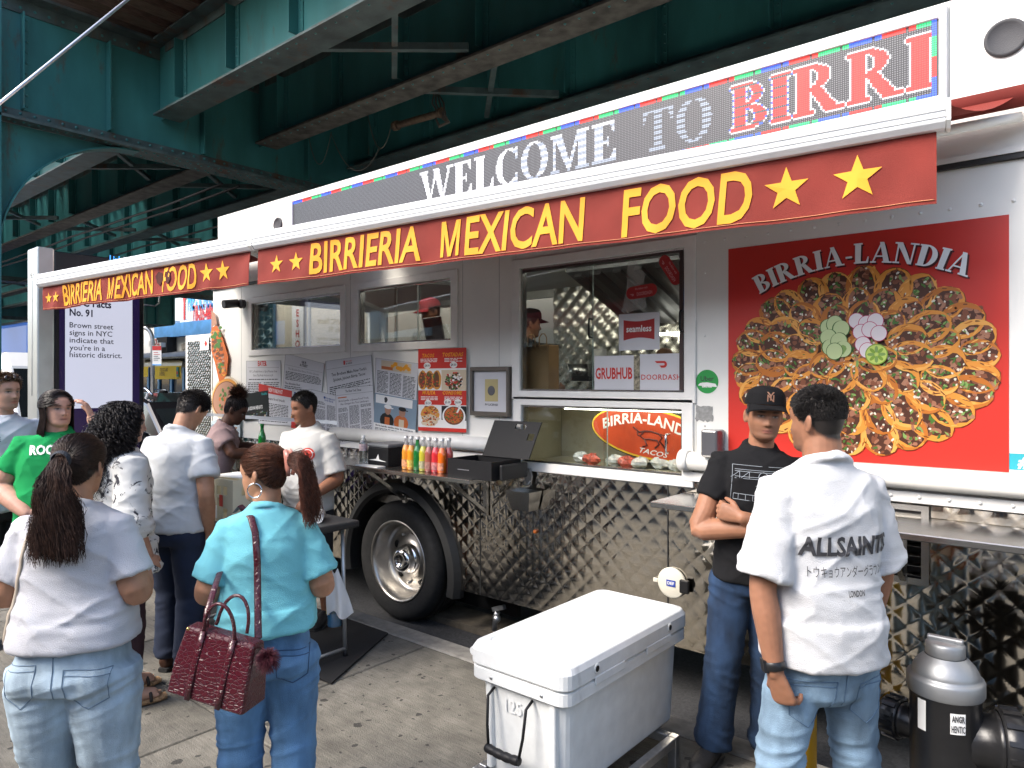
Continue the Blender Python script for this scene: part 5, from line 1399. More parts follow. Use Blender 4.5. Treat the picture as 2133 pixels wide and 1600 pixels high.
def pill(px, py, ang, L_, h_):
    c = wP(px, py); c = Vector((c.x, gy - .001, c.z)); U_ = Vector((math.cos(ang), 0, math.sin(ang))); V_ = Vector((-math.sin(ang), 0, math.cos(ang)))
    poly = [(L_ + h_ * math.cos(R(t)), h_ * math.sin(R(t))) for t in range(-90, 91, 18)] + [(-L_ + h_ * math.cos(R(t)), h_ * math.sin(R(t))) for t in range(90, 271, 18)]
    s = MB(); s.flat(poly, c, U_, V_, 0); put_text(s, 'We deliver with', c - Vector((0, .0008, 0)) + V_ * .014, U_, V_, (0, -1, 0), .013, 1, width=L_ * 1.3, off=.01); put_text(s, 'DOORDASH', c - Vector((0, .0008, 0)) - V_ * .022 + U_ * .02, U_, V_, (0, -1, 0), .02, 1, width=L_ * 1.55, off=.01); dd_logo(s, c - Vector((0, .0008, 0)) - V_ * .012 - U_ * L_ * 1.0, .013, 0, 1, U_, V_)
    o = s.build('pill_sticker', [M_dred, mat('sticker_pink', (.6, .3, .3), .5)], parent=w3)
pill(1334, 607, R(4), .066, .038); pill(1394, 562, R(-56), .066, .036)
s = MB(); c0 = [wP(*p) for p in ((1305, 548), (1322, 545), (1342, 572), (1338, 590), (1345, 640), (1310, 650), (1292, 652), (1303, 600))]; s.add([(p.x, gy - .0003, p.z) for p in c0], [tuple(range(8))]); s.build('plastic_bag', mat('film_bag', (.6, .62, .6), .25, alpha=.35), parent=w3)
c = wP(1473, 795); s = MB(); s.lathe((c.x, TY - .0005, c.z), (0, -1, 0), [(.066, 0), (.066, .0015), (0, .0015)], 36, 0, False); put_text(s, 'Uber', (c.x, TY - .0028, c.z + .004), (1, 0, 0), (0, 0, 1), (0, -1, 0), .026, 1, off=.01); put_text(s, 'Eats', (c.x, TY - .0028, c.z - .032), (1, 0, 0), (0, 0, 1), (0, -1, 0), .026, 2, off=.02)
s.add([(c.x - .055, TY - .0024, c.z - .022), (c.x + .06, TY - .0024, c.z - .03), (c.x + .05, TY - .0024, c.z - .012), (c.x, TY - .0024, c.z - .004), (c.x - .04, TY - .0024, c.z - .008)], [(0, 1, 2, 3, 4)], 2); s.build('round_sticker', [mat('uber_green', (.02, .3, .06), .5), M_ink, M_pwhite], parent=truck)
s = MB(); a, b = wP(1450, 845), wP(1486, 878); poly = []
for i in range(30):
    t = i / 30 * 4; e = int(t); f = t - e; x, z = [(f, 0), (1, f), (1 - f, 1), (0, 1 - f)][e]; poly.append((a.x + (b.x - a.x) * x + rnd.uniform(-.006, .006), b.z + (a.z - b.z) * z + rnd.uniform(-.006, .006)))
s.add([(x, TY - .0018, z) for x, z in poly], [tuple(range(30))]); s.build('sticker_residue', mat('residue_grey', (.28, .28, .27), .8, var=.2, vscale=60), parent=truck)

# ---- big taco poster
PX0, PX1, PZ0, PZ1 = -1.587, -.328, 1.354, 2.467
s = MB(); s.box(PX0, PX1, TY - .0035, TY - .0005, PZ0, PZ1); tp_ = s.build('taco_poster', M_pred, parent=truck); tp_['label'] = 'large red poster with a platter of tacos under the shop name'
m = MB()
def pp_(x, z, o): return (x, TY - .0035 - o, z)
def pblob(x, z, rx, rz, ang, mi, o, n=10, jit=.0):
    ca, sa = math.cos(ang), math.sin(ang); vs = []
    for k in range(n):
        a = 2 * math.pi * k / n; q = 1 + rnd.uniform(-jit, jit); u, v = rx * q * math.cos(a), rz * q * math.sin(a)
        vs.append(pp_(x + u * ca - v * sa, z + u * sa + v * ca, o))
    m.add(vs, [tuple(range(n))], mi)
TC = [mat('taco_tort', (.68, .27, .04), .42), mat('taco_tort2', (.48, .15, .02), .42), mat('taco_tort3', (.76, .37, .08), .42), mat('taco_dark', (.07, .022, .01), .42), mat('taco_meat', (.2, .065, .03), .42), mat('taco_meat2', (.33, .14, .08), .42), mat('taco_meat3', (.36, .17, .1), .42),
      mat('taco_cil', (.06, .16, .025), .42), mat('taco_cil2', (.2, .34, .09), .42), mat('taco_onion', (.7, .67, .55), .42), mat('taco_white', (.8, .8, .78), .42), mat('cucumber', (.5, .6, .3), .42), mat('cuc_skin', (.05, .14, .03), .42), mat('radish', (.75, .68, .68), .42), mat('radish_skin', (.5, .03, .12), .42), mat('lime', (.5, .62, .14), .42), mat('lime_skin', (.2, .35, .04), .42), mat('taco_char', (.16, .05, .01), .42)]
ecx, ecz = -.957, 1.84
rr_ = random.Random(5)
ring_no = 0
pblob(ecx, ecz, .56, .39, 0, 3, .0002, 40)
for (fa, nt_, ln, wd_) in ((.87, 27, .088, .076), (.65, 20, .086, .073), (.43, 13, .084, .07), (.19, 6, .08, .066)):
    ring_no += 1
    order = list(range(nt_)); order.sort(key=lambda k: math.sin(2 * math.pi * k / nt_ + .3), reverse=True)
    for kk, k in enumerate(order):
        a = 2 * math.pi * k / nt_ + rr_.uniform(-.04, .04) + ring_no * .3
        ax, az = .597 * fa, .425 * fa
        x, z = ecx + ax * math.cos(a), ecz + az * math.sin(a) + (.03 if ring_no == 3 else .0)
        dr = math.atan2(math.sin(a) * .8, math.cos(a)) + rr_.uniform(-.22, .22)
        base = .0005 + ring_no * .0022 + kk * .00006
        tcol = rr_.choice([0, 0, 1, 2])
        kx_ = rr_.uniform(.9, 1.15); L1, W1 = ln * kx_, wd_ * rr_.uniform(.9, 1.12)
        tx_, tz_ = -math.sin(dr), math.cos(dr); sd_ = 1 if math.cos(a) * 1 > 0 else -1
        P_ = lambda f, g: (x + math.cos(dr) * f * L1 + tx_ * g * W1, z + math.sin(dr) * f * L1 + tz_ * g * W1)
        pblob(x, z, L1 * 1.02, W1 * 1.02, dr, 17, base, 16, .05)
        pblob(x + tx_ * .002, z + tz_ * .002, L1, W1, dr, tcol, base + .0001, 18, .05)
        for q in range(10):                     # mottled tortilla
            f, g = rr_.uniform(-.8, .8), rr_.uniform(-.9, .9); px_, pz_ = P_(f, g * math.sqrt(1 - f * f) * .9)
            pblob(px_, pz_, rr_.uniform(.008, .02), rr_.uniform(.004, .009), dr + rr_.uniform(-.3, .3), rr_.choice([1, 2, 0, 17]), base + .00015 + q * .00001, 7, .3)
        fo = rr_.uniform(-.22, .22)
        cx_, cz2 = P_(.06, fo); pblob(cx_, cz2, L1 * .88, W1 * .66, dr + rr_.uniform(-.08, .08), 3, base + .0003, 12, .12)
        for q in range(42):
            f = rr_.uniform(-.85, .9); g = fo + rr_.uniform(-1, 1) * math.sqrt(max(0, 1 - f * f)) * .66; px_, pz_ = P_(f, g); t_ = rr_.random()
            if t_ < .55: pblob(px_, pz_, rr_.uniform(.008, .019), rr_.uniform(.006, .013), rr_.uniform(0, 3), rr_.choice([4, 4, 5, 5, 6]), base + .0004 + q * .00001, 8, .35)
            elif t_ < .82: pblob(px_, pz_, rr_.uniform(.007, .016), rr_.uniform(.003, .007), rr_.uniform(0, 3), rr_.choice([7, 8, 7]), base + .0008 + q * .00001, 7, .45)
            else: pblob(px_, pz_, rr_.uniform(.004, .01), rr_.uniform(.004, .006), rr_.uniform(0, 3), 9, base + .0009 + q * .00001, 5, .3)
        for sg in (-1, 1):                      # folded edge of the shell, wider on one side
            wq = rr_.uniform(.6, .74) if sg > 0 else rr_.uniform(.76, .88); vs = []
            for i in range(9): b_ = R(12 + 150 * i / 8) * sg; vs.append((1.0 * math.cos(b_), 1.0 * math.sin(b_)))
            for i in range(8, -1, -1): b_ = R(12 + 150 * i / 8) * sg; vs.append((.93 * math.cos(b_), (wq + .05 * math.sin(i * 2.1 + k)) * math.sin(b_) + fo * .4))
            m.add([pp_(*P_(u, v), base + .0013) for u, v in (vs if sg > 0 else vs[::-1])], [tuple(range(18))], rr_.choice([0, 0, 1, 2]))
            for q in range(4):
                f = rr_.uniform(-.6, .6); px_, pz_ = P_(f, sg * math.sqrt(1 - f * f) * .86 + fo * .1); pblob(px_, pz_, rr_.uniform(.01, .02), rr_.uniform(.002, .004), dr + rr_.uniform(-.4, .4) - sg * f * .8, rr_.choice([1, 17, 2]), base + .0014 + q * .00001, 6, .3)
gx0, gz0 = -.935, 1.955
o_ = .0135
for (dx, dz) in ((-.13, .06), (-.1, .075), (-.07, .05), (-.13, .01), (-.12, -.04), (-.08, -.01), (-.06, -.05), (-.1, -.06)):
    pblob(gx0 + dx, gz0 + dz, .04, .043, rr_.uniform(0, 3), 12, o_, 18); pblob(gx0 + dx, gz0 + dz, .037, .04, 0, 11, o_ + .00015, 18); pblob(gx0 + dx, gz0 + dz, .02, .022, 0, 8, o_ + .0003, 8, .3) if rr_.random() < .3 else None; o_ += .0005
for (dx, dz) in ((.0, .085), (.045, .07), (.085, .08), (.02, .03), (.06, .04), (.1, .02), (.03, -.03), (.05, -.06)):
    pblob(gx0 + dx, gz0 + dz, .037, .039, 0, 14, o_, 18); pblob(gx0 + dx, gz0 + dz, .034, .036, 0, 13, o_ + .00015, 18); o_ += .0005
pblob(gx0 + .09, gz0 - .08, .05, .05, 0, 16, o_, 22); pblob(gx0 + .09, gz0 - .08, .045, .045, 0, 15, o_ + .0002, 22)
for k in range(8):
    a = k * math.pi / 4; pblob(gx0 + .09 + .024 * math.cos(a), gz0 - .08 + .024 * math.sin(a), .017, .008, a, 16 if k % 2 else 8, o_ + .0004, 8)
m.build('platter_print', TC, parent=tp_, kind='stuff')
# name in arched serif capitals
m = MB()
def serif_word(mb, word, fpos, k, mi, o0, gap=.05):
    x = -sum(serif(c)[1] + gap for c in word) / 2; z_ = 0
    for c in word:
        ps, w_ = serif(c)
        for p in ps:
            area = sum(p[i][0] * p[(i + 1) % len(p)][1] - p[(i + 1) % len(p)][0] * p[i][1] for i in range(len(p)))
            if area < 0: p = p[::-1]
            q = []
            for i in range(len(p)):           # subdivide long edges so that they follow the arch
                a, b = p[i], p[(i + 1) % len(p)]; q += [a, ((a[0] + b[0]) / 2, (a[1] + b[1]) / 2)]
            mb.add([pp_(*fpos((x + u) * k, v * k), o0 + z_) for u, v in q], [tuple(range(len(q)))], mi); z_ += .00009
        x += (w_ + gap) * k / k
scx = -.945
def archpos(dx, dz):
    def f(x, z):
        Rr = 1.05; a = x * .98 / Rr
        return (scx + dx + (Rr + z) * math.sin(a), 2.318 + dz - Rr + (Rr + z) * math.cos(a) - .0)
    return f
serif_word(m, 'BIRRIA-LANDIA', archpos(.007, -.008), .098, 1, .0006); serif_word(m, 'BIRRIA-LANDIA', archpos(0, 0), .098, 0, .004)
m.build('name_print', [TC[10], mat('name_shadow', (.06, .01, .01), .5)], parent=tp_)
c = wP(2120, 962); s = MB(); s.box(c.x - .03, c.x + .12, TY - .002, TY - .0005, c.z - .035, c.z + .035, 0); put_text(s, '#', (c.x + .02, TY - .0028, c.z - .022), (1, 0, 0), (0, 0, 1), (0, -1, 0), .045, 1, off=.04, shear=.2); s.build('cyan_sticker', [mat('sticker_cyan', (.03, .35, .42), .5), M_pwhite], parent=truck)
# brushed text beside the skirt: yellow reflector decal leaves at the hydrant side
rust_overlay(M_conc, .57, (.075, .07, .06)); rust_overlay(M_tw, .66, (.42, .4, .34)); rust_overlay(M_alu, .64, (.5, .49, .46))
# ------------------------------------------------------------------ information kiosk
kx1 = -7.02; kx0 = kx1 - .26; ky0, ky1 = 2.046, 2.93
kz = 2.9
ki = thing('information_kiosk', 'tall aluminium street information kiosk with bright text screen behind the queue', 'kiosk', ((kx0 + kx1) / 2, (ky0 + ky1) / 2, 0))
M_kal = mat('kiosk_aluminium', (.6, .62, .6), .35, .75, var=.08, vscale=6)
M_kbl = mat('kiosk_black', (.012, .014, .018), .2, spec=.6)
s = MB(); s.box(kx0, kx1, ky0, ky0 + .13, 0, kz); kcol = s.build('end_column', M_kal, parent=ki, bevel=.012)
s = MB(); s.box(kx0 + .03, kx1 - .03, ky0 - .004, ky0 - .0005, .1, 1.28); s.build('black_insert', M_kbl, parent=kcol)
s = MB(); q = (ky0 - .003)
for r_ in (.022, .038, .054):
    s.tube([((kx0 + kx1) / 2 + r_ * math.sin(a), ky0 - .002, 2.63 + r_ * math.cos(a)) for a in [R(-45 + 9 * i) for i in range(11)]], .0035, 5)
s.cyl(((kx0 + kx1) / 2, ky0 - .003, 2.62), ((kx0 + kx1) / 2, ky0 - .003, 1.62), .0025, n=5)
s.build('wifi_mark', M_pwhite, parent=kcol)
s = MB(); s.box(kx0 + .01, kx1 - .01, ky0 + .131, ky1, 0, kz - .02); s.build('housing', M_kbl, parent=ki, bevel=.008)
s = MB(); s.box(kx1 - .009, kx1 - .004, ky0 + .17, ky1 - .045, .55, kz - .22); s.build('screen_border', mat('screen_purple', (.01, .006, .028), .2, emit=(.04, .02, .14), estr=.08), parent=ki)
sy0, sy1 = at(136, 800, X=kx1).y, at(276, 800, X=kx1).y
sz1 = kz - .25; sz0 = at(200, 850, X=kx1).z
s = MB(); s.box(kx1 - .0035, kx1 - .002, sy0, sy1, sz0, sz1); s.build('screen', mat('screen_light', (.2, .2, .23), .15, emit=(.72, .74, .9), estr=.26), parent=ki)
s = MB()
def ktext(t, px, py, h, w=None, off=.0, mi=0, align='LEFT', x=kx1 - .0008):
    p = at(px, py, X=kx1); put_text(s, t, (x, p.y, p.z), (0, 1, 0), (0, 0, 1), (1, 0, 0), h, mi, width=w, off=off, align=align)
def kw(pa, pb): return at(pb, 800, X=kx1).y - at(pa, 800, X=kx1).y
ktext('NYC Facts', 145, 636, .062, kw(145, 232), .03); ktext('No. 91', 145, 657, .06, kw(145, 193), .028)
for k, (t, pb, yy) in enumerate((('Brown street', 236, 682), ('signs in NYC', 234, 698), ('indicate that', 237, 714), ("you're in a", 219, 730), ('historic district.', 254, 745))):
    ktext(t, 145, yy - (k * .3), .046, kw(145, pb), .008, 1)
ktext('NYC Facts', 190, 866, .025, kw(190, 229), .02, 2, x=kx1 - .0028)
s.build('screen_text', [mat('text_navy', (.01, .006, .04), .4), mat('text_dark', (.02, .018, .025), .4), M_pwhite], parent=ki, kind='stuff')
s = MB(); ktext('Link', 229, 549, .075, kw(229, 256), .03, 0, x=kx1 - .006); ktext('NYC', 258, 552, .075, kw(258, 290), .03, 1, x=kx1 - .006); s.build('logo', [mat('logo_blue', (.05, .3, .75), .4, emit=(.05, .3, .8), estr=.6), M_pwhite], parent=ki, kind='stuff')

# ------------------------------------------------------------------ cooler on stand
M_cool = mat('cooler_plastic', (.64, .655, .65), .5, var=.07, vscale=14, bump=.05, bscale=90, var2=.03, v2scale=3)
rust_overlay(M_cool, .63, (.33, .33, .31))
cx0, cx1, cy0, cy1, cz0, cz1 = -2.03, -1.525, 2.13, 3.13, .15, .68
co = thing('cooler', 'large white hard cooler with black rope handle on a metal stand', 'cooler', ((cx0 + cx1) / 2, (cy0 + cy1) / 2, cz0))
def rrect(x0, x1, y0, y1, r, n=5):
    pts = []
    for (cx, cy, a0) in ((x1 - r, y0 + r, -90), (x1 - r, y1 - r, 0), (x0 + r, y1 - r, 90), (x0 + r, y0 + r, 180)):
        for i in range(n + 1):
            a = R(a0 + 90 * i / n); pts.append((cx + r * math.cos(a), cy + r * math.sin(a)))
    return pts
def rstack(mb, levels, mi=0):
    rings = []
    for (x0, x1, y0, y1, r, z) in levels:
        rings.append([(p[0], p[1], z) for p in rrect(x0, x1, y0, y1, r)])
    n = len(rings[0]); vs = [p for r_ in rings for p in r_]; fs = [tuple(reversed(range(n)))]
    for i in range(len(rings) - 1):
        fs += [(i * n + k, i * n + (k + 1) % n, (i + 1) * n + (k + 1) % n, (i + 1) * n + k) for k in range(n)]
    fs.append(tuple((len(rings) - 1) * n + k for k in range(n)))
    mb.add(vs, fs, mi, False)
i_ = .035
s = MB(); rstack(s, [(cx0 + i_ + .025, cx1 - i_ - .025, cy0 + i_ + .025, cy1 - i_ - .025, .05, cz0), (cx0 + i_ + .015, cx1 - i_ - .015, cy0 + i_ + .015, cy1 - i_ - .015, .06, cz0 + .015), (cx0 + i_, cx1 - i_, cy0 + i_, cy1 - i_, .06, cz1 - .155)])
s.build('tub', M_cool, parent=co, bevel=.006)
s = MB(); rstack(s, [(cx0 + .012, cx1 - .012, cy0 + .012, cy1 - .012, .055, cz1 - .152), (cx0 + .004, cx1 - .004, cy0 + .004, cy1 - .004, .055, cz1 - .145), (cx0 + .004, cx1 - .004, cy0 + .004, cy1 - .004, .055, cz1 - .1), (cx0 + .012, cx1 - .012, cy0 + .012, cy1 - .012, .05, cz1 - .096)]); rim_ = s.build('rim_band', M_cool, parent=co)
s = MB(); rstack(s, [(cx0 + .012, cx1 - .012, cy0 + .012, cy1 - .012, .05, cz1 - .094), (cx0, cx1, cy0, cy1, .055, cz1 - .086), (cx0, cx1, cy0, cy1, .055, cz1 - .03), (cx0 + .012, cx1 - .012, cy0 + .012, cy1 - .012, .055, cz1 - .008), (cx0 + .035, cx1 - .035, cy0 + .035, cy1 - .035, .045, cz1), (cx0 + .06, cx1 - .06, cy0 + .06, cy1 - .06, .035, cz1 - .001), (cx0 + .064, cx1 - .064, cy0 + .064, cy1 - .064, .033, cz1 - .006), (cx0 + .068, cx1 - .068, cy0 + .068, cy1 - .068, .03, cz1 - .004)])
lid = s.build('lid', M_cool, parent=co, bevel=.003, seg=1)
for yy in (cy0 + .2, cy1 - .2):
    s = MB(); s.lathe((cx1 + .001, yy, cz1 - .05), (1, 0, 0), [(.021, 0), (.02, .003), (.0125, .003)], 20, 0); s.lathe((cx1 + .001, yy, cz1 - .05), (1, 0, 0), [(.0125, .0035), (0, .0035)], 16, 1); s.build('latch_hole', [M_cool, M_black], parent=lid)
for yy in (cy0 + .3, cy1 - .3):
    s = MB(); s.box(cx1 - .004, cx1 + .003, yy - .11, yy + .11, cz1 - .115, cz1 - .08); s.build('rim_step', M_cool, parent=rim_, bevel=.003, seg=1)
for yy in (cy0 + .12, cy1 - .12):
    s = MB(); s.cyl((cx0 - .004, yy - .08, cz1 - .06), (cx0 - .004, yy + .08, cz1 - .06), .018, n=12); s.build('hinge', M_cool, parent=lid)
hxc = (cx0 + cx1) / 2 - .03
for xx in (cx0 + .13, cx1 - .12):
    s = MB(); s.lathe((xx, cy0 + .003, cz1 - .125), (0, -1, 0), [(.007, 0), (.006, .003), (0, .002)], 10); s.build('screw', M_steel, parent=rim_)
yh = cy0 - .012
s = MB(); s.tube([(hxc - .095, cy0 + .028, cz1 - .17), (hxc - .095, yh, cz1 - .19), (hxc - .088, yh - .012, cz1 - .3), (hxc - .075, yh - .02, cz1 - .38)], .006, 8); s.tube([(hxc + .1, cy0 + .028, cz1 - .17), (hxc + .1, yh, cz1 - .19), (hxc + .094, yh - .012, cz1 - .3), (hxc + .08, yh - .02, cz1 - .38)], .006, 8); rp = s.build('handle_rope', M_black, parent=co, kind='stuff')
s = MB(); gp = [(hxc - .085 + .17 * i / 16, yh - .022, cz1 - .385 - .006 * math.sin(i / 16 * math.pi)) for i in range(17)]
s.tube(gp, [.016 + .003 * abs(math.sin(i * math.pi / 4)) for i in range(17)], 10); s.build('handle_grip', M_black, parent=co)
s = MB(); put_text(s, '125', (hxc + .0, cy0 + i_ - .0035, cz1 - .25), (1, 0, 0), (0, 0, 1), (0, -1, 0), .05, 0, width=.085, off=.01); s.build('embossed_number', mat('cooler_emboss', (.66, .67, .67), .5), parent=co, kind='stuff')
# handle recess ribs on the short end
for xx, w_ in ((cx0 + .085, .03), (cx1 - .1, .03)):
    s = MB(); rstack(s, [(xx, xx + w_, cy0 + i_ - .012, cy0 + i_ + .02, .01, cz0 + .03), (xx, xx + w_, cy0 + i_ - .014, cy0 + i_ + .02, .01, cz1 - .156)]); s.build('end_rib', M_cool, parent=co)
st = thing('metal_stand', 'low galvanised square-tube stand under the white cooler', 'stand', ((cx0 + cx1) / 2, 2.6, 0))
sx0, sx1, sy0_, sy1_ = cx0 + .03, cx1 + .02, cy0 + .04, 2.93
for (a, b) in (((sx0, sy0_), (sx1, sy0_)), ((sx0, sy1_), (sx1, sy1_)), ((sx0, sy0_), (sx0, sy1_)), ((sx1, sy0_), (sx1, sy1_))):
    s = MB(); dx, dy = b[0] - a[0], b[1] - a[1]; l = math.hypot(dx, dy); ex, ey = dx / l * .021, dy / l * .021
    s.bar((a[0] + ex, a[1] + ey, .127), (b[0] - ex, b[1] - ey, .127), .04, .04); s.build('rail', M_steel, parent=st, bevel=.003, seg=1)
for xx in (sx0, sx1):
    for yy in (sy0_, sy1_): s = MB(); s.box(xx - .0205, xx + .0205, yy - .0205, yy + .0205, 0, .1475); s.build('leg', M_steel, parent=st, bevel=.003, seg=1)

# ------------------------------------------------------------------ fire hydrant
hx, hy = -.44, 2.90
hy_ = thing('fire_hydrant', 'black fire hydrant with silver painted cap in front of the truck', 'fire hydrant', (hx, hy, 0))
M_hb = mat('hydrant_black', (.014, .014, .015), .3, bump=.12, bscale=35, var=.3, vscale=8)
M_hs = mat('hydrant_silver', (.3, .31, .32), .48, .7, bump=.1, bscale=30, var=.1)
s = MB(); s.lathe((hx, hy, 0), (0, 0, 1), [(.0, 0), (.17, 0), (.17, .025), (.125, .035), (.118, .06), (.112, .1), (.11, .3), (.111, .64), (.117, .655)], 36); s.build('barrel', M_hb, parent=hy_)
s = MB(); s.lathe((hx, hy, 0), (0, 0, 1), [(.117, .656), (.121, .664), (.121, .705), (.117, .714), (.106, .717), (.106, .724), (.103, .735), (.092, .756), (.077, .772), (.068, .78), (.064, .784)], 36); bon = s.build('bonnet', M_hs, parent=hy_)
s = MB(); s.lathe((hx, hy, 0), (0, 0, 1), [(.061, .7845), (.062, .79), (.062, .822), (.056, .832), (.0, .834)], 28); s.box(hx - .056, hx + .056, hy - .012, hy + .012, .828, .848); s.build('operating_nut', M_hs, parent=bon, bevel=.006)
nd = Vector((.86, -.2, 0)).normalized(); nd = Vector((.9, .3, 0)).normalized()
for (d_, r_, ln) in ((nd, .1, .22), (Vector((-.95, .25, 0)).normalized(), .06, .2)):
    s = MB(); o_ = Vector((hx, hy, .5)); s.lathe(o_, d_, [(r_ * .95, .06), (r_ * .95, ln * .65), (r_ * 1.05, ln * .66), (r_ * 1.05, ln * .72)], 28); nz = s.build('nozzle', M_hb, parent=hy_)
    s = MB(); s.lathe(o_, d_, [(r_ * 1.1, ln * .722), (r_ * 1.2, ln * .75), (r_ * 1.2, ln * 1.0), (r_ * 1.05, ln * 1.06), (.03, ln * 1.07), (.03, ln * 1.25), (0, ln * 1.26)], 28)
    for k in range(14):
        a = 2 * math.pi * k / 14; u_, v_ = frame_of(d_); c_ = o_ + d_ * ln * .87 + (u_ * math.cos(a) + v_ * math.sin(a)) * r_ * 1.2; s.obox(c_, (d_, u_ * math.cos(a) + v_ * math.sin(a), u_ * -math.sin(a) + v_ * math.cos(a)), (ln * .12, .007, .008))
    s.build('nozzle_cap', M_hb, parent=nz)
cd = Vector((.15, -1, 0)).normalized(); cu = Vector((1, .15, 0)).normalized()
s = MB(); vs = []
for (ang0, ang1, z0, z1, lab) in ((R(-74), R(-50), .555, .625, 1), (R(-128), R(-112), .54, .645, 0)):
    s = MB(); vs = []; n = 6
    for i in range(n + 1):
        a = ang0 + (ang1 - ang0) * i / n
        for z in (z0, z1): vs.append((hx + .1125 * math.cos(a), hy + .1125 * math.sin(a), z))
    s.add(vs, [(i * 2, i * 2 + 2, i * 2 + 3, i * 2 + 1) for i in range(n)], 0, True)
    if lab:
        am = (ang0 + ang1) / 2; rd_ = Vector((math.cos(am), math.sin(am), 0)); tg = Vector((-math.sin(am), math.cos(am), 0)); o_ = Vector((hx, hy, 0)) + rd_ * .1145
        put_text(s, 'ANGR', o_ + Vector((0, 0, .598)), tg, (0, 0, 1), rd_, .02, 1, width=.04, off=.03); put_text(s, 'HENTIC', o_ + Vector((0, 0, .563)), tg, (0, 0, 1), rd_, .022, 1, width=.042, off=.02)
    s.build('sticker', [M_pwhite, M_ink], parent=hy_)
# ------------------------------------------------------------------ yellow bollard
s = MB(); bc = at(1672, 793, t=3.0); s.lathe((bc.x, bc.y, 0), (0, 0, 1), [(0, 0), (.055, 0), (.055, .78), (.045, .81), (.02, .825), (0, .827)], 24); s.build('bollard', mat('safety_yellow', (.75, .42, .01), .5, var=.1, vscale=6), label='yellow steel bollard seen between the legs of the man in white', cat='bollard')

# ------------------------------------------------------------------ folding table and what is on it
tX0, tX1, tY0, tY1, tZ = -5.0, -3.62, 2.2, 2.82, .87
tb = thing('folding_table', 'black topped folding table with silver tube legs beside the truck', 'table', ((tX0 + tX1) / 2, (tY0 + tY1) / 2, 0))
s = MB(); s.box(tX0, tX1, tY0, tY1, tZ - .045, tZ); s.build('table_top', mat('table_black', (.02, .02, .021), .55, bump=.15, bscale=300), parent=tb, bevel=.012)
M_leg = mat('leg_silver', (.5, .52, .53), .35, .6)
for xx, sg in ((tX1 - .1, 1), (tX0 + .1, -1)):
    for yy in (tY0 + .06, tY1 - .06):
        s = MB(); s.tube([(xx, yy, tZ - .045), (xx + sg * .03, yy, 0.02)], .0125, 10); s.lathe((xx + sg * .03, yy, 0), (0, 0, 1), [(0, 0), (.016, 0), (.016, .05), (.0, .05)], 12, 1); s.build('leg', [M_leg, M_black], parent=tb)
    s = MB(); s.cyl((xx + sg * .029, tY0 + .06, .06), (xx + sg * .029, tY1 - .06, .06), .011, n=10); s.build('foot_bar', M_leg, parent=tb)
    s = MB(); s.cyl((xx + sg * .012, tY0 + .06, .5), (xx + sg * .012, tY1 - .06, .5), .009, n=8); s.build('cross_bar', M_leg, parent=tb)
    s = MB(); s.bar((xx + sg * .005, (tY0 + tY1) / 2, .56), (xx - sg * .38, (tY0 + tY1) / 2, tZ - .05), .025, .008); s.build('brace', M_leg, parent=tb)
# black mat
s = MB(); A = [Vector((-3.42, 2.46, 0)), Vector((-3.80, 3.2, 0)), Vector((-5.4, 3.2, 0)), Vector((-5.3, 2.4, 0))]
s.add([(p.x, p.y, .004) for p in A] + [(p.x, p.y, .014) for p in A], [(4, 5, 6, 7), (0, 1, 5, 4), (3, 0, 4, 7), (0, 3, 2, 1), (1, 2, 6, 5), (2, 3, 7, 6)]); s.build('floor_mat', mat('mat_black', (.013, .013, .014), .85, bump=.3, bscale=200, var=.2), label='black rubber mat on the pavement under the folding table', cat='mat')
# milk crate style box
ccx, ccy = -4.27, 2.38
cr = thing('plastic_crate', 'cream plastic crate with stickers on the folding table', 'crate', (ccx, ccy, tZ))
M_crate = mat('crate_cream', (.6, .55, .4), .5, var=.06)
cw, cd_, chh = .19, .16, .27
def crate_side(name, org, U, w, holes):
    s = MB(); U = Vector(U); N = Vector((U.y, -U.x, 0))
    xs = sorted({-w, w, *[h[0] for h in holes], *[h[1] for h in holes]}); zs = sorted({0, chh, *[h[2] for h in holes], *[h[3] for h in holes]})
    t_ = MB(); grid_wall(t_, xs, zs, lambda i, j: not any(h[0] < (xs[i] + xs[i + 1]) / 2 < h[1] and h[2] < (zs[j] + zs[j + 1]) / 2 < h[3] for h in holes), 0, .012)
    s.add([Vector(org) + U * v[0] - N * v[1] + Vector((0, 0, v[2] + tZ)) for v in t_.v], t_.f); s.build(name, M_crate, parent=cr)
hl = [(-.16 + k * .075, -.105 + k * .075, z, z + .055) for k in range(4) for z in (.17,)] + [(.065, .12, .03, .09), (.0, .05, .1, .15)]
crate_side('long_side', (ccx, ccy - cd_, 0), (1, 0, 0), cw, hl); crate_side('long_side', (ccx, ccy + cd_, 0), (-1, 0, 0), cw, hl)
crate_side('short_side', (ccx + cw - .001, ccy, 0), (0, 1, 0), cd_ - .013, [(-.1, -.04, .17, .225), (0, .06, .17, .225)]); crate_side('short_side', (ccx - cw + .001, ccy, 0), (0, -1, 0), cd_ - .013, [])
s = MB(); s.box(ccx - cw + .013, ccx + cw - .013, ccy - cd_ + .013, ccy + cd_ - .013, tZ + .001, tZ + .012); s.build('bottom', M_crate, parent=cr)
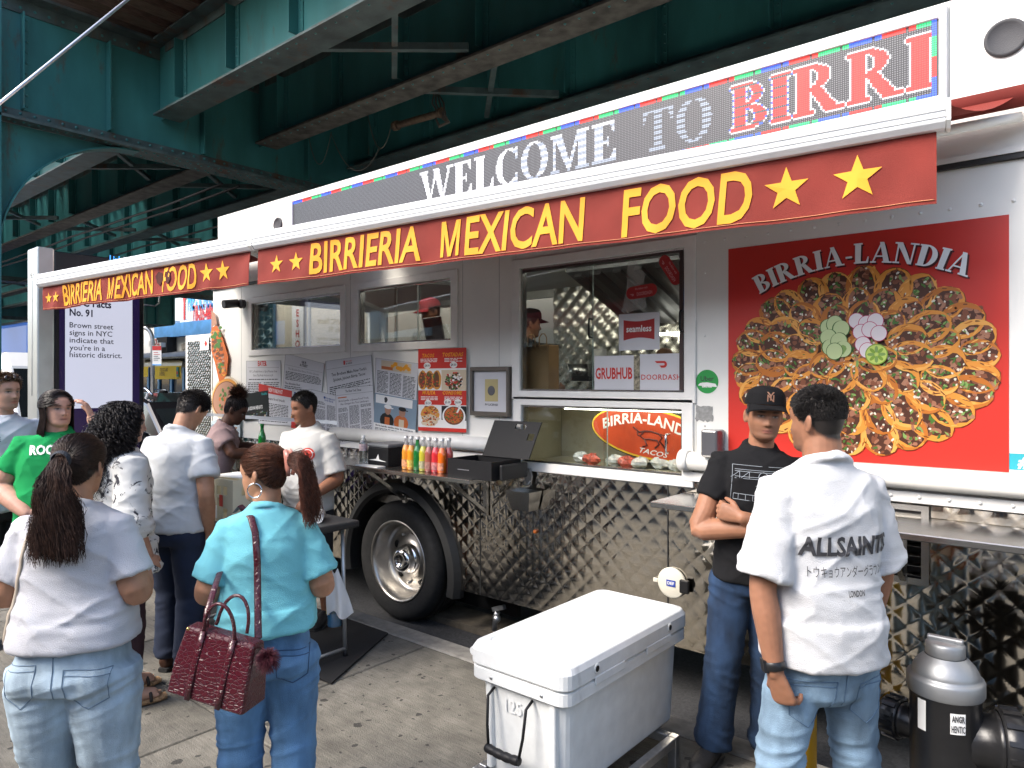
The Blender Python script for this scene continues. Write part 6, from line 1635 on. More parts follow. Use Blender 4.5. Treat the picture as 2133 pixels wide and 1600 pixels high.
s = MB(); s.box(ccx - .16, ccx - .0, ccy - cd_ - .003, ccy - cd_ - .001, tZ + .02, tZ + .1, 0); s.box(ccx - .15, ccx - .1, ccy - cd_ - .004, ccy - cd_ - .0032, tZ + .05, tZ + .085, 1); s.box(ccx - .08, ccx - .02, ccy - cd_ - .004, ccy - cd_ - .0032, tZ + .04, tZ + .08, 2); s.box(ccx + .03, ccx + .07, ccy - cd_ - .003, ccy - cd_ - .001, tZ + .1, tZ + .17, 3); s.build('crate_stickers', [M_pwhite, M_ink, M_inkg, M_pred], parent=cr, kind='stuff')
s = MB(); s.obox((ccx + .02, ccy - .02, tZ + chh + .006), ((1, .2, 0), (-.2, 1, 0), (0, 0, 1)), (.13, .09, .004)); s.build('paper_pad', M_pwhite, label='white paper pad lying on top of the cream crate', cat='paper pad')
cu_ = thing('paper_cup', 'white paper cup with order slips standing behind the crate', 'cup', (-4.5, 2.62, tZ))
s = MB(); s.lathe((-4.5, 2.62, tZ), (0, 0, 1), [(0, 0), (.055, 0), (.075, .2), (.08, .2), (.08, .21), (.07, .205), (.05, .01)], 24); s.build('cup', M_pwhite, parent=cu_)
for k in range(5):
    s = MB(); s.obox((-4.53 + k * .018, 2.61 + k * .006, tZ + .25), ((1, .1 * k, 0), (0, 1, .05), (0, 0, 1)), (.035, .0008, .11 - .008 * k), 0); s.build('order_slip', M_pwhite, parent=cu_)
s = MB(); s.lathe((-4.78, 2.5, tZ), (0, 0, 1), [(0, 0), (.055, 0), (.075, .2), (.08, .2), (.08, .21), (.07, .205), (.05, .01)], 24); s.build('paper_cup', M_pwhite, label='white paper cup at the far left end of the folding table', cat='cup')
s = MB(); s.cyl((-3.86, 2.7, tZ + .03), (-3.72, 2.58, tZ + .03), .028, n=16); s.build('receipt_roll', M_pwhite, label='white receipt roll lying at the right end of the folding table', cat='paper roll')
# stool / white tube frame
# spray bottle and towel hanging at the table leg
sb = thing('spray_bottle', 'clear spray bottle with blue liquid hanging from the table leg', 'bottle', (-3.8, 2.66, .28))
p = at(697, 1270, t=4.5)
s = MB(); s.lathe((p.x, p.y, p.z - .1), (0, 0, 1), [(0, 0), (.042, 0), (.045, .01), (.045, .085)], 20); s.build('blue_liquid', mat('blue_liquid', (.02, .2, .42), .15), parent=sb)
s = MB(); s.lathe((p.x, p.y, p.z - .1), (0, 0, 1), [(.046, .0), (.047, .09), (.047, .13), (.035, .17), (.018, .195), (.018, .21)], 20); s.build('bottle', glass_mat('clear_plastic', (.9, .94, .95), .08), parent=sb)
s = MB(); s.lathe((p.x, p.y, p.z - .1), (0, 0, 1), [(.02, .211), (.02, .25), (0, .25)], 12); s.obox((p.x, p.y - .02, p.z + .165), ((1, 0, 0), (0, 1, 0), (0, 0, 1)), (.014, .05, .015)); s.build('spray_head', M_pwhite, parent=sb)
s = MB(); s.box(p.x - .02, p.x + .01, p.y - .0485, p.y - .0475, p.z - .02, p.z + .035); s.build('label', mat('label_yellow', (.7, .6, .2), .5), parent=sb)
tw = MB(); q = at(700, 1222, t=4.42)
nu, nv = 10, 14
vs = []
for i in range(nu + 1):
    for j in range(nv + 1):
        f, g = i / nu, j / nv
        w_ = .035 + .045 * g
        vs.append(q + Vector((.766, .643, 0)) * ((f - .5) * 2 * w_ + .05 * (g - .5)) + Vector((.643, -.766, 0)) * (.02 * math.sin(f * 9 + g * 3) * (0.4 + g)) + Vector((0, 0, .1 - .28 * g + .02 * math.sin(f * 7))))
tw.add(vs + [v + Vector((-.004, .005, 0)) for v in vs], [(i * (nv + 1) + j, i * (nv + 1) + j + 1, (i + 1) * (nv + 1) + j + 1, (i + 1) * (nv + 1) + j) for i in range(nu) for j in range(nv)], 0, True)
tw.f = tw.f + [tuple(k + len(vs) for k in reversed(f)) for f in tw.f]; tw.m = [0] * len(tw.f); tw.s = [True] * len(tw.f)
tw.build('towel', mat('terry_white', (.72, .73, .72), .95, bump=.6, bscale=250), label='white towel draped over the folding table leg', cat='towel')

# ------------------------------------------------------------------ goods on the truck shelf
def bottle(name, label, px, py, liq, yb=3.42, h=.235, r=.031, cap=None, lab=None, neck_clear=True, group='soda bottles on the shelf'):
    p = at(px, py, Y=yb); t = thing(name, label, 'bottle', (p.x, yb, SZ), group)
    zz = SZ + .0005
    k = h / .235
    s = MB(); prof = [(0, 0), (r * .95, .0), (r, .006), (r, .075), (r * .96, .095), (r, .12), (r * .88, .14), (r * .55, .172), (r * .42, .195), (r * .42, .215), (r * .5, .217), (r * .5, .232), (r * .3, .235)]
    s.lathe((p.x, yb, zz), (0, 0, 1), [(a, b * k) for a, b in prof[:8]], 18, 0); s.lathe((p.x, yb, zz), (0, 0, 1), [(a * 1.002, b * k) for a, b in prof[7:]], 18, 1 if neck_clear else 0)
    s.build('bottle', [mat('liq_' + liq[0], liq[1], .12, coat=.8, spec=.7, var=.1), mat('bottle_neck_clear', (.5, .5, .5), .08, alpha=.45, spec=.8)], parent=t)
    s = MB(); s.lathe((p.x, yb, zz), (0, 0, 1), [(r * .52, .2165 * k), (r * .52, .236 * k), (0, .237 * k)], 14); s.build('cap', mat('cap_' + name + liq[0], cap or (.5, .5, .5), .4, .5), parent=t)
    if lab:
        s = MB(); n = 10; vs = []
        for i in range(n + 1):
            a = R(-130) + R(100) * i / n
            for z_ in (.02, .07): vs.append((p.x + (r + .0006) * math.cos(a), yb + (r + .0006) * math.sin(a), zz + z_ * k))
        s.add(vs, [(i * 2, i * 2 + 2, i * 2 + 3, i * 2 + 1) for i in range(n)], 0, True); s.build('label', mat('lab_' + liq[0], lab, .5, var=.5, vscale=60), parent=t)
    return t
LQ = [('mango', (.75, .3, .03)), ('orange_juice', (.8, .32, .02)), ('green', (.01, .16, .03)), ('lime', (.5, .45, .04)), ('guava', (.35, .1, .07)), ('strawberry', (.6, .03, .04)), ('orange_soda', (.75, .14, .01)), ('tamarind', (.42, .06, .05))]
names = ['amber juice bottle with fruit label, leftmost on the shelf beside the napkin box', 'orange juice bottle with yellow fruit label, second from the napkin box', 'dark green soda bottle among the row on the shelf', 'lime yellow soda bottle in the row on the shelf', 'brownish guava soda bottle in the row on the shelf', 'bright red soda bottle in the row on the shelf', 'bright orange soda bottle in the row on the shelf', 'pale red soda bottle at the end next to the black box']
for k, px in enumerate((846, 857, 870, 882, 894, 908, 921, 935)):
    bottle('soda_bottle', names[k], px, 960, LQ[k], yb=3.40 + (.05 if k == 7 else 0), lab=[(.6, .3, .15), (.7, .5, .1), None, (.35, .33, .2), (.3, .15, .12), (.5, .2, .2), (.6, .25, .15), None][k], neck_clear=k != 2, h=.235)
bottle('beer_bottle', 'green glass bottle standing near the woman leaning on the counter', 546, 910, ('beer', (.01, .28, .04)), yb=3.36, h=.25, r=.034, cap=(.02, .2, .04), neck_clear=False, group='bottle on the counter left')
nd_ = thing('napkin_dispenser', 'black napkin dispenser with grey lid on the truck shelf', 'dispenser', (at(790, 960, Y=3.5).x, 3.5, SZ))
x0, x1 = at(766, 960, Y=3.38).x, at(808, 960, Y=3.38).x
s = MB(); s.box(x0, x1, 3.38, 3.62, SZ + .001, SZ + .135); s.build('body', M_black, parent=nd_, bevel=.006)
s = MB(); s.box(x0 - .006, x1 + .006, 3.374, 3.626, SZ + .136, SZ + .165); s.build('lid', mat('lid_grey', (.16, .165, .17), .4), parent=nd_, bevel=.012)
s = MB(); m_ = (x0 + x1) / 2; s.add([(x0 + .01, 3.377, SZ + .04), (x1 - .01, 3.377, SZ + .036), (m_ + .02, 3.377, SZ + .05), (m_ + .01, 3.377, SZ + .09), (m_ - .015, 3.377, SZ + .052)], [(0, 1, 2, 3, 4)]); s.build('napkin', M_pwhite, parent=nd_)
s = MB(); s.box(x0 - .03, x1 - .01, 3.29, 3.365, SZ + .001, SZ + .008); s.build('card', M_pwhite, label='white card lying in front of the napkin dispenser', cat='card')
def wb(px, yb, lbl, h=.21):
    p = at(px, 960, Y=yb); t = thing('water_bottle', lbl, 'bottle', (p.x, yb, SZ)); s = MB()
    s.lathe((p.x, yb, SZ + .001), (0, 0, 1), [(0, 0), (.03, 0), (.032, .02), (.029, .05), (.032, .08), (.03, .12), (.032, .15), (.02, .185), (.013, .195), (.013, h)], 18); s.build('bottle', MATS.get('wbt') or MATS.setdefault('wbt', glass_mat('pet_plastic', (.88, .92, .93), .12)), parent=t)
    s = MB(); s.lathe((p.x, yb, SZ + .001), (0, 0, 1), [(.015, h - .012), (.015, h + .006), (0, h + .006)], 12); s.build('cap', M_pwhite, parent=t)
    s = MB(); s.lathe((p.x, yb, SZ + .001), (0, 0, 1), [(.0325, .1), (.0325, .15)], 18); s.build('label', mat('water_label', (.6, .45, .45), .5, var=.5, vscale=40), parent=t)
wb(757, 3.4, 'clear plastic water bottle left of the napkin dispenser')
# black box with lid open
bxA, bxB = at(937, 975, Y=3.33).x, at(1028, 990, Y=3.33).x
bb_ = thing('black_box', 'black plastic storage box with open lid on the shelf end', 'box', ((bxA + bxB) / 2, 3.45, SZ))
s = MB(); yA, yB, hB = 3.31, 3.6, .12
s.box(bxA, bxB, yA, yA + .008, SZ + .001, SZ + hB); s.box(bxA, bxB, yB - .008, yB, SZ + .001, SZ + hB); s.box(bxA, bxA + .008, yA + .0081, yB - .0081, SZ + .001, SZ + hB); s.box(bxB - .008, bxB, yA + .0081, yB - .0081, SZ + .001, SZ + hB); s.box(bxA + .0081, bxB - .0081, yA + .0081, yB - .0081, SZ + .001, SZ + .008); s.build('tray', M_black, parent=bb_, kind='stuff')
c0 = Vector((bxB + .1 - .28, yB, SZ + hB)); 
L0 = Vector((bxA + .06, yB - .02, SZ + hB)); 
s = MB()
t_ = MB(); wl, hl_ = bxB - bxA + .02, .24
xs = sorted({0, wl, wl * .5, wl * .72, wl * .82, wl * .95}); zs = sorted({0, hl_, hl_ * .5, hl_ * .68, hl_ * .78, hl_ * .92})
grid_wall(t_, xs, zs, lambda i, j: not ((wl * .5 < (xs[i] + xs[i + 1]) / 2 < wl * .72 and hl_ * .78 < (zs[j] + zs[j + 1]) / 2 < hl_ * .92) or (wl * .82 < (xs[i] + xs[i + 1]) / 2 < wl * .95 and hl_ * .5 < (zs[j] + zs[j + 1]) / 2 < hl_ * .68)), 0, .01)
s.add([L0 + Vector((v[0] + v[2] * .25, v[1] + v[2] * .25, v[2])) for v in t_.v], t_.f); s.build('lid', M_black, parent=bb_)
s = MB(); s.obox(((bxA + bxB) / 2 - .05, yA - .001, SZ + .055), ((1, 0, 0), (0, 1, 0), (0, 0, 1)), (.05, .0008, .003)); s.build('print', M_inkg, parent=bb_)
s = MB(); bxC = at(1075, 985, Y=3.5).x; s.box(bxB + .02, bxC, 3.36, 3.62, SZ + .001, SZ + .1); s.build('black_case', mat('case_black', (.016, .016, .017), .5), label='small black case beside the open black box on the shelf', cat='case', bevel=.008)
# paper tray of food and napkin sheet at the counter, left
p = at(497, 938, Y=3.42); s = MB(); s.obox((p.x, 3.45, SZ + .012), ((1, .1, 0), (-.1, 1, 0), (0, 0, 1)), (.2, .13, .01)); s.build('paper_tray', mat('tray_grey', (.5, .51, .5), .6, var=.2, vscale=10), label='flat grey paper food tray under the leaning woman\'s hands', cat='tray', bevel=.006)
# drain valve below the skirt
p = at(1037, 1275, Y=TY + .1); s = MB(); s.tube([p + Vector((-.03, 0, -.14)), p + Vector((-.02, 0, -.03)), p], .02, 10); s.obox(p + Vector((.01, 0, .03)), ((1, 0, .35), (0, 1, 0), (-.35, 0, 1)), (.055, .015, .015)); s.ball(p + Vector((-.01, 0, -.05)), .03); s.build('drain_valve', M_steel, parent=truck)
# acrylic sneeze shield above the counter
s = MB(); a, b = at(448, 905, Y=3.45), at(800, 925, Y=3.45)
s.box(-6.95, -4.7, 3.44, 3.446, SZ + .28, SZ + .31); s.build('acrylic_ledge', mat('acrylic_edge', (.75, .8, .85), .2, alpha=.55), parent=truck)
# ------------------------------------------------------------------ people
FWD = Vector((-0.64279, 0.76604, 0)); RGT = Vector((0.76604, 0.64279, 0))
def loft(mb, pts, rx, ry, uref=(1, 0, 0), n=22, e=1., mi=0):
    """closed tube with superelliptic rings"""
    pts = [Vector(p) for p in pts]; K = len(pts); vs = []
    for i in range(K):
        d = (pts[min(i + 1, K - 1)] - pts[max(i - 1, 0)]).normalized()
        u = Vector(uref); u = u - d * u.dot(d)
        if u.length < 1e-4: u = frame_of(d)[0]
        u.normalize(); w = d.cross(u)
        for k in range(n):
            a = 2 * math.pi * k / n; c, s_ = math.cos(a), math.sin(a)
            vs.append(pts[i] + u * (math.copysign(abs(c) ** e, c) * rx[i]) + w * (math.copysign(abs(s_) ** e, s_) * ry[i]))
    fs = [(i * n + k, i * n + (k + 1) % n, (i + 1) * n + (k + 1) % n, (i + 1) * n + k) for i in range(K - 1) for k in range(n)]
    fs.append(tuple(reversed(range(n)))); fs.append(tuple((K - 1) * n + k for k in range(n)))
    mb.add(vs, fs, mi)
def limb(mb, pts, r, sub=4, n=14, flat=1., uref=None):
    """smooth tube through pts (Catmull-Rom) with rounded ends"""
    P = [Vector(p) for p in pts]; out = []; rr = []
    for i in range(len(P) - 1):
        p0, p1, p2, p3 = P[max(i - 1, 0)], P[i], P[i + 1], P[min(i + 2, len(P) - 1)]
        for k in range(sub):
            t = k / sub
            out.append(.5 * ((2 * p1) + (p2 - p0) * t + (2 * p0 - 5 * p1 + 4 * p2 - p3) * t * t + (3 * p1 - p0 - 3 * p2 + p3) * t ** 3)); rr.append(r[i] + (r[i + 1] - r[i]) * t)
    out.append(P[-1]); rr.append(r[-1])
    d0 = (out[0] - out[1]).normalized(); d1 = (out[-1] - out[-2]).normalized()
    out = [out[0] + d0 * rr[0] * .8, out[0] + d0 * rr[0] * .45] + out + [out[-1] + d1 * rr[-1] * .45, out[-1] + d1 * rr[-1] * .8]
    rr = [rr[0] * .35, rr[0] * .8] + rr + [rr[-1] * .8, rr[-1] * .35]
    mb.tube(out, rr, n, 0, True, True, rv=[q * flat for q in rr] if flat != 1 else None, uref=uref)
def remesh(mb, voxel, smooth=3, fac=.5):
    me = bpy.data.meshes.new('tmp'); me.from_pydata(mb.v, [], mb.f)
    o = bpy.data.objects.new('tmp', me); C.objects.link(o)
    m = o.modifiers.new('r', 'REMESH'); m.mode = 'VOXEL'; m.voxel_size = voxel
    if smooth:
        s_ = o.modifiers.new('s', 'SMOOTH'); s_.iterations = smooth; s_.factor = fac
    dg = bpy.context.evaluated_depsgraph_get()
    r_ = bpy.data.meshes.new_from_object(o.evaluated_get(dg))
    bpy.data.objects.remove(o); bpy.data.meshes.remove(me)
    return r_
def get_vn(me):
    n = len(me.vertices); V = np.empty(n * 3); me.vertices.foreach_get('co', V)
    N = np.empty(n * 3); me.vertex_normals.foreach_get('vector', N)
    return V.reshape(-1, 3), N.reshape(-1, 3)
def ridge(P, seed): return 1 - np.abs(2 * vnoise(P, seed) - 1)
def wrinkle(me, kind, H, seed, amp=1.):
    V, N = get_vn(me)
    zf = V[:, 2] / H
    W = V + .05 * (np.stack([vnoise(V * 6, seed + 9), vnoise(V * 6, seed + 10), vnoise(V * 6, seed + 11)], 1) - .5)
    if kind == 'shirt':
        low = np.clip((.72 - zf) / .2, 0, 1)
        d = .0045 * low * (ridge(W * [9, 9, 2.2], seed) - .5)
        c, s_ = math.cos(.6), math.sin(.6)
        Q = np.stack([W[:, 0] * c + W[:, 2] * s_, W[:, 1], -W[:, 0] * s_ + W[:, 2] * c], 1)
        d += .0062 * (ridge(Q * [3.2, 4, 12], seed + 1) ** 5 - .17)
        Q = np.stack([-W[:, 0] * c + W[:, 2] * s_, W[:, 1], W[:, 0] * s_ + W[:, 2] * c], 1)
        d += .0055 * (ridge(Q * [3.6, 4, 11], seed + 2) ** 5 - .17)
        wst = np.exp(-((zf - .6) / .05) ** 2)
        d += .0065 * wst * (ridge(W * [3, 3, 24], seed + 3) ** 4 - .2)
        d += .0016 * (ridge(W * [13, 13, 24], seed + 4) ** 4 - .2) + .0012 * (ridge(Q * [14, 20, 44], seed + 5) ** 3 - .25)
    else:
        kn = np.exp(-((zf - .27) / .05) ** 2) + np.exp(-((zf - .45) / .05) ** 2) * .9 + np.exp(-((zf - .06) / .05) ** 2) * 1.3 + .25
        c, s_ = math.cos(.35), math.sin(.35)
        Q = np.stack([W[:, 0] * c + W[:, 2] * s_, W[:, 1], -W[:, 0] * s_ + W[:, 2] * c], 1)
        d = .007 * kn * (ridge(Q * [5, 5, 22], seed) ** 2 - .4) + .004 * (ridge(W * [10, 10, 4], seed + 1) - .5) + .0015 * (ridge(W * 35, seed + 2) - .5)
        up = np.clip((zf - .485) / .03, 0, 1); d = d * (1 - .8 * up) - .012 * up / max(amp, .1)
    V = V + N * (d * amp)[:, None]
    me.vertices.foreach_set('co', V.ravel()); me.update()
def finish(me, name, m, parent, M, cols=None):
    me.transform(M)
    me.polygons.foreach_set('use_smooth', [True] * len(me.polygons))
    me.materials.append(m)
    if cols is not None:
        a = me.color_attributes.new('Col', 'FLOAT_COLOR', 'POINT'); a.data.foreach_set('color', np.concatenate([cols, np.ones((len(cols), 1))], 1).ravel().astype(np.float32))
    me.name = name
    o = bpy.data.objects.new(name, me); C.objects.link(o); place(o, parent)
    return o

# head built from stacked sections: z from chin 0 to crown 1; metres for a 0.23 m head
HZ = np.array([0, .03, .07, .12, .18, .25, .33, .42, .5, .58, .66, .75, .84, .92, .97, 1.])
HF = np.array([.062, .078, .086, .089, .085, .087, .087, .085, .084, .088, .087, .080, .064, .040, .018, -.010])
HB = np.array([.02, .0, -.022, -.04, -.058, -.07, -.08, -.088, -.094, -.098, -.099, -.097, -.087, -.066, -.042, -.014])
HW = np.array([.018, .032, .043, .051, .057, .0625, .067, .071, .0735, .0755, .0765, .0755, .069, .053, .034, .004])
def head_mesh(mb, M, k=1., jaw=1., nose=1.1, nz=56, na=64):
    zs = np.concatenate([np.linspace(0, .62, 40), np.linspace(.65, 1, 17)])
    th = np.linspace(0, 2 * math.pi, na, endpoint=False); th = th - .45 * np.sin(th) * .5
    vs = []
    for z in zs:
        f, b, w = np.interp(z, HZ, HF), np.interp(z, HZ, HB), np.interp(z, HZ, HW)
        if z < .4: w = w * (1 + (jaw - 1) * (1 - z / .4))
        c, s_ = np.cos(th), np.sin(th)
        cy = (f + b) / 2; ry = (f - b) / 2
        x = w * np.sign(s_) * np.abs(s_) ** .88; y = cy + ry * np.sign(c) * np.abs(c) ** .92
        front = (c > 0)
        g = lambda x0, z0, sx, sz: np.exp(-((x - x0) / sx) ** 2 - ((z - z0) * .23 / sz) ** 2)
        nb = np.interp(z, [.29, .315, .35, .40, .48, .56, .6], [0, .012, .024, .020, .010, .003, 0]) * nose
        nwid = np.interp(z, [.3, .35, .42, .56], [.0165, .0145, .0095, .0085])
        dy = nb * np.exp(-(x / nwid) ** 2) - .0105 * (g(.031, .5, .0155, .0105) + g(-.031, .5, .0155, .0105)) + .0035 * (g(.03, .575, .026, .008) + g(-.03, .575, .026, .008))
        dy += .0055 * (g(.031, .497, .012, .0055) + g(-.031, .497, .012, .0055))
        dy += .0045 * g(0, .245, .021, .0048) + .0055 * g(0, .195, .018, .0055) - .0035 * g(0, .219, .024, .0028) - .003 * g(0, .155, .02, .006) + .003 * g(0, .08, .018, .012)
        dy += .004 * (g(.043, .40, .02, .017) + g(-.043, .40, .02, .017))
        y = y + np.where(front, dy, 0)
        for i in range(na): vs.append(M @ Vector((x[i] * k, y[i] * k, z * .23 * k)))
    n = na; K = len(zs)
    fs = [(i * n + j, (i + 1) * n + j, (i + 1) * n + (j + 1) % n, i * n + (j + 1) % n) for i in range(K - 1) for j in range(n)]
    fs.append(tuple(range(n))); fs.append(tuple(reversed([(K - 1) * n + j for j in range(n)])))
    mb.add(vs, fs)
    for sg in (-1, 1):     # ears
        c0 = Vector((sg * .076 * k, -.008 * k, .445 * .23 * k)); vs = []
        nn, mm = 14, 8
        ax = Vector((sg * .35, -.94, 0)).normalized(); up = Vector((0, -.15, 1)).normalized(); th_ = ax.cross(up)
        for i in range(mm + 1):
            ph = math.pi * i / mm
            for j in range(nn):
                a = 2 * math.pi * j / nn
                vs.append(M @ (c0 + ax * (.010 * k) + up * (.032 * k * math.cos(ph)) + ax * (.019 * k * math.sin(ph) * math.cos(a)) + th_ * (.0075 * k * math.sin(ph) * math.sin(a))))
        mb.add(vs, [(i * nn + j, (i + 1) * nn + j, (i + 1) * nn + (j + 1) % nn, i * nn + (j + 1) % nn) for i in range(mm) for j in range(nn)])
def head_point(th, z, k=1., off=0.):
    f, b, w = np.interp(z, HZ, HF), np.interp(z, HZ, HB), np.interp(z, HZ, HW)
    c, s_ = math.cos(th), math.sin(th); cy = (f + b) / 2; ry = (f - b) / 2
    p = Vector(((w + off) * math.copysign(abs(s_) ** .88, s_), cy + (ry + off) * math.copysign(abs(c) ** .92, c), z * .23 + off * max(0, (z - .75) / .25)))
    return p * k
HAIRLINE = lambda th, top=.8: np.interp(abs(((th + math.pi) % (2 * math.pi)) - math.pi), [0, .6, 1.0, 1.3, 1.5, 1.75, 2.1, 2.6, 3.15], [top, top - .02, .7, .5, .44, .5, .3, .2, .17])
def hand(mb, wrist, f, n, side, curl=.35, k=1., spread=1., tcurl=.3):
    f = Vector(f).normalized(); n = Vector(n); n = (n - f * n.dot(f)).normalized(); t = f.cross(n) * side
    w = Vector(wrist)
    mb.tube([w - f * .02 * k, w, w + f * .03 * k, w + f * .065 * k, w + f * .09 * k, w + f * .1 * k], [.022 * k, .027 * k, .034 * k, .04 * k, .039 * k, .03 * k], 12, rv=[.019 * k, .02 * k, .018 * k, .015 * k, .012 * k, .008 * k], uref=t)
    for i, (o, ln) in enumerate(((.030, .072), (.0105, .08), (-.0095, .075), (-.0285, .058))):
        p = w + f * (.088 - abs(o - .005) * .18) * k + t * o * k; pts = [p - f * .015 * k, p]; a = curl * .8
        dirn = f
        for sgm, cc in ((.46, curl), (.31, curl * 1.25), (.23, curl * .9)):
            a_ = cc
            dirn = (dirn * math.cos(a_) + (n if True else n) * math.sin(a_)); nn_ = n * math.cos(a_) - f * 0
            # rotate direction in the f-n plane
            ang = math.atan2(dirn.dot(n), dirn.dot(f)) if sgm == .46 else ang + cc
            dirn = f * math.cos(ang) + n * math.sin(ang) + t * o * 1.2 * spread
            p = p + dirn.normalized() * ln * sgm * k; pts.append(p)
        mb.tube(pts, [.0095 * k, .0098 * k, .009 * k, .0083 * k, .0068 * k], 10)
    b = w + f * .028 * k + t * .024 * k + n * .004 * k
    d1 = (f * .65 + t * .6 + n * .35).normalized(); d2 = (f * .85 + t * (.35 - tcurl) + n * (.25 + tcurl)).normalized()
    mb.tube([b - d1 * .015 * k, b, b + d1 * .034 * k, b + d1 * .034 * k + d2 * .03 * k, b + d1 * .034 * k + d2 * .052 * k], [.012 * k, .0135 * k, .0115 * k, .0105 * k, .0075 * k], 10)

def strands(name, paths, r0, r1, m, parent, M=None, kind='stuff'):
    """paths (N,K,3) -> thin three-sided tapered strands in one mesh"""
    P = np.asarray(paths, float); N, K, _ = P.shape
    T = np.gradient(P, axis=1); T /= (np.linalg.norm(T, axis=2, keepdims=True) + 1e-9)
    a = np.where(np.abs(T[..., 2:3]) < .9, np.array([0, 0, 1.]), np.array([1., 0, 0]))
    U = np.cross(T, a); U /= (np.linalg.norm(U, axis=2, keepdims=True) + 1e-9); W = np.cross(T, U)
    rr = np.linspace(r0, r1, K)[None, :, None]
    ring = [P + rr * (U * math.cos(q) + W * math.sin(q)) for q in (0, 2.094, 4.189)]
    V = np.stack(ring, 2).reshape(-1, 3)
    idx = np.arange(N * K * 3).reshape(N, K, 3)
    quads = np.stack([np.stack([idx[:, :-1, q], idx[:, :-1, (q + 1) % 3], idx[:, 1:, (q + 1) % 3], idx[:, 1:, q]], -1) for q in range(3)], 2).reshape(-1, 4)
    me = bpy.data.meshes.new(name); nf = len(quads)
    me.vertices.add(len(V)); me.vertices.foreach_set('co', V.ravel())
    me.loops.add(nf * 4); me.loops.foreach_set('vertex_index', quads.ravel().astype(np.int32))
    me.polygons.add(nf); me.polygons.foreach_set('loop_start', np.arange(0, nf * 4, 4, dtype=np.int32))
    me.polygons.foreach_set('use_smooth', [True] * nf)
    me.update(calc_edges=True); me.validate()
    if M is not None: me.transform(M)
    me.materials.append(m)
    o = bpy.data.objects.new(name, me); C.objects.link(o); place(o, parent)
    if kind: o['kind'] = kind
    return o
def hairmat(name, col, rough=.42, var=.45): return mat(name, col, rough, var=var, vscale=60, spec=.3, var2=.2, v2scale=8)

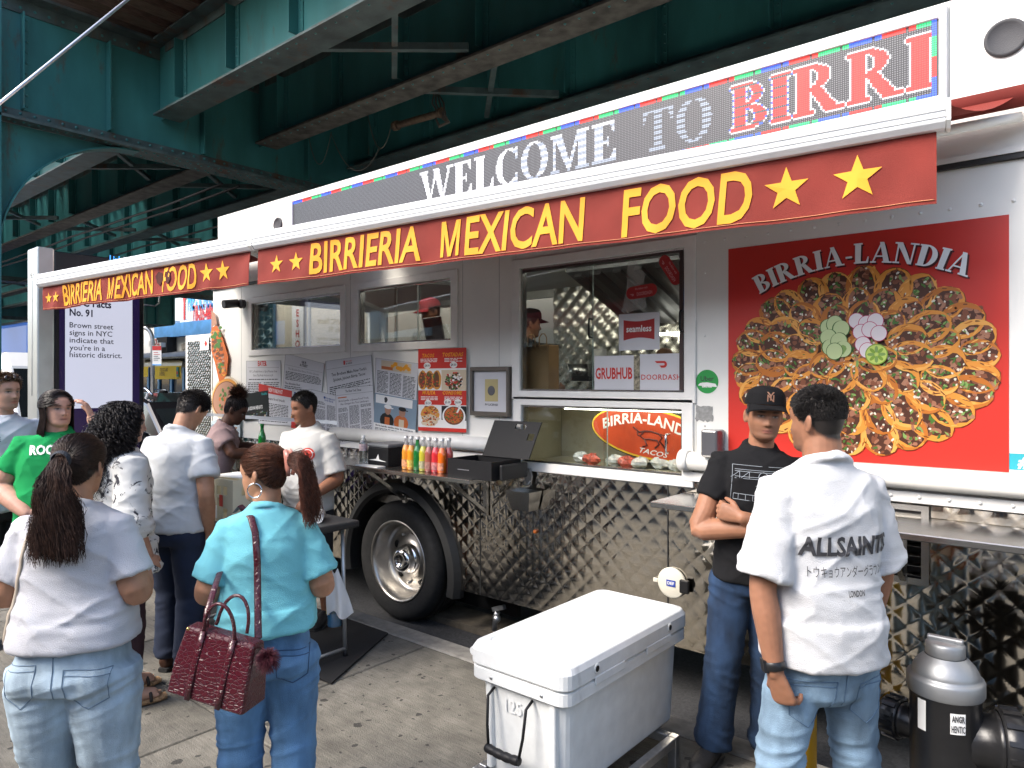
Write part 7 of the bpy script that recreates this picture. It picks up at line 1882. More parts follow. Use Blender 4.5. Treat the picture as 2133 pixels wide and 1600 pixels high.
class Person:
    def __init__(s, label, X, Y, phi, H=1.7, sw=.2, cw=.165, cd=.115, ww=.15, wd=.11, hw=.17, hd=.125, lean=0., head_phi=None, pitch=0., roll=0., z0=0.,
                 skin=(.34, .18, .11), arms=None, arm=1., legw=1., group=None, seed=1, belly=0., jaw=1., bust=0., nose=1., neck=1., legs=((.1, 0), (-.1, .03)), hk=1., tilt=.0):
        s.__dict__.update(locals()); s.H = H; s.k = H / 1.7
        f = FWD * math.cos(R(phi)) + RGT * math.sin(R(phi)); psi = math.atan2(-f.x, f.y)
        s.M = Matrix.Translation((X, Y, z0)) @ Matrix.Rotation(psi, 4, 'Z') @ Matrix.Rotation(R(tilt), 4, 'Y')
        s.t = thing('person', label, 'person', (X, Y, z0), group)
        s.t.rotation_euler = (0, 0, psi)
        s.Lm = Matrix.Translation((0, 0, .53 * H)) @ Matrix.Rotation(-R(lean), 4, 'X') @ Matrix.Translation((0, 0, -.53 * H))
        hp = 0 if head_phi is None else -(R(head_phi - phi))
        s.headM = s.Lm @ Matrix.Translation((0, .012, .872 * H - .015)) @ Matrix.Rotation(hp, 4, 'Z') @ Matrix.Rotation(-R(pitch), 4, 'X') @ Matrix.Rotation(R(roll), 4, 'Y') @ Matrix.Translation((0, -.0, .0))
        s.hkk = s.k * hk * .98
    def L(s, p): return s.Lm @ Vector(p)
    def torso(s, mb, g=1., zlo=.50, top=True, grow=0., hem=None):
        H = s.H
        rows = [(.845, .062, .058, -.012), (.832, .095, .07, -.012), (.818, s.sw * .82, .082, -.01), (.795, s.sw * .97, .1, -.006), (.76, s.sw * .96, s.cd * .98, .0), (.715, s.cw * 1.02, s.cd + s.bust * .5, .004 + s.bust * .5),
                (.67, s.cw * .98, s.cd * .98 + s.bust * .3 + s.belly * .3, .002 + s.belly * .3), (.62, s.ww, s.wd + s.belly * .6, s.belly * .5), (.57, (s.ww + s.hw) / 2 * 1.02, (s.wd + s.hd) / 2 + s.belly * .6, s.belly * .4 - .004), (.53, s.hw, s.hd + s.belly * .2, -.01), (.49, s.hw * 1.0, s.hd, -.012), (.45, s.hw * 1.0, s.hd * .98, -.012), (.40, s.hw * 1.0, s.hd * .95, -.01)]
        rows = [r for r in rows if r[0] >= zlo - 1e-6]
        if not top: rows = rows[2:]
        loft(mb, [s.L((0, r[3], r[0] * H)) for r in rows][::-1], [r[1] * g + grow for r in rows][::-1], [r[2] * g + grow for r in rows][::-1], n=30, e=.86)
    def shoulders(s):
        return {sg: s.L((sg * (s.sw - .035), -.008, .795 * s.H)) for sg in (1, -1)}
    def build_body(s, voxel=.0055, cols=None, brow=(.02, .012, .008), lip=None, stubble=0., haircol=None, hairtop=.8, hands=None, handk=1., legs_skin=False, eye_open=1.):
        H, k = s.H, s.k; mb = MB(); s.torso(mb, .86, .56)
        head_mesh(mb, s.headM, s.hkk, s.jaw, s.nose)
        c0 = s.headM @ Vector((0, -.012, .055)); n0 = s.L((0, -.006, .812 * H))
        limb(mb, [n0, (n0 + c0) / 2 + Vector((0, -.004, 0)), c0], [.058 * k * s.neck, .056 * k * s.neck, .054 * k * s.neck], n=18)
        sh = s.shoulders()
        for sg in (1, -1):
            el, wr = s.arms[sg][0], s.arms[sg][1]; el = Vector(el); wr = Vector(wr); S = sh[sg]; a = s.arm
            d = (wr - el)
            S0 = S + Vector((-sg * .03, 0, -.02)); limb(mb, [S0, S.lerp(el, .35), S.lerp(el, .75), el, el.lerp(wr, .3), el.lerp(wr, .65), wr], [.04 * a, .05 * a, .046 * a, .041 * a, .043 * a, .036 * a, .027 * (a * .5 + .5)], n=16, sub=3)
            hd_ = (hands or {}).get(sg, {})
            hand(mb, wr, hd_.get('f', d), hd_.get('n', Vector((-sg, 0, 0))), sg, hd_.get('curl', .4), hd_.get('k', 1.) * k * handk, hd_.get('spread', 1.), hd_.get('tcurl', .2))
        if legs_skin:
            for (fx, fy), sg in zip(s.legs, (1, -1)): limb(mb, [(sg * .085, -.01, .5 * H), (fx, fy + .01, .28 * H), (fx, fy - .02, .17 * H), (fx, fy - .03, .06 * H)], [.075, .055, .052, .034], n=14); limb(mb, [(fx, fy - .05, .03), (fx * 1.1, fy + .12, .02)], [.035, .03], n=10)
        me = remesh(mb, voxel, 1, .4)
        V, N = get_vn(me); n = len(V)
        base = np.array(s.skin); col = np.tile(base, (n, 1))
        nzv = (.6 * vnoise(V * 18, s.seed) + .4 * vnoise(V * 70, s.seed + 1))[:, None]; col = col * (.78 + .44 * nzv) * np.array([1, .97 + .0, .95]) ** 1
        Hi = np.array(s.headM.inverted()); Q = (np.c_[V, np.ones(n)] @ Hi.T)[:, :3] / s.hkk
        x, y, z = Q[:, 0], Q[:, 1], Q[:, 2] / .23
        fr = (y > .02) & (z > -.05) & (z < 1.05) & (np.abs(x) < .1)
        def paint(mask, c, a): col[:] = col * (1 - (mask * a)[:, None]) + np.array(c) * (mask * a)[:, None]
        sm = lambda v, a, b: np.clip((v - a) / (b - a), 0, 1)
        g = lambda x0, z0, sx, sz: np.exp(-(((np.abs(x) - x0) / sx) ** 2) ** 2 - ((z - z0) * .23 / sz) ** 2)
        if stubble:
            m_ = fr * (sm(z, .4, .3)) * (1 - .8 * np.exp(-((z - .43) / .08) ** 2)) * sm(y, .0, .05); m_ = np.maximum(m_ * (1 - np.exp(-(x / .02) ** 2 - ((z - .215) * .23 / .009) ** 2)), 0)
            paint(m_, base * .3, stubble)
        paint(fr * np.exp(-(x / .022) ** 4 - ((z - .215) * .23 / .0085) ** 4), lip if lip is not None else base * np.array([1.15, .6, .62]), .75)
        paint(fr * np.exp(-(x / .022) ** 4 - ((z - .219) * .23 / .0024) ** 2), base * .12, .95)
        paint(fr * g(.031, .503, .018, .0085), base * .3, .65)
        paint(fr * g(.031, .498, .0115, .0042 * eye_open), (.62, .58, .55), .9); paint(fr * g(.031, .498, .0062, .0052 * eye_open), (.012, .008, .006), 1.); paint(fr * g(.031, .516 - .006 * (1 - eye_open), .0155, .0032), (.012, .009, .008), .95)
        paint(fr * np.exp(-(((np.abs(x) - .032) / .0185) ** 2) ** 2 - ((z - .585 + .12 * np.abs(np.abs(x) - .027)) * .23 / .0058) ** 2), brow, .95)
        paint(fr * np.exp(-(((np.abs(x) - .0095) / .0045) ** 2) - ((z - .318) * .23 / .0036) ** 2), base * .2, .85)
        paint((np.abs(x) > .07) * np.exp(-((y + .012) / .008) ** 2 - ((z - .44) * .23 / .011) ** 2), base * .4, .6)
        if haircol is not None:
            th = np.arctan2(x, y - 0.); hl = HAIRLINE(th, hairtop); inh = (np.abs(x) < .0825 + 0 * x) & (z < 1.1) & (z > 0.05) & (np.abs(y) < .12)
            paint(inh * sm(z, hl - .03, hl + .04), haircol, 1.)
        s.body = finish(me, 'body', mat('skin_%d' % s.seed, (1, 1, 1), .52, attr='Col', bump=.08, bscale=220, spec=.4, sss=.12), s.t, s.M, col)
        return s
    def shirt(s, m, hem=.47, sleeve=.62, voxel=.0098, grow=.012, sl_r=(.078, .076, .08), amp=1., collar=True, name='shirt', flare=0., wide=0.):
        H = s.H; mb = MB(); lo = max(hem, .49) if hem < .5 else hem; s.torso(mb, 1., lo, grow=grow)
        prof = lambda z: (np.interp(z, [.45, .49, .53, .57, .62], [s.hw, s.hw, s.hw, (s.ww + s.hw) / 2 * 1.02, s.ww]), np.interp(z, [.45, .49, .53, .57, .62], [s.hd, s.hd, s.hd + s.belly * .2, (s.wd + s.hd) / 2 + s.belly * .6, s.wd + s.belly * .6]))
        rows = [(max(hem + .05, .54), 1.0), (hem + .03, 1.01 + flare * .3), (hem + .012, 1.02 + flare * .8), (hem, 1.02 + flare)]
        loft(mb, [s.L((0, -.008, z * H)) for z, q in rows][::-1], [(prof(z)[0] + grow + wide) * q for z, q in rows][::-1], [(prof(z)[1] + grow + wide) * q for z, q in rows][::-1], n=30, e=.88)
        if collar:
            c0 = s.L((0, -.016, .838 * H)); c1 = s.L((0, -.006, .852 * H)); loft(mb, [c0, c1], [.084 * s.k * s.neck, .073 * s.k * s.neck], [.082 * s.k * s.neck, .074 * s.k * s.neck], n=24)
        sh = s.shoulders()
        for sg in (1, -1):
            el = Vector(s.arms[sg][0]); S = sh[sg]; wr = Vector(s.arms[sg][1]); a = s.arm * .6 + .4
            if sleeve <= 1: end = S.lerp(el, sleeve); pts = [S - Vector((sg * .05, 0, -.0)), S, S.lerp(el, sleeve * .55), end]; rr = [.05 * a, sl_r[0] * a, sl_r[1] * a, sl_r[2] * a]
            else: end = el.lerp(wr, sleeve - 1); pts = [S - Vector((sg * .05, 0, 0)), S, S.lerp(el, .55), el, end]; rr = [.05 * a, sl_r[0] * a, sl_r[1] * a, sl_r[1] * a, sl_r[2] * a]
            mb.tube(pts, rr, 18)
        me = remesh(mb, voxel, 8, .5); wrinkle(me, 'shirt', H, s.seed * 7 + 1, amp)
        s.shirt_o = finish(me, name, m, s.t, s.M); return s.shirt_o
    def pants(s, m, waist=.56, voxel=.0105, r=(.095, .085, .066, .07), amp=1., grow=.0, short=None, name='pants', sag=0.):
        H = s.H; mb = MB(); w = s.legw
        loft(mb, [(0, -.012, z * H) for z in (.455, .49, .53, waist)], [s.hw * .93 + grow, s.hw * .99 + grow, s.hw * .97 + grow, s.hw * .9 + grow], [s.hd * .9 + grow, s.hd * 1.0 + grow, s.hd * .97 + grow, s.hd * .88 + grow], n=30, e=.9)
        if sag: loft(mb, [(0, -.012, z * H) for z in (.47 - sag, .49 - sag, .47, .5)], [s.hw * .5, s.hw * .8, s.hw * .95 + grow, s.hw * .95 + grow], [s.hd * .45, s.hd * .75, s.hd * .95 + grow, s.hd * .95 + grow], n=30, e=.9)
        for sg, (fx, fy) in zip((1, -1), s.legs):
            hp = Vector((sg * s.hw * .5, -.015, .485 * H)); kn = Vector(((sg * s.hw * .5 + fx) / 2, fy * .6 + .015, .275 * H)); an = Vector((fx, fy - .01, .045 * H))
            if short: an = hp.lerp(kn, short); pts = [hp + Vector((0, 0, .03)), hp, hp.lerp(an, .5), an]; rr = [r[0] * w * 1.02, r[0] * w, r[1] * w, r[1] * w]
            else: pts = [hp + Vector((0, 0, .03)), hp, hp.lerp(kn, .5), kn, kn.lerp(an, .35), kn.lerp(an, .75), an]; rr = [r[0] * w * 1.04, r[0] * w * 1.02, r[0] * w * .93, r[1] * w * .88, r[1] * w * .86, r[2] * w, r[3] * w]
            mb.tube(pts, rr, 20)
            mb.ball((sg * s.hw * .48, -s.hd * .42, .495 * H), (s.hw * .5 + grow, s.hd * .62 + grow, .062 * H), 16, 10)
        me = remesh(mb, voxel, 5, .5); wrinkle(me, 'pants', H, s.seed * 5 + 3, amp)
        s.pants_o = finish(me, name, m, s.t, s.M); return s.pants_o
    def shoes(s, m, ms, kind='shoe', ang=(8, -8)):
        for (fx, fy), a in zip(s.legs, ang):
            mb = MB(); d = Vector((math.sin(R(a)), math.cos(R(a)), 0)); o = Vector((fx, fy, 0))
            sd = Vector((d.y, -d.x, 0))
            rows = [(-.075, .025, .03, .045), (-.06, .034, .045, .05), (0, .038, .05, .05), (.06, .044, .04, .042), (.12, .047, .032, .034), (.165, .04, .026, .028), (.19, .02, .016, .022)]
            loft(mb, [o + d * r_[0] + Vector((0, 0, r_[3] + .005)) for r_ in rows], [r_[1] for r_ in rows], [r_[2] for r_ in rows], uref=sd, n=16)
            me = remesh(mb, .008, 3); ob = finish(me, kind, m, s.t, s.M)
            so = MB(); loft(so, [o + d * r_[0] * 1.03 + Vector((0, 0, .013)) for r_ in rows], [r_[1] + .004 for r_ in rows], [.0125] * 7, uref=sd, n=12, e=.6); so.v = [tuple(s.M @ Vector(v)) for v in so.v]; so.build('sole', ms, parent=ob)
    def on(s, target):
        """BVH of a garment in world space"""
        me = target.data; return BVHTree.FromPolygons([v.co.copy() for v in me.vertices], [tuple(p.vertices) for p in me.polygons])
    def project(s, bvh, x, z, side=-1, off=.003):
        """local (x,z) projected along local y on the garment; side -1 back, +1 front"""
        a = s.M @ Vector((x, side * .8, z)); d = (s.M.to_3x3() @ Vector((0, -side, 0))).normalized()
        h = bvh.ray_cast(a, d)
        if h[0] is None: return None
        return h[0] - d * off
    def stitch(s, bvh, lines, m, name, parent, side=-1, r=.0018):
        mb = MB()
        for ln in lines:
            pts = []
            for i in range(len(ln) - 1):
                for q in range(8):
                    f = q / 8; p = s.project(bvh, ln[i][0] + (ln[i + 1][0] - ln[i][0]) * f, ln[i][1] + (ln[i + 1][1] - ln[i][1]) * f, side, .0012)
                    if p is not None: pts.append(p)
            p = s.project(bvh, ln[-1][0], ln[-1][1], side, .0012)
            if p is not None: pts.append(p)
            if len(pts) > 2: mb.tube(pts, r, 4)
        if mb.v: mb.build(name, m, parent=parent, kind='stuff')
    def print_text(s, bvh, t, xc, z, h, w, m, name, side=-1, off_=.02, parent=None, shear=0.):
        G, Fs = text_geo(t, 1., off_, shear, 'LEFT', None, 1., 2)
        G, Fs = refine(G, Fs, .12 if w > .2 else .3)
        x0, x1 = G[:, 0].min(), G[:, 0].max(); mb = MB(); vs = []
        for g in G:
            u = (g[0] - x0) / (x1 - x0) - .5
            p = s.project(bvh, xc + (u * w if side < 0 else -u * w), z + g[1] / .682 * h, side, .006)
            vs.append(p if p is not None else s.M @ Vector((xc, 0, z)))
        mb.add(vs, Fs); return mb.build(name, m, parent=parent or s.shirt_o, kind='stuff')
    def short_hair(s, col, n=2600, ln=(.008, .016), top=.8, seed=3, zmin=.0, lift=.5, topl=1.6):
        rg = random.Random(seed); P = []; R3 = s.headM
        while len(P) < n:
            th = rg.uniform(-math.pi, math.pi); z = rg.uniform(.15, .995); hl = HAIRLINE(th, top)
            if z < hl + rg.uniform(-.02, .03) or z < zmin: continue
            fade = min(1, max(.25, (z - .35) / .35)); p = head_point(th, z, s.hkk, .001)
            nrm = Vector((math.sin(th) * .8, math.cos(th) * .8, (z - .55) * 2.2)).normalized(); q_ = min(1, max(0, (z - .7) / .25)); q_ = q_ * q_ * (3 - 2 * q_); l = rg.uniform(*ln) * fade * (1 + (topl - 1) * q_)
            d = (nrm * lift + Vector((rg.uniform(-.4, .4), .1 + .25 * q_, -.5 * (1 - q_) + rg.uniform(-.15, .15)))).normalized()
            P.append([R3 @ p, R3 @ (p + d * l * .5 + nrm * .002), R3 @ (p + d * l)])
        return strands('hair', [[s.M @ q for q in a] for a in P], .0016, .0007, hairmat('hair_%d' % s.seed, col), s.t)
    def cap_shell(s, off=.008, zcut=.55, top=.8, col=None, name='hair', n=40):
        """smooth scalp shell under long hair"""
        mb = MB(); rows = 16; vs = []
        for i in range(rows + 1):
            for j in range(n):
                th = 2 * math.pi * j / n - math.pi; lo = max(HAIRLINE(th, top), zcut) if zcut else HAIRLINE(th, top)
                z = lo + (1 - lo) * (i / rows) ** .8; vs.append(s.M @ (s.headM @ head_point(th, z, s.hkk, off * (1 if i else .3))))
        mb.add(vs, [(i * n + j, (i + 1) * n + j, (i + 1) * n + (j + 1) % n, i * n + (j + 1) % n) for i in range(rows) for j in range(n)], 0, True)
        return mb.build(name, hairmat('hairbase_%d' % s.seed, col, .5), parent=s.t)
    def pulled_hair(s, tie_th, tie_z, n=1500, top=.8, seed=5, off=.006, k=9, wob=.004):
        """strand paths over the scalp from the hairline to a tie point (world)"""
        rg = random.Random(seed); out = []
        tp = head_point(tie_th, tie_z, s.hkk, off + .006); c = Vector((0, -.01, .6 * .23 * s.hkk)); tv = (tp - c)
        for _ in range(n):
            th = rg.uniform(-math.pi, math.pi); lo = HAIRLINE(th, top); z = lo + (0.98 - lo) * (rg.random() ** 1.6 if rg.random() < .8 else rg.random())
            p0 = head_point(th, z, s.hkk, .003); v0 = p0 - c; path = []
            jit = rg.uniform(-wob, wob)
            for i in range(k):
                f = i / (k - 1); d = v0.normalized().slerp(tv.normalized(), f) if v0.angle(tv) < 3.0 else v0.normalized().lerp(tv.normalized(), f)
                rad = v0.length + (tv.length - v0.length) * f
                # push out to the skull
                q = c + d * rad; z_ = max(.05, min(.99, q.z / (.23 * s.hkk))); th_ = math.atan2(q.x, q.y - (np.interp(z_, HZ, HF) + np.interp(z_, HZ, HB)) / 2 * s.hkk)
                hp = head_point(th_, z_, s.hkk, off * min(1, .3 + 2 * f)) - c
                q = c + d * (hp.length if d.z < .95 else max(hp.length, .42 * .23 * s.hkk)) + d * (.004 * math.sin(f * 7 + jit * 900) + jit * min(1, f * 3) * (1 - f)); path.append(s.M @ (s.headM @ q))
            out.append(path)
        return out
def cloth(name, col, var=.05, bump=.5, bscale=380, **k): return mat(name, col, .9, var=var, vscale=7, bump=bump, bscale=bscale, spec=.25, **k)
def denim(name, col, var=.28): return mat(name, col, .9, var=var, vscale=14, var2=.22, v2scale=5, bump=.45, bscale=500, stretch=(1, 1, .45))
SK_TAN = (.36, .19, .115); SK_BRN = (.27, .13, .075); SK_LT = (.52, .32, .24); SK_DK = (.075, .033, .02)
M_blk = mat('shoe_black', (.015, .015, .016), .6, bump=.3, bscale=120); M_sole = mat('sole_dark', (.02, .02, .02), .8)
rg = random.Random(11)
def stdarms(sw, H, out=.06, fw=.2, ez=.615, wz=.6, wx=.14): return {sg: ((sg * (sw + out), -.03, ez * H), (sg * wx, fw, wz * H)) for sg in (1, -1)}
def pocket(xc, zt, w=.075, h=.15, tilt=.0):
    return [[(xc - w, zt), (xc + w, zt + tilt)], [(xc - w, zt), (xc - w * .9, zt - h * .72), (xc, zt - h), (xc + w * .9, zt - h * .72 + tilt), (xc + w, zt + tilt)], [(xc - w, zt - .018), (xc + w, zt - .018 + tilt)]]

# ---- woman with ponytail, white tee, pale jeans (nearest, left)
P = Person('woman with long dark ponytail, white t-shirt and pale blue jeans, seen from behind at left', -2.725, .912, -4, H=1.565, sw=.172, cw=.16, cd=.125, ww=.178, wd=.13, hw=.192, hd=.15, belly=.01, skin=SK_TAN, arm=1.15, legw=1.16, seed=1, pitch=6, hk=1.02,
           arms=stdarms(.172, 1.565, .042, .2, .655, .67, .13), legs=((.11, 0), (-.11, .02)))
P.build_body(.007, haircol=(.03, .018, .012))
P.shirt(cloth('tee_white_warm', (.54, .54, .57)), hem=.55, sleeve=.74, voxel=.0078, amp=1.25, sl_r=(.06, .062, .07), grow=.009)
po = P.pants(denim('denim_pale', (.34, .43, .5)), voxel=.0078, r=(.1, .088, .062, .06), amp=1.1)
bv = P.on(po); st_m = mat('stitch_pale', (.14, .2, .27), .8)
P.stitch(bv, pocket(.1, .81, .066, .14, -.01) + pocket(-.115, .815, .06, .14, .01) + [[(0, .85), (0.004, .74), (.0, .70)], [(-.19, .865), (0, .85), (.19, .865)]], st_m, 'pocket_stitch', po)
P.shoes(mat('shoe_white', (.6, .6, .6), .6), M_sole)
P.cap_shell(.004, 0, col=(.025, .016, .012), name='hair_base')
ths, tz = math.pi, .60
hair = P.pulled_hair(ths, tz, 2000, seed=21)
hm = hairmat('hair_dark_brown', (.03, .017, .012))
strands('hair', hair, .0013, .001, hm, P.t)
tie = P.headM @ head_point(ths, tz, P.hkk, .02)
tail = []
for i in range(2400):
    a, r_ = rg.uniform(0, 6.28), math.sqrt(rg.random()); x0, z0_ = .016 * r_ * math.cos(a), .016 * r_ * math.sin(a); path = []
    L_ = rg.uniform(.2, .33); ph = rg.uniform(0, 6.28); clump = math.floor((a / 6.28) * 9); cp = clump * 1.7
    sx, sy = r_ * math.cos(a) * .07, abs(r_ * math.sin(a)) * .03
    for q in range(12):
        f = q / 11; wv = .012 * f * math.sin(f * 11 + cp) + .004 * math.sin(f * 23 + ph)
        p = tie + Vector((x0 + sx * (f ** .7) * 1.1 + wv + .02 * f, -.02 - .045 * math.sin(min(1, f * 1.6) * math.pi * .6) - sy * f + .012 * math.sin(f * 9 + cp) * f, z0_ + .01 * math.sin(f * 3) * (1 - f) - L_ * f ** 1.15))
        path.append(P.M @ p)
    tail.append(path)
strands('ponytail', tail, .0011, .0006, hairmat('hair_tail_brown', (.032, .016, .011)), P.t)
fz = []
for i in range(160):
    th = rg.uniform(-3.14, 3.14); z = rg.uniform(.7, .97); p = head_point(th, z, P.hkk, .006); d = Vector((rg.uniform(-1, 1), rg.uniform(-1, .2), rg.uniform(0, 1))) * .018; fz.append([P.M @ (P.headM @ (p + d * q)) for q in (0, .5, 1)])
strands('flyaway_hair', fz, .0005, .0003, hm, P.t)
s = MB(); tc = P.M @ (tie + Vector((0, -.014, 0))); bk = (P.M.to_3x3() @ Vector((0, -1, -.15))).normalized(); s.lathe(tc, bk, [(.026, -.012), (.031, -.006), (.032, .006), (.026, .012)], 20); s.build('hair_tie', mat('hair_tie', (.02, .025, .035), .7, bump=.6, bscale=200), parent=P.t)
bv = P.on(P.shirt_o); s = MB(); pts = []
for i in range(20):
    f = i / 19; x, z = -.09 - .12 * f ** 1.3, 1.32 - .5 * f; p = P.project(bv, x, z, -1, .004)
    if p is not None: pts.append(p)
if len(pts) > 3: s.tube(pts, .007, 6, rv=.003); s.build('bag_strap', mat('strap_beige', (.45, .38, .3), .7), parent=P.t)

# ---- woman in turquoise tee with burgundy bag
P = Person('woman in turquoise t-shirt and blue jeans with claw clip, face turned left', -2.40, 1.44, -14, H=1.51, sw=.155, cw=.152, cd=.122, ww=.155, wd=.13, hw=.172, hd=.138, belly=.015, skin=(.38, .2, .12), arm=1.15, legw=1.1, seed=2, head_phi=-72, pitch=10, hk=1.04,
           arms=stdarms(.155, 1.51, .045, .2, .65, .67, .14), legs=((.1, 0), (-.1, .02)))
P.build_body(.0062, haircol=(.05, .028, .02), lip=(.3, .1, .08), hairtop=.84, eye_open=.6)
P.shirt(cloth('tee_turquoise', (.17, .5, .57)), hem=.56, sleeve=.8, voxel=.0078, amp=1.2, sl_r=(.06, .062, .072))
po = P.pants(denim('denim_mid', (.1, .22, .4)), voxel=.0078, r=(.093, .083, .066, .07), amp=1.2)
bv = P.on(po); st_b = mat('stitch_blue', (.03, .07, .15), .8)
P.stitch(bv, pocket(.098, .79, .058, .13, -.015) + pocket(-.095, .795, .056, .13, .01) + [[(0, .83), (0.0, .72)], [(-.16, .84), (0, .83), (.16, .84)]], st_b, 'pocket_stitch', po)
P.shoes(mat('shoe_white', (.6, .6, .6), .6), M_sole)
P.cap_shell(.004, 0, top=.84, col=(.05, .022, .014), name='hair_base')
hair = P.pulled_hair(math.pi, .62, 2000, top=.84, seed=22)
hr = hairmat('hair_auburn', (.095, .036, .019), .33)
strands('hair', hair, .001, .0008, hr, P.t)
tie = head_point(math.pi, .62, P.hkk, .02); tail = []
for i in range(1500):
    a, r_ = rg.uniform(0, 6.28), math.sqrt(rg.random()); path = []; L_ = rg.uniform(.12, .235); ph = rg.uniform(0, 6.28); up = rg.uniform(.0, .05)
    for q in range(14):
        f = q / 13
        p = tie + Vector((.03 * r_ * math.cos(a) * (1 + f * .9) + .008 * math.sin(f * 16 + ph) * f, -.025 - .055 * math.sin(min(1, f * 1.5) * 1.9) * (.6 + .5 * r_) - .012 * math.cos(f * 16 + ph) * f, .03 * r_ * math.sin(a) + up * math.sin(f * 3.1) - L_ * f ** 1.25)); path.append(P.M @ (P.headM @ p))
    tail.append(path)
strands('ponytail', tail, .001, .0006, hairmat('hair_auburn_tail', (.085, .03, .018), .36), P.t)
s = MB(); c_ = P.headM @ (tie + Vector((0, -.005, 0)))
for sg in (-1, 1): s.v += []; t_ = MB(); loft(t_, [tie + Vector((sg * .012, -.012, .045)), tie + Vector((sg * .02, -.02, .02)), tie + Vector((sg * .022, -.02, -.02)), tie + Vector((sg * .012, -.01, -.05))], [.005] * 4, [.008, .012, .012, .008], uref=(1, 0, 0), n=10); s.add([P.M @ (P.headM @ Vector(v)) for v in t_.v], t_.f, 0, True)
s.build('claw_clip', mat('clip_pink', (.42, .17, .13), .3), parent=P.t, kind='stuff')
s = MB(); ec = P.M @ (P.headM @ Vector((-.083 * P.hkk, -.012 * P.hkk, .225 * .23 * P.hkk))); hx_ = (P.M.to_3x3() @ (P.headM.to_3x3() @ Vector((1, .3, 0)))).normalized(); u_, v_ = frame_of(hx_); s.tube([ec + (u_ * math.cos(a) + v_ * math.sin(a)) * .026 for a in [2 * math.pi * i / 24 for i in range(25)]], .0028, 6); s.build('hoop_earring', mat('silver_jewel', (.75, .75, .75), .15, 1.), parent=P.t)
s = MB(); nk = [P.M @ P.L((.064 * math.sin(a), -.014 - .06 * math.cos(a), .848 * P.H + .004)) for a in [R(-120 + 12 * i) for i in range(21)]]; s.tube(nk, .0022, 5); s.build('necklace', MATS['silver_jewel'], parent=P.t)
TEAL = P
# handbag
M_croc = mat('croc_leather', (.06, .006, .012), .28, coat=.3)
nt = M_croc.node_tree; b_ = nt.nodes['Principled BSDF']; tc_ = nt.nodes.new('ShaderNodeTexCoord'); mp_ = nt.nodes.new('ShaderNodeMapping'); mp_.inputs['Scale'].default_value = (1, 1, 1.5); vo_ = nt.nodes.new('ShaderNodeTexVoronoi'); vo_.feature = 'DISTANCE_TO_EDGE'; vo_.inputs['Scale'].default_value = 55
mr_ = nt.nodes.new('ShaderNodeMapRange'); mr_.inputs['From Max'].default_value = .09; bp_ = nt.nodes.new('ShaderNodeBump'); bp_.inputs['Strength'].default_value = .6; bp_.inputs['Distance'].default_value = .004
nt.links.new(tc_.outputs['Object'], mp_.inputs[0]); nt.links.new(mp_.outputs[0], vo_.inputs['Vector']); nt.links.new(vo_.outputs['Distance'], mr_.inputs['Value']); nt.links.new(mr_.outputs[0], bp_.inputs['Height']); nt.links.new(bp_.outputs[0], b_.inputs['Normal'])
bt = 2.34; BK = 2.34 / 2.12; bc = at(460, 1385, t=bt); U = (RGT * .96 + FWD * -.25).normalized(); Nn = U.cross(Vector((0, 0, 1))).normalized(); 
if Nn.dot(FWD) > 0: Nn = -Nn
tiltz = Vector((0, 0, 1)) ; U = (U + Vector((0, 0, -.16))).normalized(); VZ = Nn.cross(U).normalized(); VZ = VZ if VZ.z > 0 else -VZ
hb = thing('handbag', 'burgundy crocodile leather handbag hanging on the turquoise woman\'s back', 'handbag', bc - Vector((0, 0, .11)))
s = MB(); w1, w0, hh, d1, d0 = .13, .145, .11, .03, .065
vs = []
for (z, w_, d_) in ((-hh, w0 * .96, d0 * .9), (-hh * .9, w0, d0), (0, w0 * .97, d0 * .85), (hh, w1, d1)):
    for (a, b) in ((-1, 1), (-.9, 1.0), (.9, 1.0), (1, 1), (1, -1), (-1, -1)): vs.append(bc + U * (a * w_) + Nn * (b * d_) + VZ * z)
fs = [tuple(reversed(range(6)))]
for i in range(3): fs += [(i * 6 + k, i * 6 + (k + 1) % 6, (i + 1) * 6 + (k + 1) % 6, (i + 1) * 6 + k) for k in range(6)]
fs.append(tuple(range(18, 24))); s.add(vs, fs); body_ = s.build('bag_body', M_croc, parent=hb, bevel=.012, seg=3)
def bagp(a, z, o=.003): 
    f = (z + hh) / (2 * hh); d_ = d0 + (d1 - d0) * f if z > -hh * .9 else d0; return bc + U * a + VZ * z + Nn * (d_ * (1.0 if z > 0 else 1.0) + o + (.006 if -.06 < z < .05 else .002))
for a0 in (-.06, .055):
    s = MB(); s.tube([bagp(a0, -hh * .95), bagp(a0, -hh * .4), bagp(a0, 0), bagp(a0, hh * .5), bagp(a0, hh * 1.02, .004)], .011, 8, rv=.0035, uref=U); s.build('front_strap', M_croc, parent=hb)
for sd, dz in ((1, .004), (-1, .0)):
    pts = [bc + Nn * (sd * d1) + U * (-.06) + VZ * hh]
    for i in range(13):
        a = math.pi * i / 12; pts.append(bc + Nn * (sd * (d1 + .004 + .012 * math.sin(a))) + U * (-.058 * math.cos(a)) + VZ * (hh + .01 + .1 * math.sin(a)))
    pts.append(bc + Nn * (sd * d1) + U * .06 + VZ * hh); s = MB(); s.tube(pts, .006, 8); s.build('bag_handle', M_croc, parent=hb)
shp = at(500, 1078, t=2.3); bvs = TEAL.on(TEAL.shirt_o)
pts = []
for (px, py, t_) in ((538, 1330, 2.35), (537, 1250, 2.38), (536, 1170, 2.42), (532, 1110, 2.45), (523, 1078, 2.48), (508, 1062, 2.54)): pts.append(at(px, py, t=t_))
def snap(p):
    d = (p - Vector((0, 0, 1.75))).normalized(); h = bvs.ray_cast(Vector((0, 0, 1.75)), d); return h[0] - d * .013 if h[0] is not None else p
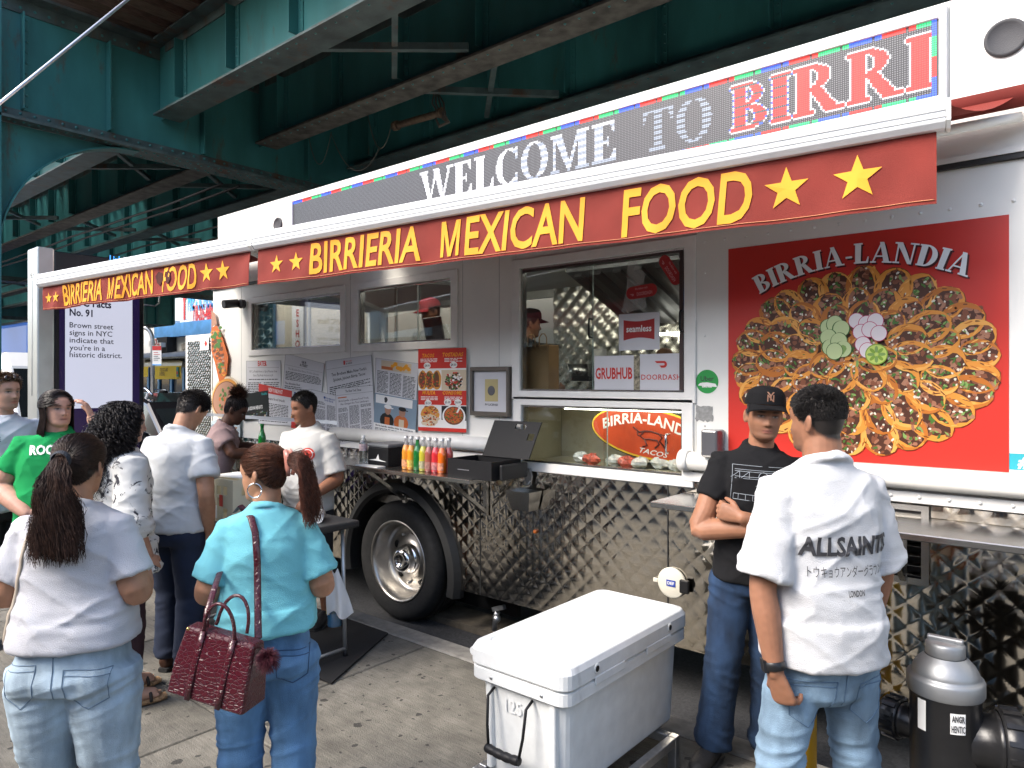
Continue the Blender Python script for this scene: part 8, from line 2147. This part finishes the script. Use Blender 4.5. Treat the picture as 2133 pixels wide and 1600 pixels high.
pts = [pts[0]] + [snap(p) for p in pts[1:]] + [snap(at(496, 1058, t=2.58)) + FWD * .02 + Vector((0, 0, .004)), at(490, 1066, t=2.66)]
s = MB(); s.tube(pts, .012, 8, rv=.003); s.build('shoulder_strap', M_croc, parent=hb)
s = MB(); s.tube([at(427, 1308, t=2.33), at(433, 1270, t=2.36), at(447, 1225, t=2.43), at(462, 1180, t=2.55)], .011, 8, rv=.003); s.build('shoulder_strap', M_croc, parent=hb)
s = MB(); s.cyl(at(538, 1330, t=2.345), at(538, 1352, t=2.34), .004, n=8); s.ball(at(392, 1310, t=2.3), .006); s.build('bag_ring', mat('gold', (.6, .4, .15), .25, 1.), parent=hb, kind='stuff')
pc = at(558, 1372, t=2.27); fur = []
s = MB(); s.tube([at(538, 1345, t=2.335), at(548, 1352, t=2.3), pc], .003, 6); s.build('pompom_cord', M_croc, parent=hb)
for i in range(1400):
    d = Vector((rg.gauss(0, 1), rg.gauss(0, 1), rg.gauss(0, 1))).normalized(); L_ = rg.uniform(.032, .046); q = d + Vector((0, 0, -.35)); fur.append([pc + d * .006, pc + d * L_ * .6, pc + (d * .75 + q * .25) * L_ + Vector((0, 0, -.004))])
strands('fur_pompom', fur, .0009, .0003, mat('fur_burgundy', (.075, .012, .022), .6, var=.5, vscale=90), hb)

# ---- man in white tee and navy trousers
P = Person('man in white t-shirt and navy trousers with hand in pocket, bending his head', -4.27, 1.97, 14, H=1.72, sw=.195, cw=.168, cd=.13, ww=.165, wd=.12, hw=.172, hd=.13, skin=SK_TAN, arm=1.08, seed=3, pitch=38, head_phi=24, lean=3, legs=((.1, -.02), (-.1, .06)),
           arms={1: ((.24, -.05, 1.08), (.2, .03, .85)), -1: ((-.235, -.03, 1.07), (-.21, .06, .86))})
P.build_body(.007, haircol=(.02, .014, .011), stubble=.2, hands={1: dict(f=(-.1, .2, -1), n=(-1, 0, 0), curl=.2)})
P.short_hair((.012, .009, .008), 3000, (.01, .02), seed=8)
P.shirt(cloth('tee_white_cool', (.56, .58, .6)), hem=.5, sleeve=.66, voxel=.0095, amp=1.2, sl_r=(.068, .07, .078), grow=.012)
P.pants(mat('navy_twill', (.012, .02, .045), .85, var=.15, vscale=10, bump=.25, bscale=300), r=(.098, .092, .082, .08), grow=.01)
P.shoes(mat('shoe_brown', (.07, .03, .018), .45), M_sole)

# ---- woman with long black curls
P = Person('woman with long black curly hair and black-and-white floral blouse', -4.12, 1.6, 42, H=1.64, sw=.185, cw=.16, cd=.125, ww=.15, wd=.12, hw=.175, hd=.135, skin=(.42, .24, .17), seed=4, head_phi=62, pitch=8, arms=stdarms(.185, 1.64, .05, .06, .62, .5, .2), legs=((.1, .0), (-.1, .06)))
P.build_body(.007, haircol=(.012, .01, .01), lip=(.35, .06, .07), hairtop=.84)
m_bl = cloth('blouse_floral', (.62, .62, .6))
nt = m_bl.node_tree; b_ = nt.nodes['Principled BSDF']; src = b_.inputs['Base Color'].links[0].from_socket
tc_ = nt.nodes.new('ShaderNodeTexCoord'); n1 = nt.nodes.new('ShaderNodeTexNoise'); n1.inputs['Scale'].default_value = 13; n1.inputs['Detail'].default_value = 5; n1.inputs['Roughness'].default_value = .65; n1.inputs['Distortion'].default_value = 1.2
cr_ = nt.nodes.new('ShaderNodeValToRGB'); cr_.color_ramp.elements[0].position = .56; cr_.color_ramp.elements[0].color = (0, 0, 0, 1); cr_.color_ramp.elements[1].position = .6; cr_.color_ramp.elements[1].color = (1, 1, 1, 1)
mx_ = nt.nodes.new('ShaderNodeMix'); mx_.data_type = 'RGBA'; mx_.inputs['B'].default_value = (.04, .04, .05, 1)
nt.links.new(tc_.outputs['Object'], n1.inputs['Vector']); nt.links.new(n1.outputs['Fac'], cr_.inputs[0]); nt.links.new(cr_.outputs[0], mx_.inputs['Factor']); nt.links.new(src, mx_.inputs['A']); nt.links.new(mx_.outputs['Result'], b_.inputs['Base Color'])
P.shirt(m_bl, hem=.44, sleeve=1.35, voxel=.0095, amp=1.5, sl_r=(.08, .085, .08), flare=.12, wide=.02, name='blouse')
P.pants(mat('plum_cloth', (.03, .012, .018), .85, bump=.2), r=(.09, .08, .06, .058))
# sandals with feet
for (fx, fy), a in zip(P.legs, (8, -6)):
    mb = MB(); d = Vector((math.sin(R(a)), math.cos(R(a)), 0)); o_ = Vector((fx, fy, 0)); sd = Vector((d.y, -d.x, 0))
    limb(mb, [o_ + Vector((0, -.02, .12)), o_ + Vector((0, -.01, .06)), o_ + d * .05 + Vector((0, 0, .055)), o_ + d * .12 + Vector((0, 0, .04))], [.036, .036, .036, .034], n=12)
    for q in range(5): tp0 = o_ + d * (.12 + .0) + sd * (-.028 + q * .014) + Vector((0, 0, .036)); limb(mb, [tp0, tp0 + d * (.045 - .006 * q)], [.0085, .0075], n=8)
    me = remesh(mb, .005, 2); finish(me, 'foot', mat('foot_skin', (.45, .26, .18), .55), P.t, P.M)
    so = MB(); loft(so, [o_ + d * r_ + Vector((0, 0, .014)) for r_ in (-.07, -.04, .06, .14, .185)], [.03, .038, .045, .047, .03], [.014] * 5, uref=sd, n=14, e=.6)
    for r_ in (.02, .1): so.tube([o_ + d * r_ + sd * (.048 * math.cos(q)) + Vector((0, 0, .015 + .075 * (1 if r_ < .05 else .75) * math.sin(q))) for q in [math.pi * i / 10 for i in range(11)]], .009, 6, 1, rv=.003)
    so.v = [tuple(P.M @ Vector(v)) for v in so.v]; so.build('sandal', [mat('cork', (.3, .18, .09), .85, var=.4, vscale=80), mat('sandal_strap', (.03, .024, .02), .6)], parent=P.t)
P.cap_shell(.008, 0, top=.84, col=(.012, .01, .01), name='hair_base')
curl = []
for i in range(1100):
    th = rg.uniform(-math.pi, math.pi); lo = HAIRLINE(th, .84); z = lo + (.985 - lo) * rg.random()
    if abs(th) < .95 and z < .86: continue
    p = head_point(th, z, P.hkk, .006); outd = Vector((math.sin(th), math.cos(th) * .8 - .2, 0)); L_ = rg.uniform(.28, .46) - (1 - z) * .05; ph = rg.uniform(0, 6.28); cl = rg.uniform(.008, .017); fr = rg.uniform(38, 60); path = []
    so_ = rg.uniform(.035, .085)
    if abs(th) < 1.0: outd = Vector((math.copysign(1, th) * .9, .25, 0)); so_ *= .9
    for q in range(32):
        f = q / 31; drop = L_ * (f ** 1.25)
        c_ = p + outd * (so_ * math.sin(min(1, f * 2.2) * math.pi / 2)) + Vector((0, -.03 * f, .025 * math.sin(min(1, f * 3) * math.pi) - drop))
        c_ += Vector((cl * math.cos(fr * f + ph), cl * math.sin(fr * f + ph), 0)) * min(1, f * 4); path.append(P.M @ (P.headM @ c_))
    curl.append(path)
strands('curly_hair', curl, .002, .0011, hairmat('hair_black_curl', (.014, .011, .011), .35), P.t)

# ---- woman in green tee
P = Person('woman in green printed t-shirt with long dark hair, raising a hand to her temple', -5.05, 1.58, 150, H=1.695, sw=.2, cw=.205, cd=.15, ww=.21, wd=.16, hw=.215, hd=.165, belly=.03, skin=(.5, .29, .215), arm=1.4, seed=5, head_phi=122, pitch=0, jaw=1.18, neck=1.12,
           arms={1: ((.3, -.03, 1.1), (.14, .2, .96)), -1: ((-.34, .1, 1.22), (-.19, .16, 1.52))})
P.build_body(.0065, haircol=(.02, .014, .012), hands={1: dict(f=(-.8, .4, -.3), n=(0, -1, 0), curl=.3), -1: dict(f=(.35, -.1, .9), n=(.9, -.2, -.3), curl=.45)}, brow=(.03, .018, .012), lip=(.42, .16, .14))
P.shirt(cloth('tee_green', (.012, .3, .085)), hem=.48, sleeve=.62, voxel=.0095, amp=1.1, sl_r=(.066, .062, .066), grow=.012)
bv = P.on(P.shirt_o); P.print_text(bv, 'ROOTING', .0, 1.305, .05, .27, M_pwhite, 'shirt_print', side=1, off_=.04)
P.pants(denim('denim_dark', (.03, .055, .11)), r=(.11, .095, .08, .08)); P.shoes(M_blk, M_sole)
P.cap_shell(.006, 0, top=.9, col=(.016, .012, .011), name='hair_base')
sh_ = []
for i in range(1200):
    sg = 1 if rg.random() < .5 else -1; yy = rg.uniform(-.85, 1)   # parting along the top
    th = sg * rg.uniform(.02, .35) if yy > .2 else sg * rg.uniform(.3, 3.1); z = rg.uniform(.93, .99) if yy > .2 else rg.uniform(.6, .98)
    p = head_point(th, z, P.hkk, .008); tgt_th = sg * rg.uniform(1.25, 2.9); mid = head_point(tgt_th, .55, P.hkk, .016); low = head_point(tgt_th, .3, P.hkk, .02); L_ = rg.uniform(.1, .2)
    end = low + Vector((sg * .012, -.02, -L_)); A_, B_, C_ = p, mid, low; path = []
    for q in range(13):
        f = q / 12
        if f < .5:
            g = f / .5; v = A_.lerp(B_, g); c0 = Vector((0, -.01, .6 * .23)); dv = v - c0; need = A_.lerp(B_, g); rad = (A_ - c0).length * (1 - g) + (B_ - c0).length * g; v = c0 + dv.normalized() * rad
        else:
            g = (f - .5) / .5; v = B_.lerp(C_, min(1, g * 1.6)) if g < .45 else C_.lerp(end, (g - .45) / .55); v = v if g < .45 else v
        v = v + Vector((.003 * math.sin(f * 9 + i), .003 * math.cos(f * 8 + i), 0)); path.append(P.M @ (P.headM @ v))
    sh_.append(path)
strands('hair', sh_, .0018, .0011, hairmat('hair_black_straight', (.018, .013, .012), .3), P.t)

# ---- man at the left edge with sunglasses
P = Person('man in pale t-shirt with sunglasses pushed up on his head at the left edge', -5.71, 1.47, 128, H=1.80, sw=.2, cw=.168, cd=.125, ww=.155, wd=.11, hw=.165, hd=.12, skin=(.52, .3, .22), seed=6, head_phi=108, arms={1: ((.29, -.02, 1.14), (.08, .24, 1.16)), -1: ((-.29, -.02, 1.14), (-.06, .25, 1.12))})
P.build_body(.0065, haircol=(.12, .07, .035), stubble=.25, brow=(.1, .055, .03), hands={1: dict(f=(-1, .3, .1), n=(0, -1, 0), curl=.6), -1: dict(f=(1, .3, .1), n=(0, -1, 0), curl=.6)})
P.short_hair((.12, .07, .035), 2200, (.012, .026), seed=9)
P.shirt(cloth('tee_pale_blue', (.58, .62, .68)), hem=.49, sleeve=.7, amp=1.1, sl_r=(.074, .074, .082))
bv = P.on(P.shirt_o); P.print_text(bv, 'RU:E', .09, 1.35, .03, .06, M_inkg, 'shirt_print', side=1)
P.pants(mat('black_twill', (.012, .012, .014), .85, bump=.2), r=(.09, .085, .07, .07)); P.shoes(M_blk, M_sole)
s = MB()
for sg in (-1, 1):
    c_ = head_point(sg * .33, .86, P.hkk, .014); vs = []
    q = MB(); q.ball(c_, (.026, .012, .02), 14, 8); s.add([P.M @ (P.headM @ Vector(v)) for v in q.v], q.f, 0, True)
    q = MB(); q.tube([head_point(sg * .5, .86, P.hkk, .018), head_point(sg * 1.0, .78, P.hkk, .012), head_point(sg * 1.5, .66, P.hkk, .008)], .0025, 6); s.add([P.M @ (P.headM @ Vector(v)) for v in q.v], q.f, 0, True)
s.build('sunglasses', mat('sunglass', (.02, .012, .01), .12, coat=.6), parent=P.t, kind='stuff')

# ---- woman leaning on the counter
P = Person('woman with auburn hair puff, mauve top and black trousers leaning on the truck counter', -5.62, 2.86, 74, H=1.66, sw=.18, cw=.155, cd=.12, ww=.14, wd=.11, hw=.175, hd=.135, skin=SK_DK, arm=1.1, nose=1.1, seed=7, head_phi=82, pitch=16, lean=14,
           arms={1: ((.2, .2, 1.17), (.1, .44, 1.15)), -1: ((-.2, .22, 1.19), (-.06, .46, 1.16))})
P.build_body(.0065, haircol=(.02, .01, .008), hands={1: dict(n=(0, 0, -1), curl=.3), -1: dict(n=(0, 0, -1), curl=.5)}, brow=(.01, .006, .005), lip=(.12, .04, .035))
P.shirt(cloth('tee_mauve', (.34, .24, .235)), hem=.5, sleeve=.5, amp=1., sl_r=(.074, .072, .072))
P.pants(mat('black_twill', (.012, .012, .014), .85, bump=.2), r=(.09, .08, .065, .06)); P.shoes(M_blk, M_sole)
hair = P.pulled_hair(math.pi, .93, 700, seed=29); strands('hair', hair, .0016, .0013, hairmat('hair_black_7', (.016, .01, .009)), P.t); P.cap_shell(.003, 0, col=(.014, .009, .008), name='hair_base')
pc_ = P.headM @ Vector((0, -.055 * P.hkk, 1.1 * .23 * P.hkk)); pf = []
for i in range(900):
    d = Vector((rg.gauss(0, 1), rg.gauss(0, 1) * .9, rg.gauss(0, .8))).normalized(); L_ = rg.uniform(.055, .088); ph = rg.uniform(0, 6); path = []
    for q in range(7): f = q / 6; path.append(P.M @ (pc_ + d * (L_ * f) + Vector((math.cos(f * 14 + ph), math.sin(f * 14 + ph), math.cos(f * 11 + ph))) * .007 * f))
    pf.append(path)
strands('hair_puff', pf, .0018, .0011, hairmat('hair_puff_auburn', (.05, .02, .011), .5), P.t)

# ---- vendor
P = Person('vendor in white t-shirt with red badge standing behind the folding table, looking down left', -4.42, 2.98, -158, H=1.68, sw=.187, cw=.168, cd=.135, ww=.17, wd=.13, hw=.17, hd=.13, belly=.02, skin=(.23, .105, .06), arm=1.1, seed=8, head_phi=-128, pitch=12, jaw=1.08,
           arms={1: ((.235, .0, 1.06), (.19, .22, .98)), -1: ((-.24, -.02, 1.05), (-.19, .2, .96))}, legs=((.1, .0), (-.12, -.02)))
P.build_body(.0062, haircol=(.012, .009, .008), stubble=.12, legs_skin=True, eye_open=.45, hands={1: dict(n=(0, 0, -1)), -1: dict(n=(0, 0, -1))})
P.short_hair((.01, .008, .007), 2600, (.006, .012), seed=10)
P.shirt(cloth('tee_white_vendor', (.54, .53, .5)), hem=.49, sleeve=.85, amp=1., sl_r=(.074, .074, .08))
bv = P.on(P.shirt_o)
def badge(P, bvh, xc, zc, r_, mats_, name, side=1):
    mb = MB(); 
    for ring, (ra, mi) in enumerate(((1, 0), (.78, 1), (.7, 0))):
        c = P.project(bvh, xc, zc, side, .003 + ring * .001); vs = [c]
        for i in range(24): a = 2 * math.pi * i / 24; vs.append(P.project(bvh, xc + r_ * ra * math.cos(a), zc + r_ * ra * math.sin(a), side, .003 + ring * .001) or c)
        mb.add(vs, [(0, 1 + i, 1 + (i + 1) % 24) for i in range(24)], mi)
    mb.build(name, mats_, parent=P.shirt_o, kind='stuff')
badge(P, bv, -.1, 1.235, .046, [mat('badge_red', (.55, .05, .03), .6), M_pwhite], 'shirt_badge'); P.print_text(bv, 'DIAZ', .07, 1.24, .025, .09, M_ink, 'shirt_print', side=1, shear=.3)
P.pants(mat('black_short', (.014, .014, .016), .85), r=(.1, .095, .08, .08), short=.85, name='shorts'); P.shoes(M_blk, M_sole, ang=(12, -12))
s = MB(); pe = Vector(P.arms[-1][0]); 
fl = P.M @ Vector((-.345, .0, 1.17))

# ---- man with crossed arms and cap
P = Person('man in black cap, black printed t-shirt and blue jeans with folded arms', -1.315, 3.165, 190, H=1.72, tilt=-4.5, sw=.188, cw=.16, cd=.12, ww=.15, wd=.115, hw=.16, hd=.12, skin=(.3, .145, .085), arm=1.12, seed=9, head_phi=187, pitch=3, jaw=1.1,
           arms={1: ((.25, .07, 1.06), (-.03, .2, 1.12)), -1: ((-.245, .08, 1.05), (.09, .2, 1.155))}, legs=((.11, .04), (-.14, -.02)))
P.build_body(.0045, haircol=(.02, .015, .012), stubble=.5, eye_open=.7, hands={1: dict(f=(-1, -.15, .2), n=(0, -1, 0), curl=.35), -1: dict(f=(.85, -.35, .15), n=(0, -1, 0), curl=.75)}, lip=(.36, .13, .11))
P.shirt(cloth('tee_black', (.008, .008, .009), bump=.2), hem=.49, sleeve=.55, voxel=.0078, amp=.9, sl_r=(.068, .066, .068), grow=.008)
bv = P.on(P.shirt_o); s = MB()
def pl(pts, r=.0012):
    out = []
    for i in range(len(pts) - 1):
        for q in range(5):
            f = q / 5; p = P.project(bv, pts[i][0] + (pts[i + 1][0] - pts[i][0]) * f, pts[i][1] + (pts[i + 1][1] - pts[i][1]) * f, 1, .002); out.append(p) if p is not None else None
    p = P.project(bv, pts[-1][0], pts[-1][1], 1, .002); out.append(p) if p is not None else None
    if len(out) > 1: s.tube(out, r, 4)
X_ = 0.0; zc = 1.315
for z in (zc + .03, zc - .0): pl([(-.12, z + .004), (.12, z - .002)]); pl([(-.12, z + .012), (.12, z + .006)])
for x in (-.1, -.06, .06, .1): pl([(x, zc + .03), (x, zc)]); pl([(x, zc + .03), (x + .035, zc)])
pl([(.02 * math.cos(a), zc + .012 + .02 * math.sin(a)) for a in [2 * math.pi * i / 12 for i in range(13)]], .0018); pl([(-.03, zc - .03), (0, zc - .01), (.03, zc - .03)])
for z in (zc - .07, zc - .095): pl([(-.13, z), (.12, z)])
for x in (-.13, -.1, -.07, -.04, .04, .07, .1, .12): pl([(x, zc - .07), (x, zc - .095)])
pl([(.0 + .024 * math.cos(a), zc - .082 + .024 * math.sin(a)) for a in [2 * math.pi * i / 12 for i in range(13)]], .0018); pl([(-.14, zc + .06), (.13, zc + .055)]); pl([(-.14, zc + .06), (-.14, zc - .11)]); pl([(.13, zc + .055), (.13, zc - .11)])
s.build('shirt_print', mat('print_chalk', (.3, .33, .36), .7), parent=P.shirt_o, kind='stuff')
po = P.pants(denim('denim_indigo', (.012, .032, .075), .4), voxel=.0078, r=(.095, .09, .08, .082), amp=1.3)
bv = P.on(po); P.stitch(bv, [[(.0, .95), (.0, .84)], [(.02, .95), (.02, .87), (0, .84)], [(.16, .93), (.12, .9), (.1, .96)], [(-.16, .93), (-.12, .9), (-.1, .96)], [(-.16, .965), (.16, .965)]], st_b, 'denim_stitch', po, side=1)
P.shoes(M_blk, mat('sole_lug', (.03, .03, .03), .7), 'sneaker', ang=(30, -8))
def baseball_cap(P, m, mb_col, logo=None, brimlen=.07, yawback=False, zc=.70):
    mb = MB(); rows, n = 14, 44; vs = []
    sgn = math.pi if yawback else 0.
    for i in range(rows + 1):
        for j in range(n):
            th = 2 * math.pi * j / n; fr_ = .5 + .5 * math.cos(th - sgn); lo = zc + .04 * fr_ - .05 * (1 - fr_)
            z = lo + (1.0 - lo) * (i / rows) ** .75; p = head_point(th, min(z, .999), P.hkk, .013)
            boost = .022 * fr_ * math.sin(math.pi * (i / rows)) ; p = p + Vector((0, math.cos(sgn) * boost * .5, boost * .9 + .006 * (i / rows))); vs.append(P.M @ (P.headM @ p))
    mb.add(vs, [(i * n + j, (i + 1) * n + j, (i + 1) * n + (j + 1) % n, i * n + (j + 1) % n) for i in range(rows) for j in range(n)], 0, True)
    mb.add([P.M @ (P.headM @ (Vector((0, 0, 1.03 * .23 * P.hkk)) + Vector((.006 * math.cos(a), -.012 + .006 * math.sin(a), .006)))) for a in [R(60 * i) for i in range(6)]], [tuple(range(6))], 0)
    cp = mb.build('cap', m, parent=P.t); br = MB(); vs = []; nn = 20
    for i in range(nn + 1):
        a = R(-62) + R(124) * i / nn
        for q, ext in enumerate((0, .4, .75, 1.)):
            p0 = head_point(a + sgn, zc + .045, P.hkk, .012); d = Vector((math.sin(a + sgn) * .35, math.cos(a + sgn), 0)); p = p0 + d * brimlen * ext * math.cos(a * 1.15) ** .6 + Vector((0, 0, -.012 * ext - .03 * (abs(a) / 1.1) ** 2 * ext - .004)); vs.append(P.M @ (P.headM @ p))
    vs += [v + Vector((0, 0, -.004)) for v in vs]; b0 = (nn + 1) * 4
    fs = [(i * 4 + q, i * 4 + q + 1, (i + 1) * 4 + q + 1, (i + 1) * 4 + q) for i in range(nn) for q in range(3)]
    fs += [tuple(b0 + k_ for k_ in reversed(f)) for f in fs] + [(i * 4 + 3, (i + 1) * 4 + 3, b0 + (i + 1) * 4 + 3, b0 + i * 4 + 3) for i in range(nn)]
    br.add(vs, fs, 0, True); br.build('brim', m, parent=cp)
    if logo:
        lg = MB(); bvc = BVHTree.FromPolygons([Vector(v) for v in mb.v], mb.f)
        for (t_, dx, dz, wd_, hh_) in logo[0]:
            G, Fs = text_geo(t_, 1., .01, 0, 'LEFT', None, 1., 2); x0, x1 = G[:, 0].min(), G[:, 0].max(); out = []
            for g in G:
                u = ((g[0] - x0) / (x1 - x0) - .5) * wd_ + dx; w_ = g[1] / .682 * hh_ + dz
                o_ = P.M @ (P.headM @ (Vector((-u * math.cos(sgn), .3 * math.cos(sgn), (zc + .1) * .23 + w_)) * P.hkk)); d_ = (P.M.to_3x3() @ (P.headM.to_3x3() @ Vector((0, -math.cos(sgn), 0)))).normalized(); h = bvc.ray_cast(o_, d_); out.append((h[0] - d_ * .002) if h[0] is not None else o_ + d_ * .2)
            lg.add(out, Fs)
        lg.build('cap_emblem', logo[1], parent=cp, kind='stuff')
    return cp
baseball_cap(P, mat('cap_black', (.006, .006, .007), .85, bump=.3, bscale=400, spec=.2), None, ([('N', -.0, .0, .03, .03), ('Y', .0, .006, .034, .036)], mat('emblem_tan', (.22, .11, .07), .7)))

# ---- man in white printed tee (nearest, right)
P = Person('man in white back-printed t-shirt and light jeans with black wristwatch, seen from behind', -.77, 2.6, -8, H=1.735, sw=.19, cw=.178, cd=.132, ww=.17, wd=.13, hw=.178, hd=.135, belly=.01, skin=(.28, .135, .08), arm=1.08, seed=10, head_phi=-34, pitch=4, jaw=1.1, neck=1.15, legw=1.1,
           arms={-1: ((-.24, -.045, 1.05), (-.225, -.1, .78)), 1: ((.24, .02, 1.07), (.225, .08, .82))}, legs=((.19, .02), (-.19, 0)))
P.build_body(.0047, haircol=(.02, .016, .014), stubble=.45, hands={-1: dict(f=(.35, -.05, -1), n=(.8, .5, .1), curl=.8, k=1.08, tcurl=.35, spread=1.6), 1: dict(n=(-1, 0, 0))})
P.short_hair((.012, .01, .009), 7000, (.006, .011), seed=12, zmin=.5, lift=.45, topl=1.5)
P.shirt(cloth('tee_white_big', (.6, .605, .615)), hem=.455, sleeve=.9, voxel=.0078, amp=1.15, sl_r=(.07, .078, .09), grow=.016, wide=.012, flare=.02)
bv = P.on(P.shirt_o)
P.print_text(bv, 'ALLSAINTS', .015, 1.175, .058, .33, M_ink, 'shirt_print', side=-1, off_=.035); P.print_text(bv, 'トウキョウアンダーグラウンド', .02, 1.105, .028, .29, M_ink, 'shirt_print', side=-1, off_=.0); P.print_text(bv, 'LONDON', .03, 1.04, .02, .06, M_ink, 'shirt_print', side=-1)
po = P.pants(denim('denim_light', (.2, .3, .4), .3), voxel=.0078, waist=.52, r=(.088, .082, .08, .085), amp=1.4, grow=.012, sag=.1)
bv = P.on(po); P.stitch(bv, pocket(-.095, .75, .075, .17, .0) + pocket(.12, .74, .06, .16, .0) + [[(.01, .8), (.01, .66)]], mat('stitch_light', (.1, .17, .26), .8), 'pocket_stitch', po)
P.shoes(M_blk, M_sole)
s = MB(); wr = P.M @ Vector((-.225, -.1, .78)); dw = (P.M.to_3x3() @ (Vector((-.225, -.1, .78)) - Vector((-.24, -.045, 1.05)))).normalized(); s.lathe(wr - dw * .025, dw, [(.034, -.014), (.036, -.012), (.036, .012), (.034, .014)], 24); s.obox(wr - dw * .025 - RGT * .03, (dw, RGT, FWD), (.019, .009, .017)); s.build('wristwatch', mat('watch_black', (.012, .012, .013), .35), parent=P.t)

# ---- cooks inside the truck
def cook(lbl, px, Y, z_chin_py, phi, hphi, shirtm, capm, back, pitch, seed, skin, H=1.72, logo=None):
    d = ray(px, 793); t = Y / d.y; X = d.x * t; z0 = .82
    p = Person(lbl, X, Y, phi, H=H, sw=.2, cw=.17, cd=.125, skin=skin, seed=seed, head_phi=hphi, pitch=pitch, z0=1.75 - (z_chin_py - 793) / F0 * t - .872 * H, arms={1: ((.26, .05, 1.06), (.14, .24, 1.04)), -1: ((-.26, .05, 1.06), (-.14, .24, 1.04))})
    p.build_body(.007, haircol=(.015, .012, .01), stubble=.3); p.shirt(shirtm, hem=.49, sleeve=.6, voxel=.01); p.pants(MATS['black_twill'], voxel=.012)
    baseball_cap(p, capm, None, logo, yawback=back); p.shoes(M_blk, M_sole); return p
cook('cook in red baseball cap and white t-shirt behind the middle window', 906, 4.55, 672, -150, -118, MATS['tee_white_vendor'], mat('cap_red', (.35, .015, .025), .7, bump=.3, bscale=300), False, 18, 13, (.22, .1, .06), logo=([('LA', 0, .0, .04, .03)], M_pwhite))
cook('cook in black cap and black t-shirt at the left of the serving window', 1098, 4.75, 698, 60, 74, MATS['tee_black'], MATS['cap_black'], False, 8, 14, (.3, .15, .09))
# tablet at the middle window
p = at(903, 686, Y=4.05); s = MB(); s.obox(p, ((1, 0, .04), (0, 1, .25), (0, -.25, 1)), (.105, .012, .1)); tb_ = s.build('tablet', mat('tablet_black', (.015, .015, .016), .35), label='black order tablet on a stand behind the middle window', cat='tablet', bevel=.008)

# ---- far passers-by
for (lbl, px, py, t_, col, seed, cap_) in (('distant person in cap and dark clothes beyond the black car', 341, 806, 13.5, (.03, .03, .035), 15, True), ('distant person in pale top walking beyond the black car', 394, 800, 15.5, (.5, .48, .5), 16, False)):
    d = ray(px, 793) * t_; zc_ = 1.75 - (py + 10 - 793) / F0 * t_
    p = Person(lbl, d.x, d.y, 170, H=1.7, skin=(.25, .13, .08), seed=seed, z0=max(ROAD, zc_ - 1.53) if False else ROAD, arms=stdarms(.2, 1.7, .05, .05, .62, .48, .24)); p.build_body(.012, haircol=(.015, .012, .01)); p.shirt(cloth('tee_far_%d' % seed, col), voxel=.014); p.pants(MATS['black_twill'], voxel=.014); p.shoes(M_blk, M_sole)
    if cap_: baseball_cap(p, MATS['cap_black'], None)
